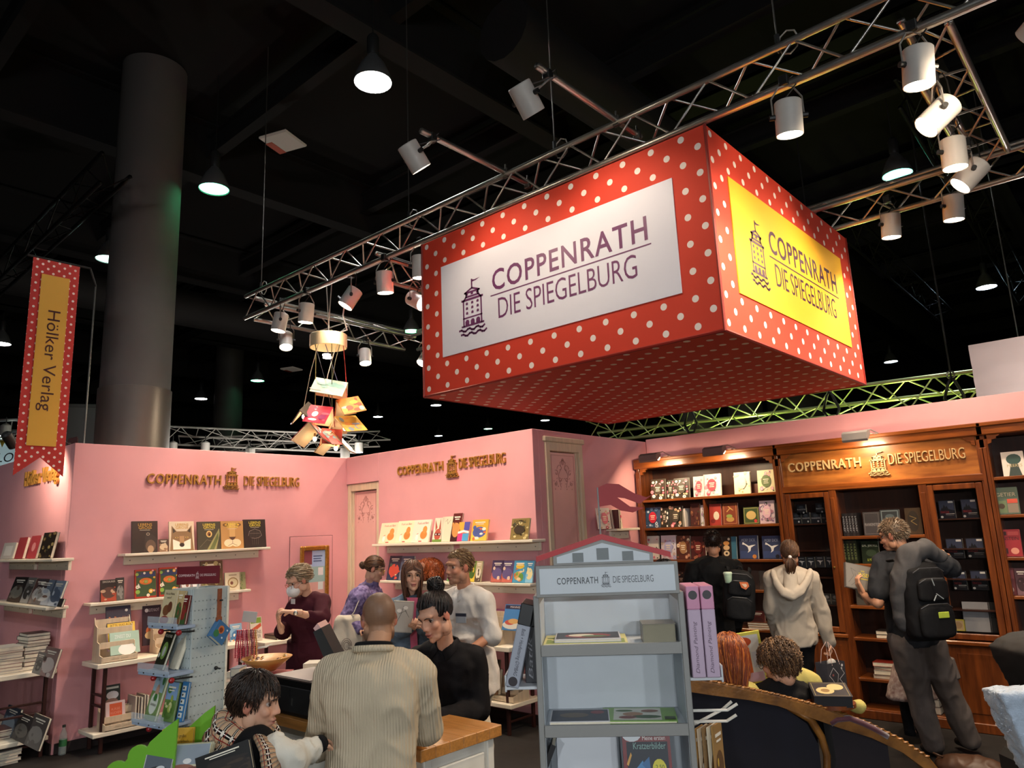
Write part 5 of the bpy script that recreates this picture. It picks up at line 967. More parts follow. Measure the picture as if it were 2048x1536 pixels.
FACE0=dict(skin='c99b80',lip='a8605a',brow='4a3426',eye='3a2a20',scalp=None,beard=None,stub=None)
def head_mesh(F,vox=.0048,female=False):
    """returns verts, faces, colours in head space: face looks to -y, z up, origin mid head, 0.235 high"""
    m=MB(); fw=.93 if female else 1
    m.ball((0,.018,.03),(.075,.094,.086),24,16); m.ball((0,-.03,-.026),(.059*fw,.06,.084),20,14); m.ball((0,-.042,-.082),(.044*fw,.045,.033),16,10); m.ball((0,-.074,-.097),(.02,.017,.016)); m.ball((0,-.066,.032),(.054,.024,.02))
    for s in (-1,1):
        m.ball((s*.038*fw,-.056,-.022),(.025,.026,.024)); m.ball((s*.0105,-.094,-.028),.0088); m.ball((s*.076,.012,-.006),(.009,.02,.031)); m.ball((s*.054*fw,-.004,-.06),(.018,.03,.035))
    caps(m,[(0,-.084,.02),(0,-.0945,-.004),(0,-.1035 if not female else -.1,-.023)],[.0075,.0085,.0105 if not female else .0095],10); m.ball((0,-.089,-.055),(.024,.012,.0062)); m.ball((0,-.087,-.068),(.02,.012,.0075))
    caps(m,[(0,.02,-.03),(0,.026,-.085)],[.054,.05 if not female else .045])
    co,fs=remesh(m,vox,3,.5)
    for s in (-1,1):
        d=((co[:,0]-s*.031)**2+(co[:,2]-.008)**2)/(2*.0125**2); co[:,1]+=np.where(co[:,1]<-.03,.012*np.exp(-d),0)
        d=((co[:,0]-s*.02)**2+(co[:,2]+.018)**2)/(2*.008**2); co[:,1]+=np.where(co[:,1]<-.05,.004*np.exp(-d),0)
    d=(co[:,0]/.02)**2/2+((co[:,2]+.0615)/.0022)**2/2; co[:,1]+=np.where(co[:,1]<-.06,.004*np.exp(-d),0)
    sk=np.array(lin(F['skin'])); col=np.tile(sk,(len(co),1)); x,y,z=co[:,0],co[:,1],co[:,2]
    def tint(w,c): 
        nonlocal col; w=np.clip(w,0,1)[:,None]; col=col*(1-w)+np.array(lin(c))*w
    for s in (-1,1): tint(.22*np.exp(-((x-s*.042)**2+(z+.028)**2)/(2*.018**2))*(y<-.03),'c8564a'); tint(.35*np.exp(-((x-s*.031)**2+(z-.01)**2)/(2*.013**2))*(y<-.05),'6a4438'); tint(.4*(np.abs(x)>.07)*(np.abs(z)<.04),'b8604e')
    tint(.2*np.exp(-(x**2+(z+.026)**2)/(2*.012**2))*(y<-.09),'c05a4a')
    tint(.9*np.exp(-((x/.021)**4+((z+.061)/.0125)**4))*(y<-.075),F['lip'])
    if F['scalp']: hl=(z>.035-.55*(y+.05))&(z>-.03)|((y>.03)&(z>-.07)); tint(F.get('scalpw',.75)*hl.astype(float)*np.clip((z+.09)*14,0,1),F['scalp'])
    if F['beard']: tint(F.get('beardw',.8)*np.clip((-.03-z-.25*(y+.03))*40,0,1)*(z>-.125)*(y<.03)*(1-np.exp(-((x/.026)**4+((z+.061)/.014)**4))),F['beard'])
    M=MB(); M.v=[tuple(p) for p in co]; M.f=fs; M.m=[0]*len(fs); M.c=[(*c,1) for c in col]
    for s in (-1,1):
        M.ball((s*.031,-.0575,.006),.0122,12,8,col='a8988d'); M.ball((s*.031,-.0643,.006),.0078,10,8,col=F['eye']); M.ball((s*.031,-.0695,.006),.0034,8,6,col='0a0808')
        M.tube([(s*(.031+.0135*math.cos(a)),-.0715+.005*abs(math.cos(a)),.0075+.0078*math.sin(a)) for a in (3.1,2.5,1.57,.7,.05)],.0022,5,col='2a1c16' if female else '5a4036')
        M.tube([(s*.014,-.0885,.026),(s*.03,-.0865,.031),(s*.047,-.075,.026)],[.0035,.004,.002] if not female else [.0026,.003,.0014],5,col=F['brow'])
    M.tube([(-.019,-.094,-.061),(0,-.0985,-.0605),(.019,-.094,-.061)],.0016,5,col='5a2c28')
    return M
def hand_mesh(d,n,curl=.5,s=1,side=1,point=None,col='c99b80'):
    """wrist at origin; d along the hand, n palm normal (fingers curl towards n)"""
    d=V(d).normalized(); n=V(n); n=(n-d*n.dot(d)).normalized(); l=d.cross(n)*side; m=MB()
    for k in (-1.1,-.35,.35,1.1): caps(m,[d*.005*s+l*.014*k*s,d*.085*s+l*.026*k*s],[.015*s,.0125*s],8)
    for k,(o,L) in enumerate(((1.15,.068),(.38,.078),(-.38,.072),(-1.15,.056))):
        p=d*.086*s+l*.026*o*s; a=0; pts=[p]; c=curl*(.8 if point==k else 1)
        if point==k: c=.1
        for q,f in ((.45,.55),(.32,.95),(.25,.75)): 
            a+=c*f*1.35; v=d*math.cos(a)+n*math.sin(a); p=p+v*L*q*s*1.05; pts.append(p)
        caps(m,pts,[.0092*s,.0086*s,.008*s,.007*s],8)
    b=d*.022*s+l*.03*s; t1=b+(d*.6+l*.65+n*.35).normalized()*.042*s; t2=t1+(d*.85+l*.1+n*(.4+.5*curl)).normalized()*.032*s; caps(m,[b,t1,t2],[.015*s,.0105*s,.0085*s],8)
    caps(m,[-d*.05*s,d*.01*s],[.024*s,.023*s],8)
    co,fs=remesh(m,.0046*s,2,.4); M=MB(); M.add([tuple(p) for p in co],fs,col=col); return M
def hair_mesh(st,rnd):
    """st: style dict in head space"""
    M=MB(); vol=st.get('vol',1.); c=V((0,.018,.034)); R=V((.081*vol,.1*vol,.092*vol)); base=lin(st['col']); mode=st['mode']
    hl=st.get('line',.058); low=st.get('low',-.06)
    def ok(p): 
        front=p.y<-.035 and p.z<hl; temple=p.y<-.005 and p.z<.012+st.get('temple',0); return not(front or temple or p.z<low or (abs(p.x)>.06 and p.z<-.035 and p.y<.03))
    def surf(u,w): return c+V((R.x*math.cos(w)*math.cos(u),R.y*math.cos(w)*math.sin(u),R.z*math.sin(w)))
    nu,nw=36,20; g=[[surf(2*math.pi*i/nu,-math.pi/2+math.pi*j/nw) for i in range(nu)] for j in range(nw+1)]
    vs=[p for r in g for p in r]; fs=[]
    for j in range(nw):
        for i in range(nu):
            q=(j*nu+i,j*nu+(i+1)%nu,(j+1)*nu+(i+1)%nu,(j+1)*nu+i)
            if ok(sum((vs[k] for k in q),V((0,0,0)))/4): fs.append(q)
    dk=tuple(x*.7 for x in base); M.add([c+(p-c)*.985 for p in vs],fs,col=dk)
    N=st.get('n',420); L=st.get('len',.09); steps=st.get('steps',8); wd=st.get('wd',.0035); curl=st.get('curl',0); grav=st.get('grav',.5); tie=V(st['tie']) if 'tie' in st else None; part=st.get('part',0)
    def shade(): 
        f=rnd.uniform(.65,1.35); h=st.get('hi')
        if h and rnd.random()<.3: return tuple(x*f for x in lin(h))
        return tuple(x*f for x in base)
    k=0;tries=0
    while k<N and tries<N*6:
        tries+=1; p=surf(rnd.uniform(0,6.283),math.asin(rnd.uniform(-.75,1)))
        if not ok(p): continue
        k+=1; nr=V(((p.x-c.x)/R.x**2,(p.y-c.y)/R.y**2,(p.z-c.z)/R.z**2)).normalized()
        ll=L*rnd.uniform(.7,1.15); ds=ll/steps; dv=None; pts=[p]; ph=rnd.uniform(0,6.28); fr=rnd.uniform(.8,1.3)
        for s in range(steps):
            q=V(((p.x-c.x)/R.x**2,(p.y-c.y)/R.y**2,(p.z-c.z)/R.z**2)).normalized()
            if mode=='tie':
                f=tie-p
                if f.length<.02: break
                ds=max(ds,f.length/ (steps-s)) if s==0 else ds
                f.normalize()
            elif mode=='short': f=q*.55+V((0,st.get('fy',.1),-.25))+V(st.get('sweep',(0,0,0)))
            else:
                cr=V((part,.03,.12)); f=(p-cr); f=f-q*f.dot(q); f=f.normalized()*.8 if f.length>1e-3 else V((1,0,0)); f+=V((st.get('sx',0),.12+st.get('back',0),-grav*(1+s*.25)))
            f=f.normalized(); dv=f if dv is None else (dv*.45+f*.55).normalized()
            w=V((math.sin(ph+s*fr*2.2),math.cos(ph*1.7+s*fr*2.0),math.sin(ph*.6+s*fr*1.6)))*curl
            p=p+(dv+w).normalized()*ds
            e=V(((p.x-c.x)/R.x,(p.y-c.y)/R.y,(p.z-c.z)/R.z)); 
            if e.length<1.015: e=e*((1.015+rnd.uniform(0,.04))/e.length); p=c+V((e.x*R.x,e.y*R.y,e.z*R.z))
            if st.get('keep') and p.y<-.05 and abs(p.x)<.062 and p.z<.055: p.x=math.copysign(.064,p.x or 1)
            pts.append(p)
        if len(pts)>2: n=len(pts); M.tube(pts,[wd*(1-.75*(i/(n-1))**2) for i in range(n)],4,col=shade(),cap=False)
    for b in st.get('buns',()):
        bc,br=V(b[0]),b[1]
        M.ball(bc,br*.9,14,10,col=dk)
        for i in range(int(60)):
            ax=V((rnd.uniform(-1,1),rnd.uniform(-1,1),rnd.uniform(-1,1))).normalized(); u=ax.orthogonal().normalized(); w=ax.cross(u); a0=rnd.uniform(0,6.28); rr=br*rnd.uniform(.92,1.1); off=ax*rnd.uniform(-.3,.3)*br
            M.tube([bc+off+(u*math.cos(a0+t*.35)+w*math.sin(a0+t*.35))*rr*math.sqrt(max(.2,1-off.length_squared/br**2)) for t in range(8)],[.001,.003,.0035,.0035,.0035,.003,.002,.0008],4,col=shade(),cap=False)
    if 'tail' in st:
        a,bt,n,wd2=st['tail']
        a=V(a);bt=V(bt)
        for i in range(n):
            o=V((rnd.gauss(0,1),rnd.gauss(0,1),0))*.012; e=bt+V((rnd.gauss(0,1),rnd.gauss(0,1),rnd.gauss(0,1)))*.014; mid=(a+bt)/2+o*1.9+V((0,.012,.01))
            M.tube([a+o*.4,(a+mid)/2+o*.7,mid,(mid+e)/2+o*.4,e],[.004,.005,.005,.004,.001],4,col=shade(),cap=False)
    return M
def smoothbuild(mb,name,mats,parent,colors=True,M=None):
    return mb.build(name,mats,parent,smooth=True,colors=colors,M=M)
def garment(name,parts,vox,m,parent,amp=.005,freq=9,seed=0,sm=3):
    mb=MB(); 
    for f in parts: f(mb)
    co,fs=remesh(mb,vox,sm,.5); co=folds(co,amp*2.1,freq,seed,fs=fs)
    g=MB(); g.add([tuple(p) for p in co],fs); return g.build(name,m,parent,smooth=True)
def person(label,J,yaw,look,top=None,legs=None,hair=None,face=None,k=1.,hs=1.,hands=(None,None),sleeve=(1.,1.),female=False,shoes='1a1716',coat=0.,infl=.014,roll=0,collar=None,name='person',rnd=1,group=None,legw=1.):
    """J: world joints (head,neck,sa,sb,ea,eb,wa,wb,pel,ka,kb,aa,ab); a = the side at +x of the body (its own left).
    yaw: heading in degrees of the way the body faces (world, 0=+X, ccw); look: (heading, pitch) of the face"""
    F=dict(FACE0); F.update(face or {}); J={q:V(p) for q,p in J.items()}; pel=J['pel']; root=V((pel.x,pel.y,min(0,min(J['aa'].z,J['ab'].z)-.08) if 'aa' in J else 0))
    if 'seat' in J: root=V(J['seat'])
    RM=T(root)@RZ(yaw+90); I=RM.inverted(); L={q:I@p for q,p in J.items()}
    t=thing(name,label,'person',RM,group); r_=random.Random(rnd)
    H=L['head']; dirw=V((math.cos(math.radians(look[0]))*math.cos(math.radians(look[1])),math.sin(math.radians(look[0]))*math.cos(math.radians(look[1])),math.sin(math.radians(look[1])))); f=(I.to_3x3()@dirw).normalized(); yb=-f; xx=V((0,0,1)).cross(f).normalized(); zz=f.cross(xx); zz=-zz if zz.z<0 else zz; xx=yb.cross(zz)
    HM=frame(H,xx,yb,zz)@Matrix.Rotation(math.radians(roll),4,'Y')@Matrix.Scale(hs,4)
    N,P=L['neck'],L['pel']; sa,sb=L['sa'],L['sb']; S=(sa-sb).normalized(); axis=(N-P).normalized()
    def torso(inf,low=-.12,hi=1.0):
        R=[]
        for q,a,b in ((low,.155,.125),(0,.165,.125),(.25,.152,.115),(.5,.15,.112),(.72,.17,.122),(.88,.165,.108),(.97,.12,.085),(1.0,.075,.065)):
            if q>hi: continue
            u=V((1,0,0)).lerp(S,max(0,min(1,q))); u=(u-axis*u.dot(axis)).normalized(); v=axis.cross(u); fe=.93 if female and .2<q<.6 else 1
            R.append((P+(N-P)*q,u,v,(a*fe)*k+inf,(b*fe)*k+inf))
        def g(mb):
            loft(mb,R)
            if hi>=1:
                for sh in (sa,sb): caps(mb,[N-axis*.035,N.lerp(sh,.5)-axis*.012,sh],[.062*k+inf,.06*k+inf,.056*k+inf])
        return g
    def arm(s,e,w,inf,f):
        def g(mb):
            if f<=0: return
            e2=e if f>=.5 else s+(e-s)*(f*2); pts=[s,e2]; rs=[.058*k+inf,(.05 if f<.5 else .046)*k+inf]
            if f>.5: w2=e+(w-e)*((f-.5)*2); pts.append(w2); rs.append(.036*k+inf*.8)
            caps(mb,pts,rs)
        return g
    # body, one mesh
    B=MB(); sk=F['skin']; raw=MB(); torso(-.03)(raw)
    for s,e,w in ((sa,L['ea'],L['wa']),(sb,L['eb'],L['wb'])): caps(raw,[s,e,w],[.052*k,.041*k,.027*k])
    caps(raw,[N-axis*.05,N.lerp(HM@V((0,.024,-.07)),.5),HM@V((0,.024,-.07))],[.056*k]+[(.052 if not female else .045)*hs]*2)
    if 'ka' in L:
        for hp,kn,an in ((P+V((.09*k,0,-.02)),L['ka'],L['aa']),(P+V((-.09*k,0,-.02)),L['kb'],L['ab'])): caps(raw,[hp,kn,an],[.08*k,.055*k,.04*k])
    co,fs=remesh(raw,.014,2,.5); B.add([tuple(p) for p in co],fs,col=sk)
    h=head_mesh(F,.0048,female); o=len(B.v); B.v+=[tuple(HM@V(p)) for p in h.v]; B.f+=[tuple(i+o for i in q) for q in h.f]; B.m+=h.m; B.c+=h.c
    for side,(hd,w,e) in enumerate(zip(hands,(L['wa'],L['wb']),(L['ea'],L['eb']))):
        if hd is None: continue
        d=(I.to_3x3()@V(hd['d'])) if 'd' in hd else (w-e); n=I.to_3x3()@V(hd.get('n',(0,0,-1))); m=hand_mesh(d,n,hd.get('curl',.5),hd.get('s',1.)*k,1 if side==0 else -1,hd.get('point'),sk); o=len(B.v); B.v+=[tuple(V(p)+w) for p in m.v]; B.f+=[tuple(i+o for i in q) for q in m.f]; B.m+=m.m; B.c+=m.c
    smoothbuild(B,'body',SKINM,t)
    if top:
        ps=[torso(infl,-.12-coat)]
        for i,(s,e,w) in enumerate(((sa,L['ea'],L['wa']),(sb,L['eb'],L['wb']))): ps.append(arm(s,e,w,infl,sleeve[i]))
        if collar: ps.append(lambda mb:caps(mb,[N-axis*.03,N+(H-N).normalized()*collar],[.085*k,.07*k]))
        garment('top_garment',ps,.011,top,t,.006+infl*.12,8,rnd)
    if legs and 'ka' in L:
        ps=[lambda mb:loft(mb,[(P+axis*q,V((1,0,0)),V((0,1,0)),(.165+.006)*k,(.125+.006)*k) for q in (-.1,-.02,.07)])]
        for hp,kn,an in ((P+V((.09*k,0,-.06)),L['ka'],L['aa']),(P+V((-.09*k,0,-.06)),L['kb'],L['ab'])): ps.append(lambda mb,hp=hp,kn=kn,an=an:caps(mb,[hp,kn,an],[.092*k*legw,.072*k*legw,.062*k*legw]))
        garment('trousers',ps,.013,legs,t,.008,7,rnd+5)
        for an in (L['aa'],L['ab']): m=MB(); caps(m,[an+V((0,.03,-.05)),an+V((0,-.06,-.052)),an+V((0,-.14,-.06))],[.042,.042,.034]); co,fs=remesh(m,.01,3); g=MB(); g.add([(p[0],p[1],max(p[2],an.z-.085)) for p in co],fs); g.build('shoe',mat('shoe_'+shoes,shoes,.5),t,smooth=True)
    if hair:
        g=hair_mesh(hair,r_); m=MB(); m.v=[tuple(HM@V(p)) for p in g.v]; m.f=g.f; m.m=g.m; m.c=g.c; smoothbuild(m,'hair',HAIRM,t)
    t['_h']=0; del t['_h']
    return t,HM,I
def glasses(t,HM,col='2a2222',r=.021,rnd=True):
    m=MB()
    for s in (-1,1):
        m.tube([(s*.032+r*1.08*math.cos(a*.393),-.1+.004*abs(math.cos(a*.393)),.004+r*.92*math.sin(a*.393)) for a in range(17)],.0019,5); m.tube([(s*.054,-.094,.01),(s*.068,-.06,.012),(s*.078,.005,.012),(s*.079,.03,-.002)],.0016,5)
    m.tube([(-.011,-.101,.008),(0,-.104,.011),(.011,-.101,.008)],.0016,5); m.v=[tuple(HM@V(p)) for p in m.v]; return m.build('glasses',mat('frame_'+col,col,.3,.3),t,smooth=True)
def shirt_collar(t,N,k,m,f=V((0,-1,0)),lift=0):
    g=MB(); x_=V((0,0,1)).cross(f); 
    for s in (-1,1):
        up=[f*a*k+x_*b*s*k+V((0,0,c+lift)) for a,b,c in ((-.072,0,.055),(-.02,.066,.05),(.05,.05,.022),(.078,.014,-.012))]; lo=[f*a*k+x_*b*s*k+V((0,0,c+lift)) for a,b,c in ((-.09,0,.018),(-.025,.088,.012),(.065,.078,-.03),(.105,.05,-.066))]
        P=[N+p for p in up+lo]; g.add(P,[(i,i+1,i+5,i+4) for i in range(3)])
    o=g.build('collar',m,t,smooth=True); o.modifiers.new('thick','SOLIDIFY').thickness=.006; return o
def pj(x,y,D): return at(x,y,D=D)
FAB=lambda n,c,**k:mat('fabric_'+n,c,k.pop('rough',.85),bump=k.pop('bump',.25),bscale=k.pop('bscale',220),spec=.2,**k)
VIEW=131.4   # heading of the camera
# --- bald man in ribbed sweater (seen from behind)
RIB=mat('ribbed_knit','c6b69c',.9,wave=(26,'X',.4),bump=.75,spec=.15)
d=3.3
t,HM,I=person('bald man in a beige ribbed sweater leaning on the counter, seen from behind',dict(head=pj(757,1238,d+.14),neck=pj(748,1318,d),sa=pj(672,1352,d+.02),sb=pj(835,1350,d+.02),ea=pj(642,1480,d+.05),eb=pj(852,1455,d+.1),wa=pj(690,1495,d+.3),wb=pj(800,1445,d+.42),pel=pj(738,1600,d-.12),ka=pj(715,1790,d-.1),kb=pj(765,1790,d-.1),aa=pj(710,1960,d-.1),ab=pj(770,1960,d-.1)),VIEW,(VIEW+22,-14),RIB,FAB('dark_jeans','23252c'),None,dict(skin='b98a6c',scalp='4a382c',scalpw=.62,beard='3a2a20',brow='2c2018'),k=1.12,hs=1.02,hands=(dict(curl=.4,n=(0,0,-1)),dict(curl=.4,n=(0,0,-1))),infl=.03,rnd=2)
glasses(t,HM,'1c1a1a'); N=I@pj(748,1318,d)
MB().tube([N+V((.074*math.cos(a*.42),.066*math.sin(a*.42)+.01,.062+.014*math.sin(a*.42))) for a in range(16)],.013,8).build('undershirt_collar',FAB('black_tee','0f0f11'),t,smooth=True); MB().tube([N+V((.083*math.cos(a*.42),.075*math.sin(a*.42)+.012,.045+.014*math.sin(a*.42))) for a in range(16)],.016,8).build('ribbed_collar',RIB,t,smooth=True)
# --- woman with black bun
d=4.36
t,HM,I=person('woman with a black hair bun and black shirt looking down behind the counter',dict(head=pj(870,1232,d),neck=pj(893,1296,d+.1),sa=pj(945,1320,d+.12),sb=pj(838,1318,d+.16),ea=pj(955,1420,d+.05),eb=pj(822,1410,d+.1),wa=pj(880,1438,d-.25),wb=pj(800,1438,d-.2),pel=pj(900,1480,d+.2),ka=pj(920,1700,d+.2),kb=pj(870,1700,d+.2),aa=pj(920,1820,d+.2),ab=pj(870,1820,d+.2)),VIEW+180-22,(VIEW+180-38,-24),FAB('black_shirt','131114'),FAB('black_trousers','121114'),dict(col='15100f',mode='tie',tie=(.0,.07,.115),n=420,wd=.004,line=.075,buns=[((.0,.085,.135),.045)],vol=1.02,hi='2c2220'),dict(skin='cf9f86',lip='a4504c',brow='1c1412',eye='2a1c14'),k=1.02,hs=1.12,hands=(dict(curl=.4),dict(curl=.4)),female=True,infl=.026,rnd=3,roll=-6)
shirt_collar(t,I@pj(893,1296,d+.1),1.05,FAB('black_shirt','131114'),lift=.01)
# --- tall man in white shirt
d=5.4
SHIRT=FAB('white_shirt','d9d2cc',bscale=90)
t,HM,I=person('tall man in a white shirt with rolled sleeves and a name badge',dict(head=pj(917,1134,d),neck=pj(930,1182,d+.04),sa=pj(893,1204,d+.14),sb=pj(968,1205,d-.06),ea=pj(893,1275,d+.1),eb=pj(984,1270,d-.1),wa=pj(900,1310,d-.1),wb=pj(930,1308,d-.25),pel=pj(950,1345,d),ka=pj(940,1470,d),kb=pj(968,1470,d-.05),aa=pj(940,1590,d),ab=pj(968,1590,d-.05)),VIEW+180-48,(VIEW+180-52,-6),SHIRT,FAB('white_trousers','d8cdb8'),dict(col='7a5a3e',mode='fall',len=.03,steps=5,n=520,wd=.0028,back=.9,grav=.1,hi='a0845c',line=.078,vol=.985,low=-.05),dict(skin='bd8468',beard='8a6a54',beardw=.45,brow='7a5a44',lip='9a5a50'),k=1.04,hs=1.03,hands=(dict(curl=.5),dict(curl=.6)),sleeve=(.52,.56),infl=.024,rnd=4,coat=.1)
N=I@pj(930,1182,d+.04); shirt_collar(t,N,1.1,SHIRT); MB().bbox(-.012,-.004,-.5,.012,.004,-.03,.002,0,T(N+V((0,-.165,-.03)))@RX(-4)).build('button_placket',SHIRT,t)
p=at(922,1236,D=d-.22); b=thing('name_badge','grey name badge clipped to the white shirt','badge',T(p)@RZ(VIEW-90-30),None)
MB().bbox(-.045,-.003,-.035,.045,.003,.03,.002).build('card',mat('badge_grey','a9aeb4',.4),b); MB().bbox(-.045,-.0035,.01,.045,.0035,.032,.001).build('badge_band',mat('badge_navy','2a3040',.5),b)
# --- long-haired woman with glasses
d=6.1
DEN=FAB('denim','5a6a7c',var=.2,scale=30)
t,HM,I=person('woman with long brown hair, round glasses and a denim jacket holding a book',dict(head=pj(825,1151,d),neck=pj(822,1195,d+.03),sa=pj(853,1212,d),sb=pj(788,1214,d+.06),ea=pj(862,1268,d-.05),eb=pj(785,1272,d),wa=pj(843,1252,d-.25),wb=pj(818,1256,d-.25),pel=pj(822,1335,d),ka=pj(838,1440,d),kb=pj(806,1440,d),aa=pj(838,1540,d),ab=pj(806,1540,d)),VIEW+180+8,(VIEW+180+14,-4),DEN,FAB('dark_jeans','23252c'),dict(col='4a2c1e',mode='fall',len=.34,steps=12,n=520,wd=.005,grav=1.1,keep=1,line=.062,hi='6a4430',part=.005),dict(skin='d3a48a',lip='b06460',brow='4a3022'),k=.95,hs=1.03,hands=(dict(curl=.7,n=(.5,-.4,.2)),dict(curl=.7,n=(-.3,.3,.3))),female=True,infl=.022,rnd=5)
glasses(t,HM,'b08a70',.022)
tp=MB(); q=[(I@pj(x,y,d-.14)) for x,y in ((812,1195),(836,1195),(832,1225),(836,1300),(822,1300),(818,1225))]
tp.add(q,[(0,1,2,5),(5,2,3,4)]); o=tp.build('pink_top',FAB('pink_top','c0607e'),t); o.modifiers.new('s','SOLIDIFY').thickness=.01
ln=MB(); ln.tube([I@pj(812,1196,d-.15),I@pj(820,1235,d-.17),I@pj(836,1262,d-.18)],.006,6); ln.tube([I@pj(838,1196,d-.15),I@pj(840,1230,d-.17),I@pj(838,1262,d-.18)],.006,6); ln.build('lanyard',mat('lanyard_black','1c1618',.6),t)
bk=at(806,1232,D=d-.3); book('grey and white flower-sketch book held by the long-haired woman',T(bk)@RZ(VIEW-90+6)@lean(-14)@RY(6)@T(0,0,-.13),.16,.25,.018,'9a9690',[('r',.04,.03,.96,.97,'b4b0aa'),('s',[(.2,.3),(.4,.6),(.5,.85),(.7,.6)],.02,'4a4644'),('s',[(.3,.6),(.6,.7),(.8,.5)],.02,'5a5650'),('e',.3,.7,.12,.06,'e6e2dc'),('e',.6,.8,.12,.06,'e6e2dc')],None)
# --- woman in purple jacket with tote bag
d=7.3
t,HM,I=person('woman in a purple patterned jacket with tied hair and gold glasses in profile',dict(head=pj(750,1138,d),neck=pj(742,1172,d+.05),sa=pj(722,1190,d+.18),sb=pj(716,1196,d-.16),ea=pj(722,1240,d+.2),eb=pj(694,1238,d-.22),wa=pj(752,1248,d+.1),wb=pj(722,1256,d-.3),pel=pj(712,1290,d),ka=pj(718,1375,d+.1),kb=pj(706,1375,d-.1),aa=pj(718,1465,d+.1),ab=pj(706,1465,d-.1)),VIEW-82,(VIEW-84,-22),FAB('purple_jacket','8a7ca4',var=.5,scale=34,col2='4a3a66'),FAB('dark_jeans','23252c'),dict(col='4a2e1e',mode='tie',tie=(0,.11,.0),n=360,wd=.004,line=.055,buns=[((0,.125,-.005),.035)],hi='6a4a30',vol=1.0),dict(skin='d0a086',brow='4a3022'),k=.95,hs=1.0,hands=(None,dict(curl=.6)),female=True,infl=.036,collar=.05,rnd=6)
glasses(t,HM,'c8a04a',.021)
tb=thing('tote_bag','off-white canvas tote bag hanging from the purple-jacket woman\'s shoulder','bag',T(at(697,1272,D=d-.3)))
def sack(p,w,dp,h,m,amp=.02,name='bag_body',par=None):
    m_=MB(); loft(m_,[(V((0,0,z*h)),V((RT.x,RT.y,0)).normalized(),V((FW.x,FW.y,0)).normalized(),w*a,dp*b) for z,a,b in ((-1,.38,.4),(-.9,.5,1),(-.5,.5,1),(0,.42,.7),(.1,.36,.35))]); co,fs=remesh(m_,.012,3); co=folds(co,amp,7,3); g=MB(); g.add([tuple(q) for q in co],fs); return g.build(name,m,par,smooth=True)
o=sack(None,.31,.06,.36,FAB('canvas','d8ccba',bscale=140),.016,par=tb); o.location=(0,0,.16)
MB().tube([V((0,0,.16)),at(708,1225,D=d-.3)-tb.location,at(722,1190,D=d-.2)-tb.location,at(728,1182,D=d-.12)-tb.location],.011,6,flat=.4).build('strap',FAB('canvas','d8ccba'),tb,smooth=True)
m_=MB(); 
for i in range(3): m_.tube([V((RT.x,RT.y,0))*(.05*math.cos(a*.5)*(1-.25*i))+V((0,0,.07*math.sin(a*.5)*(1-.25*i)-.08))-V((FW.x,FW.y,0))*.082 for a in range(13)],.0025,4)
m_.build('line_drawing',mat('drawing_line','6a5a54',.8),tb)
# --- woman with mask
d=6.2
WINE=FAB('wine_dress','3f1420',bscale=160)
t,HM,I=person('woman in a wine-red dress with white mask and glasses examining jewellery',dict(head=pj(596,1161,d),neck=pj(618,1196,d+.08),sa=pj(590,1212,d+.02),sb=pj(646,1202,d+.05),ea=pj(566,1262,d-.05),eb=pj(645,1238,d-.12),wa=pj(560,1252,d-.28),wb=pj(588,1224,d-.32),pel=pj(612,1312,d),ka=pj(598,1420,d),kb=pj(630,1420,d),aa=pj(598,1535,d),ab=pj(630,1535,d)),VIEW+180-42,(VIEW+180-48,-30),WINE,None,dict(col='8a7258',mode='fall',len=.05,steps=6,n=460,wd=.004,grav=.1,back=1.3,line=.07,hi='b8a488',curl=.25,vol=1.02,low=-.05),dict(skin='d2a288',brow='7a6450'),k=.98,hs=1.0,hands=(dict(curl=.55,d=pj(556,1238,d-.3)-pj(560,1252,d-.28),n=(0.4,.4,.4),s=1.05),dict(curl=.8,d=pj(560,1222,d-.34)-pj(588,1224,d-.32),n=(0,0,-1),s=1.05)),sleeve=(.72,.72),female=True,infl=.018,rnd=7)
glasses(t,HM,'c07a5a',.021)
def skirt(t,I,P,w0,w1,dz,m,name='skirt'):
    m_=MB(); loft(m_,[(P+V((0,0,q*-dz)),V((1,0,0)),V((0,1,0)),w0+(w1-w0)*q,(w0+(w1-w0)*q)*.8) for q in (-.25,0,.3,.65,1)]); co,fs=remesh(m_,.014,2); co=folds(co,.012,6,2,fs=fs); g=MB(); g.add([tuple(q) for q in co],fs); return g.build(name,m,t,smooth=True)
skirt(t,I,I@pj(612,1312,d),.18,.21,.55,WINE)
mk=MB(); mk.ball((0,-.072,-.05),(.058,.058,.056),18,12); mk.ball((0,-.105,-.045),(.016,.03,.045),12,8); mk.v=[tuple(HM@V(p)) for p in mk.v]; mk.build('face_mask',mat('mask_white','e6e2e0',.8),t,smooth=True)
for s in (-1,1): MB().tube([HM@V((s*.046,-.07,-.035)),HM@V((s*.07,-.03,-.012)),HM@V((s*.08,.02,-.012))],.0015,4).build('mask_loop',mat('mask_white','e6e2e0',.8),t)
MB().lathe([(.0,.006),(.017,.006),(.019,0)],16,0,T(I@(pj(591,1226,d-.37))) @(I.to_3x3()@V(-FW)).to_track_quat('Z','Y').to_matrix().to_4x4()).build('watch',mat('watch_silver','c8c4be',.25,.8),t,smooth=True)
MB().bbox(-.03,-.002,-.02,.03,.002,.02,.001,0,T(I@pj(586,1203,d-.17))@RZ(math.degrees(0))).build('name_tag',mat('tag_white','d8d4d4',.5),t)
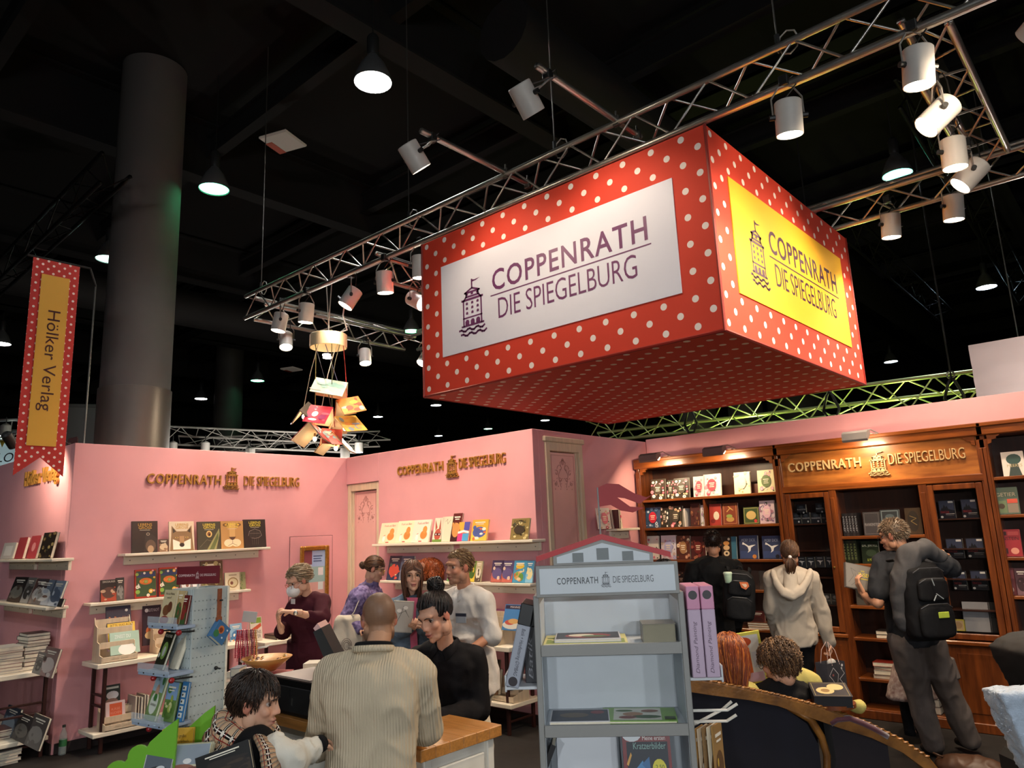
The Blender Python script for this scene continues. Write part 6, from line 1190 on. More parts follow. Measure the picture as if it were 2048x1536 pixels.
# --- boy in scarf
d=3.0
t,HM,I=person('dark-haired boy in profile with a checked scarf, black vest and white sleeves',dict(head=pj(512,1404,d),neck=pj(478,1482,d+.02),sa=pj(462,1505,d+.16),sb=pj(512,1502,d-.1),ea=pj(520,1545,d+.25),eb=pj(584,1524,d-.12),wa=pj(600,1520,d+.2),wb=pj(628,1490,d-.02),pel=pj(425,1680,d),ka=pj(440,1800,d+.08),kb=pj(440,1800,d-.08),aa=pj(430,1920,d+.08),ab=pj(430,1920,d-.08)),VIEW-88,(VIEW-88,-12),FAB('black_vest','0e0d0f'),FAB('dark_jeans','23252c'),dict(col='241812',mode='fall',len=.06,steps=6,n=620,wd=.0036,grav=.1,sx=.0,back=.05,line=.066,temple=-.0,vol=1.05,hi='3a281e',low=-.07,curl=.3),dict(skin='d0a084',lip='b06a60',brow='2c1e18'),k=.8,hs=.96,hands=(None,dict(curl=.5,d=pj(650,1480,d+.06)-pj(628,1490,d-.02))),sleeve=(0,0),infl=.035,rnd=8)
WSL=FAB('white_sweat','d5cfc2')
garment('sleeve',[lambda mb:caps(mb,[I@pj(528,1512,d-.1),I@pj(556,1500,d-.13),I@pj(588,1522,d-.12),I@pj(610,1505,d-.06),I@pj(634,1490,d-.02)],[.05,.062,.066,.05,.036])],.01,WSL,t,.012,14,3)
garment('sleeve',[lambda mb:caps(mb,[I@pj(462,1510,d+.16),I@pj(520,1545,d+.25),I@pj(600,1520,d+.2)],[.06,.058,.04])],.012,WSL,t,.01,12,4)
MB().tube([I@pj(634,1492,d-.02),I@pj(644,1486,d+.01)],[.036,.034],12).build('cuff',FAB('black_vest','0e0d0f'),t,smooth=True)
CHK=mat('checked_wool','c8a888',.9,spec=.15); 
def check_nodes(m):
    nt=m.node_tree; b=nt.nodes['Principled BSDF']; tc=nt.nodes.new('ShaderNodeTexCoord'); sp=nt.nodes.new('ShaderNodeSeparateXYZ'); nt.links.new(tc.outputs['UV'],sp.inputs[0]); prev=None
    def mth(op,x,y):
        n=nt.nodes.new('ShaderNodeMath'); n.operation=op
        for i,v in enumerate((x,y)):
            if isinstance(v,(int,float)): n.inputs[i].default_value=v
            else: nt.links.new(v,n.inputs[i])
        return n.outputs[0]
    def band(ax,per,lo,hi): f=mth('FRACT',mth('MULTIPLY',sp.outputs[ax],per),0); return mth('MULTIPLY',mth('GREATER_THAN',f,lo),mth('LESS_THAN',f,hi))
    col=(*lin('c4a484'),1)
    for msk,c in ((mth('MAXIMUM',band(0,7,.1,.34),band(1,14,.1,.34)),'15100f'),(mth('MAXIMUM',band(0,7,.18,.23),band(1,14,.18,.23)),'e8e0d4'),(mth('MAXIMUM',band(0,7,.5,.56),band(1,14,.5,.56)),'8a2a24'),(mth('MULTIPLY',band(0,7,.1,.34),band(1,14,.1,.34)),'e0d8cc')):
        mx=nt.nodes.new('ShaderNodeMix'); mx.data_type='RGBA'; nt.links.new(msk,mx.inputs[0])
        if prev is None: mx.inputs[6].default_value=col
        else: nt.links.new(prev,mx.inputs[6])
        mx.inputs[7].default_value=(*lin(c),1); prev=mx.outputs[2]
    nt.links.new(prev,b.inputs['Base Color'])
check_nodes(CHK)
def uvtube(name,pts,rs,m,par,n=20,flat=1,ur=1.,vr=2.):
    mb=MB().tube(pts,rs,n,flat=flat); o=mb.build(name,m,par,smooth=True); me=o.data; uv=me.uv_layers.new(name='UVMap'); 
    for p in me.polygons:
        ks=[v%n for v in p.vertices]; wrap=len(ks)==4 and 0 in ks and n-1 in ks
        for li,v in zip(p.loop_indices,p.vertices): k=v%n; k=n if (wrap and k==0) else k; uv.data[li].uv=(k/n*ur,v//n/max(1,len(pts)-1)*vr)
    return o
def wob(pts,a,seed): 
    r=random.Random(seed); return [p+V((r.uniform(-a,a),r.uniform(-a,a),r.uniform(-a,a))) for p in pts]
def ring(c,ru,rv,u,v,n,tilt=0): return [c+u*(ru*math.cos(2*math.pi*i/n))+v*(rv*math.sin(2*math.pi*i/n)) for i in range(n+1)]
nk=I@pj(488,1478,d); U=(I.to_3x3()@RT).normalized(); Vd=(I.to_3x3()@FW).normalized(); Z=V((0,0,1))
for i,(dz,ru,rr) in enumerate(((.03,.09,.052),(-.045,.115,.066))):
    ax=(U*.93-Z*.3).normalized(); uvtube('scarf_wrap',wob(ring(nk+Z*dz+U*.004,ru,.085,ax,Vd,18),.005,i),[rr*(1+.12*math.sin(q*1.7)) for q in range(19)],CHK,t,18,ur=.6,vr=1.6)
uvtube('scarf_end',[I@pj(522,1478,d-.14),I@pj(536,1502,d-.2),I@pj(543,1535,d-.21),I@pj(548,1580,d-.21)],[.04,.045,.05,.055],CHK,t,16,.45,.5,.9)
# --- man in black coat with backpack
y=7.05; D0=(at(1425,1085,Y=y)-EYE).dot(FW); d=D0
t,HM,I=person('man in a long black coat seen from behind at the left bookcase bay',dict(head=pj(1425,1086,d),neck=pj(1428,1122,d-.02),sa=pj(1388,1141,d),sb=pj(1468,1139,d),ea=pj(1376,1205,d),eb=pj(1478,1205,d),wa=pj(1385,1255,d+.15),wb=pj(1470,1255,d+.15),pel=pj(1428,1255,d),ka=pj(1412,1362,d),kb=pj(1444,1362,d),aa=pj(1412,1462,d),ab=pj(1444,1462,d)),VIEW-2,(VIEW-8,-4),FAB('black_coat','101012'),FAB('black_trousers','121114'),dict(col='2a1a14',mode='short',len=.02,n=700,wd=.0026,low=-.075,line=.05,vol=1.0),dict(skin='b88468'),k=1.06,hs=1.0,hands=(None,None),infl=.036,collar=.02,coat=.22,rnd=9)
def backpack(label,c,w,h,dp,rz,col,extra=None,group='backpacks worn by visitors',tilt=0):
    """c: centre on the wearer's back; outer side looks to local -y"""
    b=thing('backpack',label,'backpack',T(c)@RZ(rz)@RY(tilt),group); m=FAB('pack_'+col,col,bscale=120,rough=.7)
    def soft(name,x0,y0,z0,x1,y1,z1,r,par,mm=None,amp=.006):
        q=MB(); cx,cy,cz=(x0+x1)/2,(y0+y1)/2,(z0+z1)/2; rings=[]
        for zf,s in ((0,.72),(.06,.93),(.2,1),(.7,1),(.88,.9),(.97,.62),(1,.3)): rings.append((V((cx,cy,z0+(z1-z0)*zf)),V((1,0,0)),V((0,1,0)),(x1-x0)/2*s,(y1-y0)/2*(s if zf>.5 else min(1,s+.1))))
        loft(q,rings,24); co,fs=remesh(q,.011,3); co=folds(co,amp,10,5); g=MB(); g.add([tuple(p) for p in co],fs); return g.build(name,mm or m,par,smooth=True)
    body=soft('main_bag',-w/2,-dp/2,-h/2,w/2,dp/2,h/2,.05,b); pk=soft('front_pocket',-w*.4,-dp/2-.045,-h*.46,w*.4,-dp/2+.03,-h*.02,.03,b); soft('upper_pocket',-w*.36,-dp/2-.035,h*.0,w*.36,-dp/2+.03,h*.3,.03,b)
    MB().tube([(-w*.1,dp*.1,h*.47),(-w*.06,dp*.1,h*.56),(w*.06,dp*.1,h*.56),(w*.1,dp*.1,h*.47)],.009,6).build('grab_loop',m,b,smooth=True)
    z=mat('zip_grey','5a5a5e',.4,.5)
    for zz,ww in ((-h*.05,.36),(h*.27,.32),(h*.4,.36)): MB().tube([(-w*ww,-dp/2-.02 if zz<h*.35 else -dp*.42,zz-.02),(-w*ww*.6,-dp/2-.04 if zz<h*.35 else -dp*.46,zz+.012),(w*ww*.6,-dp/2-.04 if zz<h*.35 else -dp*.46,zz+.012),(w*ww,-dp/2-.02 if zz<h*.35 else -dp*.42,zz-.02)],.003,5).build('zip',z,b)
    for s in (-1,1): MB().tube([(s*w*.3,dp*.5,h*.42),(s*w*.34,dp*.5+.02,h*.52),(s*w*.36,dp*.5+.1,h*.5)],[.022,.024,.022],8,flat=.4).build('shoulder_strap',m,b,smooth=True)
    return b
c=at(1478,1190,Y=y-.25); b=backpack('black backpack with an orange patch on the black-coated man',c,.30,.47,.16,VIEW-90-14,'141416',tilt=6)
MB().prism([(-.04,.03),(.035,.035),(.05,.0),(.02,-.035),(-.02,-.02)],.006,0,T(.035,-.135,.1)@RX(90)).build('patch',mat('patch_orange','d8703c',.6),b); MB().prism([(-.022,.014),(.02,.018),(.028,.0),(.01,-.018)],.008,0,T(.037,-.136,.1)@RX(90)).build('patch_mark',mat('patch_cream','e8c8a8',.6),b)
cc=at(1456,1156,Y=y-.36); cp_=thing('travel_cup','pale green reusable coffee cup tucked into the black backpack','cup',T(cc)@RZ(10))
MB().lathe([(.026,-.045),(.03,-.04),(.038,.03),(.038,.034)],20).build('cup_body',mat('cup_green','b9d4b8',.5),cp_,smooth=True); MB().lathe([(.041,.034),(.042,.048),(.036,.056),(0,.057)],20).build('lid',mat('cup_lid','cfe4cc',.5),cp_,angle=40)
# --- woman in grey hoodie
y=7.0; d=(at(1580,1105,Y=y)-EYE).dot(FW)
HOOD=FAB('grey_hoodie','b2a698',bscale=180)
t,HM,I=person('woman with a brown ponytail in a light grey hoodie, seen from behind',dict(head=pj(1580,1106,d),neck=pj(1577,1140,d-.02),sa=pj(1545,1160,d),sb=pj(1620,1158,d),ea=pj(1544,1215,d),eb=pj(1642,1222,d),wa=pj(1553,1262,d+.12),wb=pj(1658,1284,d-.02),pel=pj(1590,1262,d),ka=pj(1578,1365,d),kb=pj(1612,1365,d),aa=pj(1578,1465,d),ab=pj(1612,1465,d)),VIEW-4,(VIEW-22,4),HOOD,FAB('black_trousers','121114'),dict(col='4a3020',mode='tie',tie=(0,.115,-.02),n=420,wd=.004,vol=1.0,hi='6a4c34',tail=((0,.12,-.025),(.01,.125,-.2),120,.004),line=.055),dict(skin='c8967a'),k=.98,hs=.98,hands=(None,dict(curl=.75,d=(0,0,-1),n=tuple(-RT),s=1.0)),infl=.03,female=True,rnd=10,coat=.06)
hd=MB(); 
hp=[I@pj(x,yy,d-dd) for x,yy,dd in ((1546,1143,.06),(1552,1162,.16),(1566,1182,.22),(1584,1190,.24),(1602,1178,.22),(1613,1160,.16),(1620,1142,.06))]
for off,rr in ((0,.028),(1,.03)): caps(hd,[p+V((0,0,-.025*off)) for p in hp],[rr]*7,8)
n0=I@pj(1580,1150,d-.1); caps(hd,[n0,hp[3]+V((0,-.04,0))],[.07,.06]); co,fs=remesh(hd,.01,4); g=MB(); g.add([tuple(p) for p in folds(co,.006,10,4,fs=fs)],fs); g.build('hood',HOOD,t,smooth=True)
MB().ball(HM@V((0,.122,-.025)),.018,10,8).build('hair_tie',mat('tie_pale','e0d4d0',.6),t,smooth=True)
pb=thing('paper_bag','dark grey illustrated paper carrier bag held by the hoodie woman','bag',T(at(1668,1395,Y=y-.02))@RZ(VIEW-90+30))
BAGM=mat('bag_dark','3c3b42',.6,var=.2,scale=12); bw,bd,bh=.12,.06,.3
for a in ((-bw,-bd,-bw+.003,bd),(bw-.003,-bd,bw,bd),(-bw+.003,-bd,bw-.003,-bd+.003),(-bw+.003,bd-.003,bw-.003,bd)): MB().box(a[0],a[1],0,a[2],a[3],bh).build('bag_panel',BAGM,pb)
MB().box(-bw,-bd,-.003,bw,bd,0).build('bag_bottom',BAGM,pb)
for s in (-1,1): MB().tube([(-.05,s*bd,bh-.02),(-.04,s*bd*.7,bh+.1),(-.01,s*bd*.15,bh+.17),(.03,s*bd*.7,bh+.1),(.05,s*bd,bh-.02)],.003,5).build('cord_handle',mat('cord_pink','d8b8b0',.7),pb)
mb=MB()
for s,c in ((stroke([(-.08,.02),(-.02,.1),(-.06,.16),(-.1,.2),(-.04,.26),(.02,.2),(.0,.14)],.005),'c8c4c8'),(stroke([(.04,.03),(.09,.1),(.03,.16),(.1,.2),(.06,.25)],.005),'c8c4c8'),(ell(-.05,.2,.012,.01,8),'a05a5a'),(ell(.08,.27,.014,.012,8),'d8d4d4'),(ell(.07,.245,.009,.01,8),'d8d4d4')): mb.add([(x,z,0) for x,z in s[0]],s[1],0,frame((0,-bd-.0006,0),(1,0,0),(0,0,1),(0,-1,0)),c)
mb.build('bag_print',PRINT,pb,colors=True); MB().ball((.02,0,bh-.01),(.05,.03,.035),10,8).build('tissue',mat('tissue_white','c8c4c0',.9),pb,smooth=True)
# --- man with backpack at the right glass door
y=6.75; d=(at(1790,1075,Y=y)-EYE).dot(FW)
TEE=FAB('dark_tee','2c2d31')
CARGO=FAB('cargo_grey','6e635e',var=.15,scale=9)
t,HM,I=person('grey-haired man in a dark t-shirt and cargo trousers holding a book at the bookcase',dict(head=pj(1786,1072,d),neck=pj(1805,1108,d-.03),sa=pj(1766,1126,d+.02),sb=pj(1868,1122,d+.02),ea=pj(1756,1206,d-.14),eb=pj(1910,1140,d+.05),wa=pj(1728,1190,d+.06),wb=pj(1886,1112,d+.3),pel=pj(1828,1262,d),ka=pj(1834,1380,d+.02),kb=pj(1892,1370,d),aa=pj(1868,1488,d-.05),ab=pj(1938,1476,d-.02)),VIEW+6,(VIEW+42,-14),TEE,CARGO,dict(col='7a6450',mode='short',len=.022,n=800,wd=.0024,low=-.075,hi='9a8a74',line=.055,vol=1.0),dict(skin='bf8a6c',brow='5a4a3a',stub=1),k=1.12,hs=1.08,hands=(dict(curl=.55,d=pj(1714,1166,d+.1)-pj(1728,1190,d+.06),n=tuple(RT),s=1.05),dict(curl=.4)),sleeve=(.38,.4),infl=.026,rnd=11,shoes='171514',legw=1.28)
glasses(t,HM,'1c1a1a')
bk=at(1716,1152,D=d+.16); book('grey patterned novel with yellow lettering held in the man\'s left hand',T(bk)@RZ(VIEW-90+8)@RX(-14)@RY(14)@T(0,0,-.115),.235,.21,.03,'6a645f',[('r',.03,.03,.97,.97,'7a746e'),('s',[(.1,.2),(.3,.5),(.2,.8),(.4,.7)],.012,'4a4642'),('s',[(.2,.1),(.4,.3),(.35,.6)],.012,'4a4642'),('t','INSEL',.5,.52,.92,.68,'e8d040'),('t','DER',.58,.72,.72,.78,'e8d040'),('r',.55,.42,.85,.45,'d8c048')],None)
c=at(1850,1200,Y=y-.28); b=backpack('large black backpack with light cords worn by the cargo-trousered man',c,.36,.58,.2,VIEW-90+8,'131214')
for k_,(a,e) in enumerate((((-.04,-.165,.17),(-.03,-.17,.12)),((-.02,-.165,.06),(.03,-.17,.02)),((-.02,-.165,.05),(-.05,-.17,.01)),((.08,-.13,-.24),(.14,-.11,-.23)))): MB().tube([a,e],.004,5).build('cord_pull',mat('cord_grey','8a9296',.5),b)
MB().bbox(-.02,-.152,-.12,.07,-.144,-.075,.004,0,RZ(2)).build('green_patch',mat('patch_lime','a8b83c',.6),b)
jk=thing('draped_jacket','dark grey jacket draped over the backpack strap of the cargo-trousered man','jacket',T(at(1810,1180,Y=y-.36)))
m_=MB(); caps(m_,[at(x,yy,Y=y-o_)-jk.location for x,yy,o_ in ((1882,1112,.12),(1850,1098,.22),(1822,1108,.3),(1806,1150,.36),(1798,1200,.38),(1806,1252,.36))],[.05,.075,.09,.085,.07,.045]); co,fs=remesh(m_,.012,4); g=MB(); g.add([tuple(p) for p in folds(co,.02,7,2,fs=fs)],fs); g.build('cloth',FAB('jacket_grey','4a4849'),jk,smooth=True)
# cargo pocket
m_=MB(); m_.bbox(-.05,-.02,-.09,.05,.03,.09,.015); m_.build('leg_pocket',CARGO,t,M=T(I@at(1902,1338,D=d-.02))@RY(12))
# --- seated red-haired reader and curly-haired reader
d=4.22
YEL=FAB('yellow_sweater','b8a860')
t,HM,I=person('child with chin-length red hair seated on the sofa holding a picture book',dict(seat=(at(1455,1372,D=d).x,at(1455,1372,D=d).y,0),head=pj(1460,1322,d),neck=pj(1462,1368,d),sa=pj(1430,1388,d),sb=pj(1496,1388,d),ea=pj(1425,1440,d+.1),eb=pj(1505,1440,d+.1),wa=pj(1445,1420,d+.32),wb=pj(1510,1400,d+.3),pel=pj(1462,1500,d+.02)),VIEW-6,(VIEW-14,-16),YEL,None,dict(col='6e2c0c',mode='fall',len=.17,steps=10,n=1000,wd=.0034,grav=.8,curl=.1,hi='b0601e',vol=1.14,line=.05,keep=1),dict(skin='d8ab92'),k=.85,hs=1.12,hands=(None,dict(curl=.5)),infl=.02,female=True,rnd=12)
bk=at(1492,1318,D=d+.36); pbk=thing('picture_book','open yellow-bordered picture book held up by the red-haired child','book',T(bk)@RZ(VIEW-90-6)@RX(14)@RY(-8))
MB().bbox(-.13,-.004,-.17,.11,.004,.17,.002).build('page_board',cmat('d8cc5a'),pbk)
mb=MB()
for i,(s,c) in enumerate(((rect(-.115,-.15,.095,.15),'cfc8c0'),(rect(-.05,-.15,.03,.07),'d8662a'),(ell(.0,.11,.05,.03),'c8502c'),(rect(.04,-.06,.08,.04),'b8b4b8'),(rect(-.1,-.15,.09,-.09),'c8a0b0'))): mb.add([(x,z,.0003*i) for x,z in s[0]],s[1],0,frame((0,-.0045,0),(1,0,0),(0,0,1),(0,-1,0)),c)
mb.build('page_print',PRINT,pbk,colors=True)
d=4.3
t,HM,I=person('person with curly brown hair, dark glasses and a black jacket seated on the sofa',dict(seat=(at(1560,1372,D=d).x,at(1560,1372,D=d).y,0),head=pj(1556,1326,d),neck=pj(1566,1372,d-.02),sa=pj(1527,1393,d),sb=pj(1620,1402,d-.02),ea=pj(1520,1450,d+.05),eb=pj(1640,1450,d+.05),wa=pj(1530,1430,d+.3),wb=pj(1600,1430,d+.3),pel=pj(1570,1530,d+.02)),VIEW,(VIEW+40,-14),FAB('black_jacket','121012'),None,dict(col='4a3220',mode='fall',len=.12,steps=12,n=620,wd=.0046,grav=.15,curl=1.2,vol=1.16,hi='7a5a3c',low=-.05,line=.045),dict(skin='c8977c',brow='3a281c'),k=1.0,hs=1.0,hands=(None,None),infl=.026,rnd=13)
glasses(t,HM,'141214')
for s,(x,yy,dd) in enumerate(((1605,1362,d+.16),)):
    q=thing('sofa_cushion','pale yellow scatter cushion beside the curly-haired reader','cushion',T(at(x,yy+8,D=dd))@RZ(30)); m_=MB(); m_.ball((0,0,0),(.12,.06,.1),16,10); co,fs=remesh(m_,.01,2); g=MB(); g.add([tuple(p) for p in folds(co,.012,9,3,fs=fs)],fs); g.build('cushion_cover',YEL,q,smooth=True)
# --- child behind the man's legs
y=7.55; d=(at(1800,1330,Y=y)-EYE).dot(FW)
t,HM,I=person('child in a pale flowered skirt bending to the low shelves behind the standing man',dict(head=pj(1838,1262,d+.1),neck=pj(1832,1292,d+.05),sa=pj(1812,1300,d),sb=pj(1850,1300,d),ea=pj(1808,1335,d+.1),eb=pj(1855,1335,d+.1),wa=pj(1815,1360,d+.2),wb=pj(1848,1360,d+.2),pel=pj(1818,1352,d-.08),ka=pj(1812,1412,d),kb=pj(1838,1412,d),aa=pj(1820,1468,d-.03),ab=pj(1842,1462,d)),VIEW,(VIEW,-20),FAB('dark_tee','2c2d31'),FAB('black_leggings','141214'),dict(col='3a2618',mode='fall',len=.2,n=260,wd=.005,grav=.9),dict(skin='d0a084'),k=.72,hs=.9,female=True,infl=.016,rnd=14,shoes='8a6a70')
skirt(t,I,I@pj(1816,1335,d-.08),.13,.22,.26,FAB('flower_skirt','b8a8a0',var=.35,scale=30,col2='8a6a66'))
# --- person half hidden behind the display stand
y=6.2; d=(at(1330,1140,Y=y)-EYE).dot(FW)
t,HM,I=person('person with dark hair and a tan coat mostly hidden behind the display stand',dict(head=pj(1326,1144,d),neck=pj(1326,1178,d),sa=pj(1292,1196,d),sb=pj(1352,1196,d),ea=pj(1285,1250,d),eb=pj(1366,1246,d),wa=pj(1300,1270,d-.2),wb=pj(1372,1262,d-.16),pel=pj(1325,1300,d),ka=pj(1312,1390,d),kb=pj(1338,1390,d),aa=pj(1312,1480,d),ab=pj(1338,1480,d)),VIEW+100,(VIEW+90,-10),FAB('tan_coat','6a4e38'),FAB('dark_jeans','23252c'),dict(col='1a1210',mode='fall',len=.16,n=300,wd=.005,grav=.6,line=.055),dict(skin='d0a084'),k=.95,hs=.95,hands=(None,dict(curl=.4)),infl=.03,female=True,rnd=15)
# ================= book chandelier =================
hp=at(655,592,Y=FY0); cdp=(hp-EYE).dot(FW)
dc=at(657,678,D=cdp)
t=thing('book_chandelier','hanging chandelier of tent-folded picture books with glowing bulbs under a wooden drum','chandelier',T(dc)); CH=t; rw=.19*cdp/7.6
DRW=mat('drum_wood','e0c9a0',.5,var=.06,scale=6)
MB().lathe([(rw,-.1),(rw,.04),(rw*.97,.045),(0,.045)],36,cap=False).lathe([(rw*.96,-.1),(rw*.96,.02),(0,.02)],36,cap=False).build('drum',DRW,t,angle=40)
for k,(x,y,r) in enumerate(((655,716,.05),(653,711,.045))): MB().lathe([(0,0),(r,0),(r,.012),(0,.014)],20,0,T(at(x,y,D=cdp-.05*k)-dc)).build('downlight',mat('downlight_glow','fff4e0',.4,emit='fff0d8',est=14),t)
MB().tube([(0,0,.045),(0,0,.16)],.012,8).build('eye_hook',WIRE,t); top=hp-dc; top.z=4.75-dc.z
for s in (-1,1): MB().tube([(0,0,.14),(s*.015,0,.3),(s*.05,0,top.z)],.006,6).build('hanging_loop',mat('loop_grey','a5a19a',.6),t)
MB().tube([(rw*.75,-.02,.02),at(694,660,D=cdp)-dc,at(686,630,D=cdp)-dc,at(690,605,D=cdp)-dc,at(676,592,D=cdp)-dc+V((0,0,.0))],.009,7).build('power_cable',mat('cable_white','d8d4d0',.5),t,smooth=True)
TB=[(664,760,66,34,'9ab8a4',0,('c8d8c0','d8a0a0','6a9a94'),12),(694,796,50,34,'d8823c',40,('e8c040','8a4a34','e8a0a0'),-14),(644,812,48,38,'b8324a',-10,('d85a6a','e8c8c8','8a2a5a'),10),(690,832,56,40,'cfa850',55,('e0c070','7a8a9a','c88a4a'),-8),(630,850,48,44,'a03034',75,('8a94a8','d84a3a','c0a0a0'),12),(672,868,48,46,'c07a34',85,('d8903c','a8a090','8a3424'),2),(608,812,44,34,'4a4640',80,('8a8680','c8c4b8'),-32),(664,858,40,34,'b84038',20,('d86a5a','e8b0a0','6a8a94'),4)]
for k,(x,y,w,h,c,rz,pal,tl) in enumerate(TB):
    sp=43 if k in (3,4,5,6) else 33
    p=at(x,y,D=cdp+(.08 if k in (3,5) else -.06 if k in (2,4,6) else .02))-dc; W_=w/1460*cdp; H_=h/1460*cdp*1.15; M=T(p)@RZ(VIEW-90+rz)@RY(tl)
    for s in (-1,1):
        A=M@RX(s*sp); sh=MB().box(-W_/2,-.003 if s<0 else .0,-H_,W_/2,.0 if s<0 else .003,0,0,A).build('book_shade',cmat(c),t); MB().box(-W_/2+.006,.002 if s<0 else -.012,-H_+.006,W_/2-.006,.012 if s<0 else -.002,-.01,0,A).build('page_block',mat('glow_pages','ecd4b0',.8),t)
        if s<0:
            mb=MB(); r=random.Random(k)
            for j in range(10): q=ell(r.uniform(-.4,.4)*W_,-r.uniform(.15,.85)*H_,r.uniform(.06,.2)*W_,r.uniform(.05,.16)*H_,10); mb.add([(a,b,.0003*j) for a,b in q[0]],q[1],0,A@frame((0,-.0036,0),(1,0,0),(0,0,1),(0,-1,0)),r.choice(pal))
            mb.build('shade_print',PRINT,sh,colors=True)
    b=p+V((0,0,-H_*.55)); MB().ball(b,(.022,.022,.028),12,8).build('bulb',mat('bulb_glow','ffffff',.3,emit='ffe6b8',est=9),t,smooth=True); MB().lathe([(.012,.02),(.012,.06),(.004,.065)],10,0,T(b)).build('bulb_socket',mat('socket_wood','a07848',.5),t,smooth=True)
    a=V((rw*.8*math.cos(k*.785+.4),rw*.8*math.sin(k*.785+.4),-.02)); MB().tube([p+V((0,0,.0)),V((p.x*.6+a.x*.4,p.y*.6+a.y*.4,(p.z+a.z)/2)),a],.0045,5).build('cord',mat('cord_%d'%k,('8a8a70','b03a34','d8d0c0','5a5a7a','a89a60','404048','c8c0a8','7a8a6a')[k],.7),t)
    if k in (2,4,5,6):
        ld=bpy.data.lights.new('bulb_light','POINT'); ld.energy=.45; ld.color=(1,.75,.45); ld.shadow_soft_size=.025; lo=bpy.data.objects.new('bulb_light',ld); COL.objects.link(lo); lo.location=dc+b+V((0,0,-.05))
# ================= sofa =================
u=V((RT.x,RT.y,0)).normalized(); n=V((-u.y,u.x,0)); D=3.98; so=at(1500,1500,D=D); so.z=0
t=thing('sofa','antique sofa with carved gilded wood rail and dark navy velvet back, seen from behind','sofa',frame(so,u,n,(0,0,1))); I=t.matrix_basis.inverted()
S2=lambda x,y:(lambda q:(q.x,q.z))(I@at(x,y,D=D))
OAK=mat('gilt_oak','8a5a24',.38,.15,var=.35,scale=9,col2='5a3612',bump=.3,bscale=60); NAVY=mat('navy_velvet','0d0b18',.95,sheen=.1,var=.3,scale=6); PURP=mat('burgundy_piping','4a1626',.8,sheen=.5,bump=.5,bscale=300)
rp=[S2(*q) for q in ((1300,1356),(1360,1361),(1420,1369),(1500,1384),(1560,1397),(1620,1412),(1680,1430),(1740,1452),(1800,1482),(1850,1515),(1885,1560))]
lo=[S2(*q) for q in ((1300,1376),(1360,1383),(1420,1392),(1500,1402),(1560,1414),(1610,1432),(1680,1456),(1740,1474),(1800,1502),(1840,1532),(1868,1570))]
F2=frame((0,0,0),(1,0,0),(0,0,1),(0,-1,0))
for i in range(len(rp)-1): MB().prism([lo[i],lo[i+1],rp[i+1],rp[i]],.03,0,F2,t0=-.05).build('rail_segment',OAK,t)
rm=MB().tube([(a,-.0,b) for a,b in rp],.016,8); 
rm.build('rail_moulding',OAK,t,smooth=True)
bm_=MB()
for i in range(46):
    f=i/45*(len(rp)-2); j=int(f); q=f-j; a=rp[j][0]*(1-q)+rp[j+1][0]*q; b=rp[j][1]*(1-q)+rp[j+1][1]*q; bm_.ball((a,-.008,b+.012),(.02,.016,.005),8,6)
bm_.build('carved_beading',OAK,t,smooth=True)['kind']='stuff'
bp=[S2(1300,1370),S2(1420,1382),S2(1500,1395),S2(1575,1420),S2(1618,1450),S2(1638,1490),S2(1640,1536),S2(1610,1600),S2(1600,1860),S2(1300,1840)]
MB().prism(bp,.0,0,F2,t0=-.1).build('velvet_back',NAVY,t)
stl=[S2(*q) for q in ((1585,1415),(1625,1440),(1645,1475),(1653,1510),(1650,1550),(1630,1610),(1612,1680))]; MB().tube([(a,-.0,b) for a,b in stl],[.03,.026,.024,.024,.024,.026,.03],10,flat=.8).build('carved_stile',OAK,t,smooth=True)
ap=[S2(1662,1452),S2(1690,1440),S2(1720,1448),S2(1772,1474),S2(1775,1560),S2(1765,1850),S2(1630,1850),S2(1650,1600),S2(1668,1520)]
MB().prism(ap,.02,0,F2,t0=-.08).build('velvet_arm',mat('plum_velvet','120a12',.95,sheen=.1),t)
pp=[S2(*q) for q in ((1662,1448),(1675,1440),(1700,1438),(1725,1447),(1750,1459),(1774,1473))]; MB().tube([(a,-.02,b) for a,b in pp],.017,8).build('piping',PURP,t,smooth=True)
MB().bbox(-.6,.1,.3,.55,.7,.46,.03).build('seat',NAVY,t)
for x in (-.5,.5): MB().lathe([(.03,0),(.022,.1),(.035,.2),(.035,.3)],12,0,T(x,.6,0)).build('leg',OAK,t,smooth=True)
gb=at(1660,1388,D=4.12); o=book('dark boxed card game with cream medallions lying beside the sofa rail',T(gb)@RZ(VIEW-90-14)@RX(-82)@T(0,0,-.12),.2,.22,.06,'262428',[('s',[(.06,.06),(.94,.06),(.94,.94),(.06,.94),(.06,.06)],.02,'8a7a50'),('e',.36,.4,.24,.24,'c8b078'),('e',.66,.66,.22,.22,'c8b078'),('e',.36,.4,.12,.12,'8a6a3c')],None,name='game_box',cat='box',pcol='1e1c20')
q=thing('table_pedestal','small dark side table carrying the card game box','table',T(gb.x,gb.y,0)); MB().lathe([(.14,0),(.12,.03),(.03,.06),(.03,gb.z-.07),(.13,gb.z-.06),(.13,gb.z-.04)],20).build('pedestal',MAHO,q,angle=40)
c=at(1712,1412,D=4.2); q=thing('sofa_cushion','small yellow cushion end showing over the sofa rail','cushion',T(c)); m_=MB(); m_.ball((0,0,0),(.06,.04,.032),14,10); co,fs=remesh(m_,.009,2); g=MB(); g.add([tuple(p) for p in folds(co,.012,12,3,fs=fs)],fs); g.build('cushion_cover',mat('fabric_yellow_sweater'),q,smooth=True)  # cushion form stands in for a child's yellow sleeve
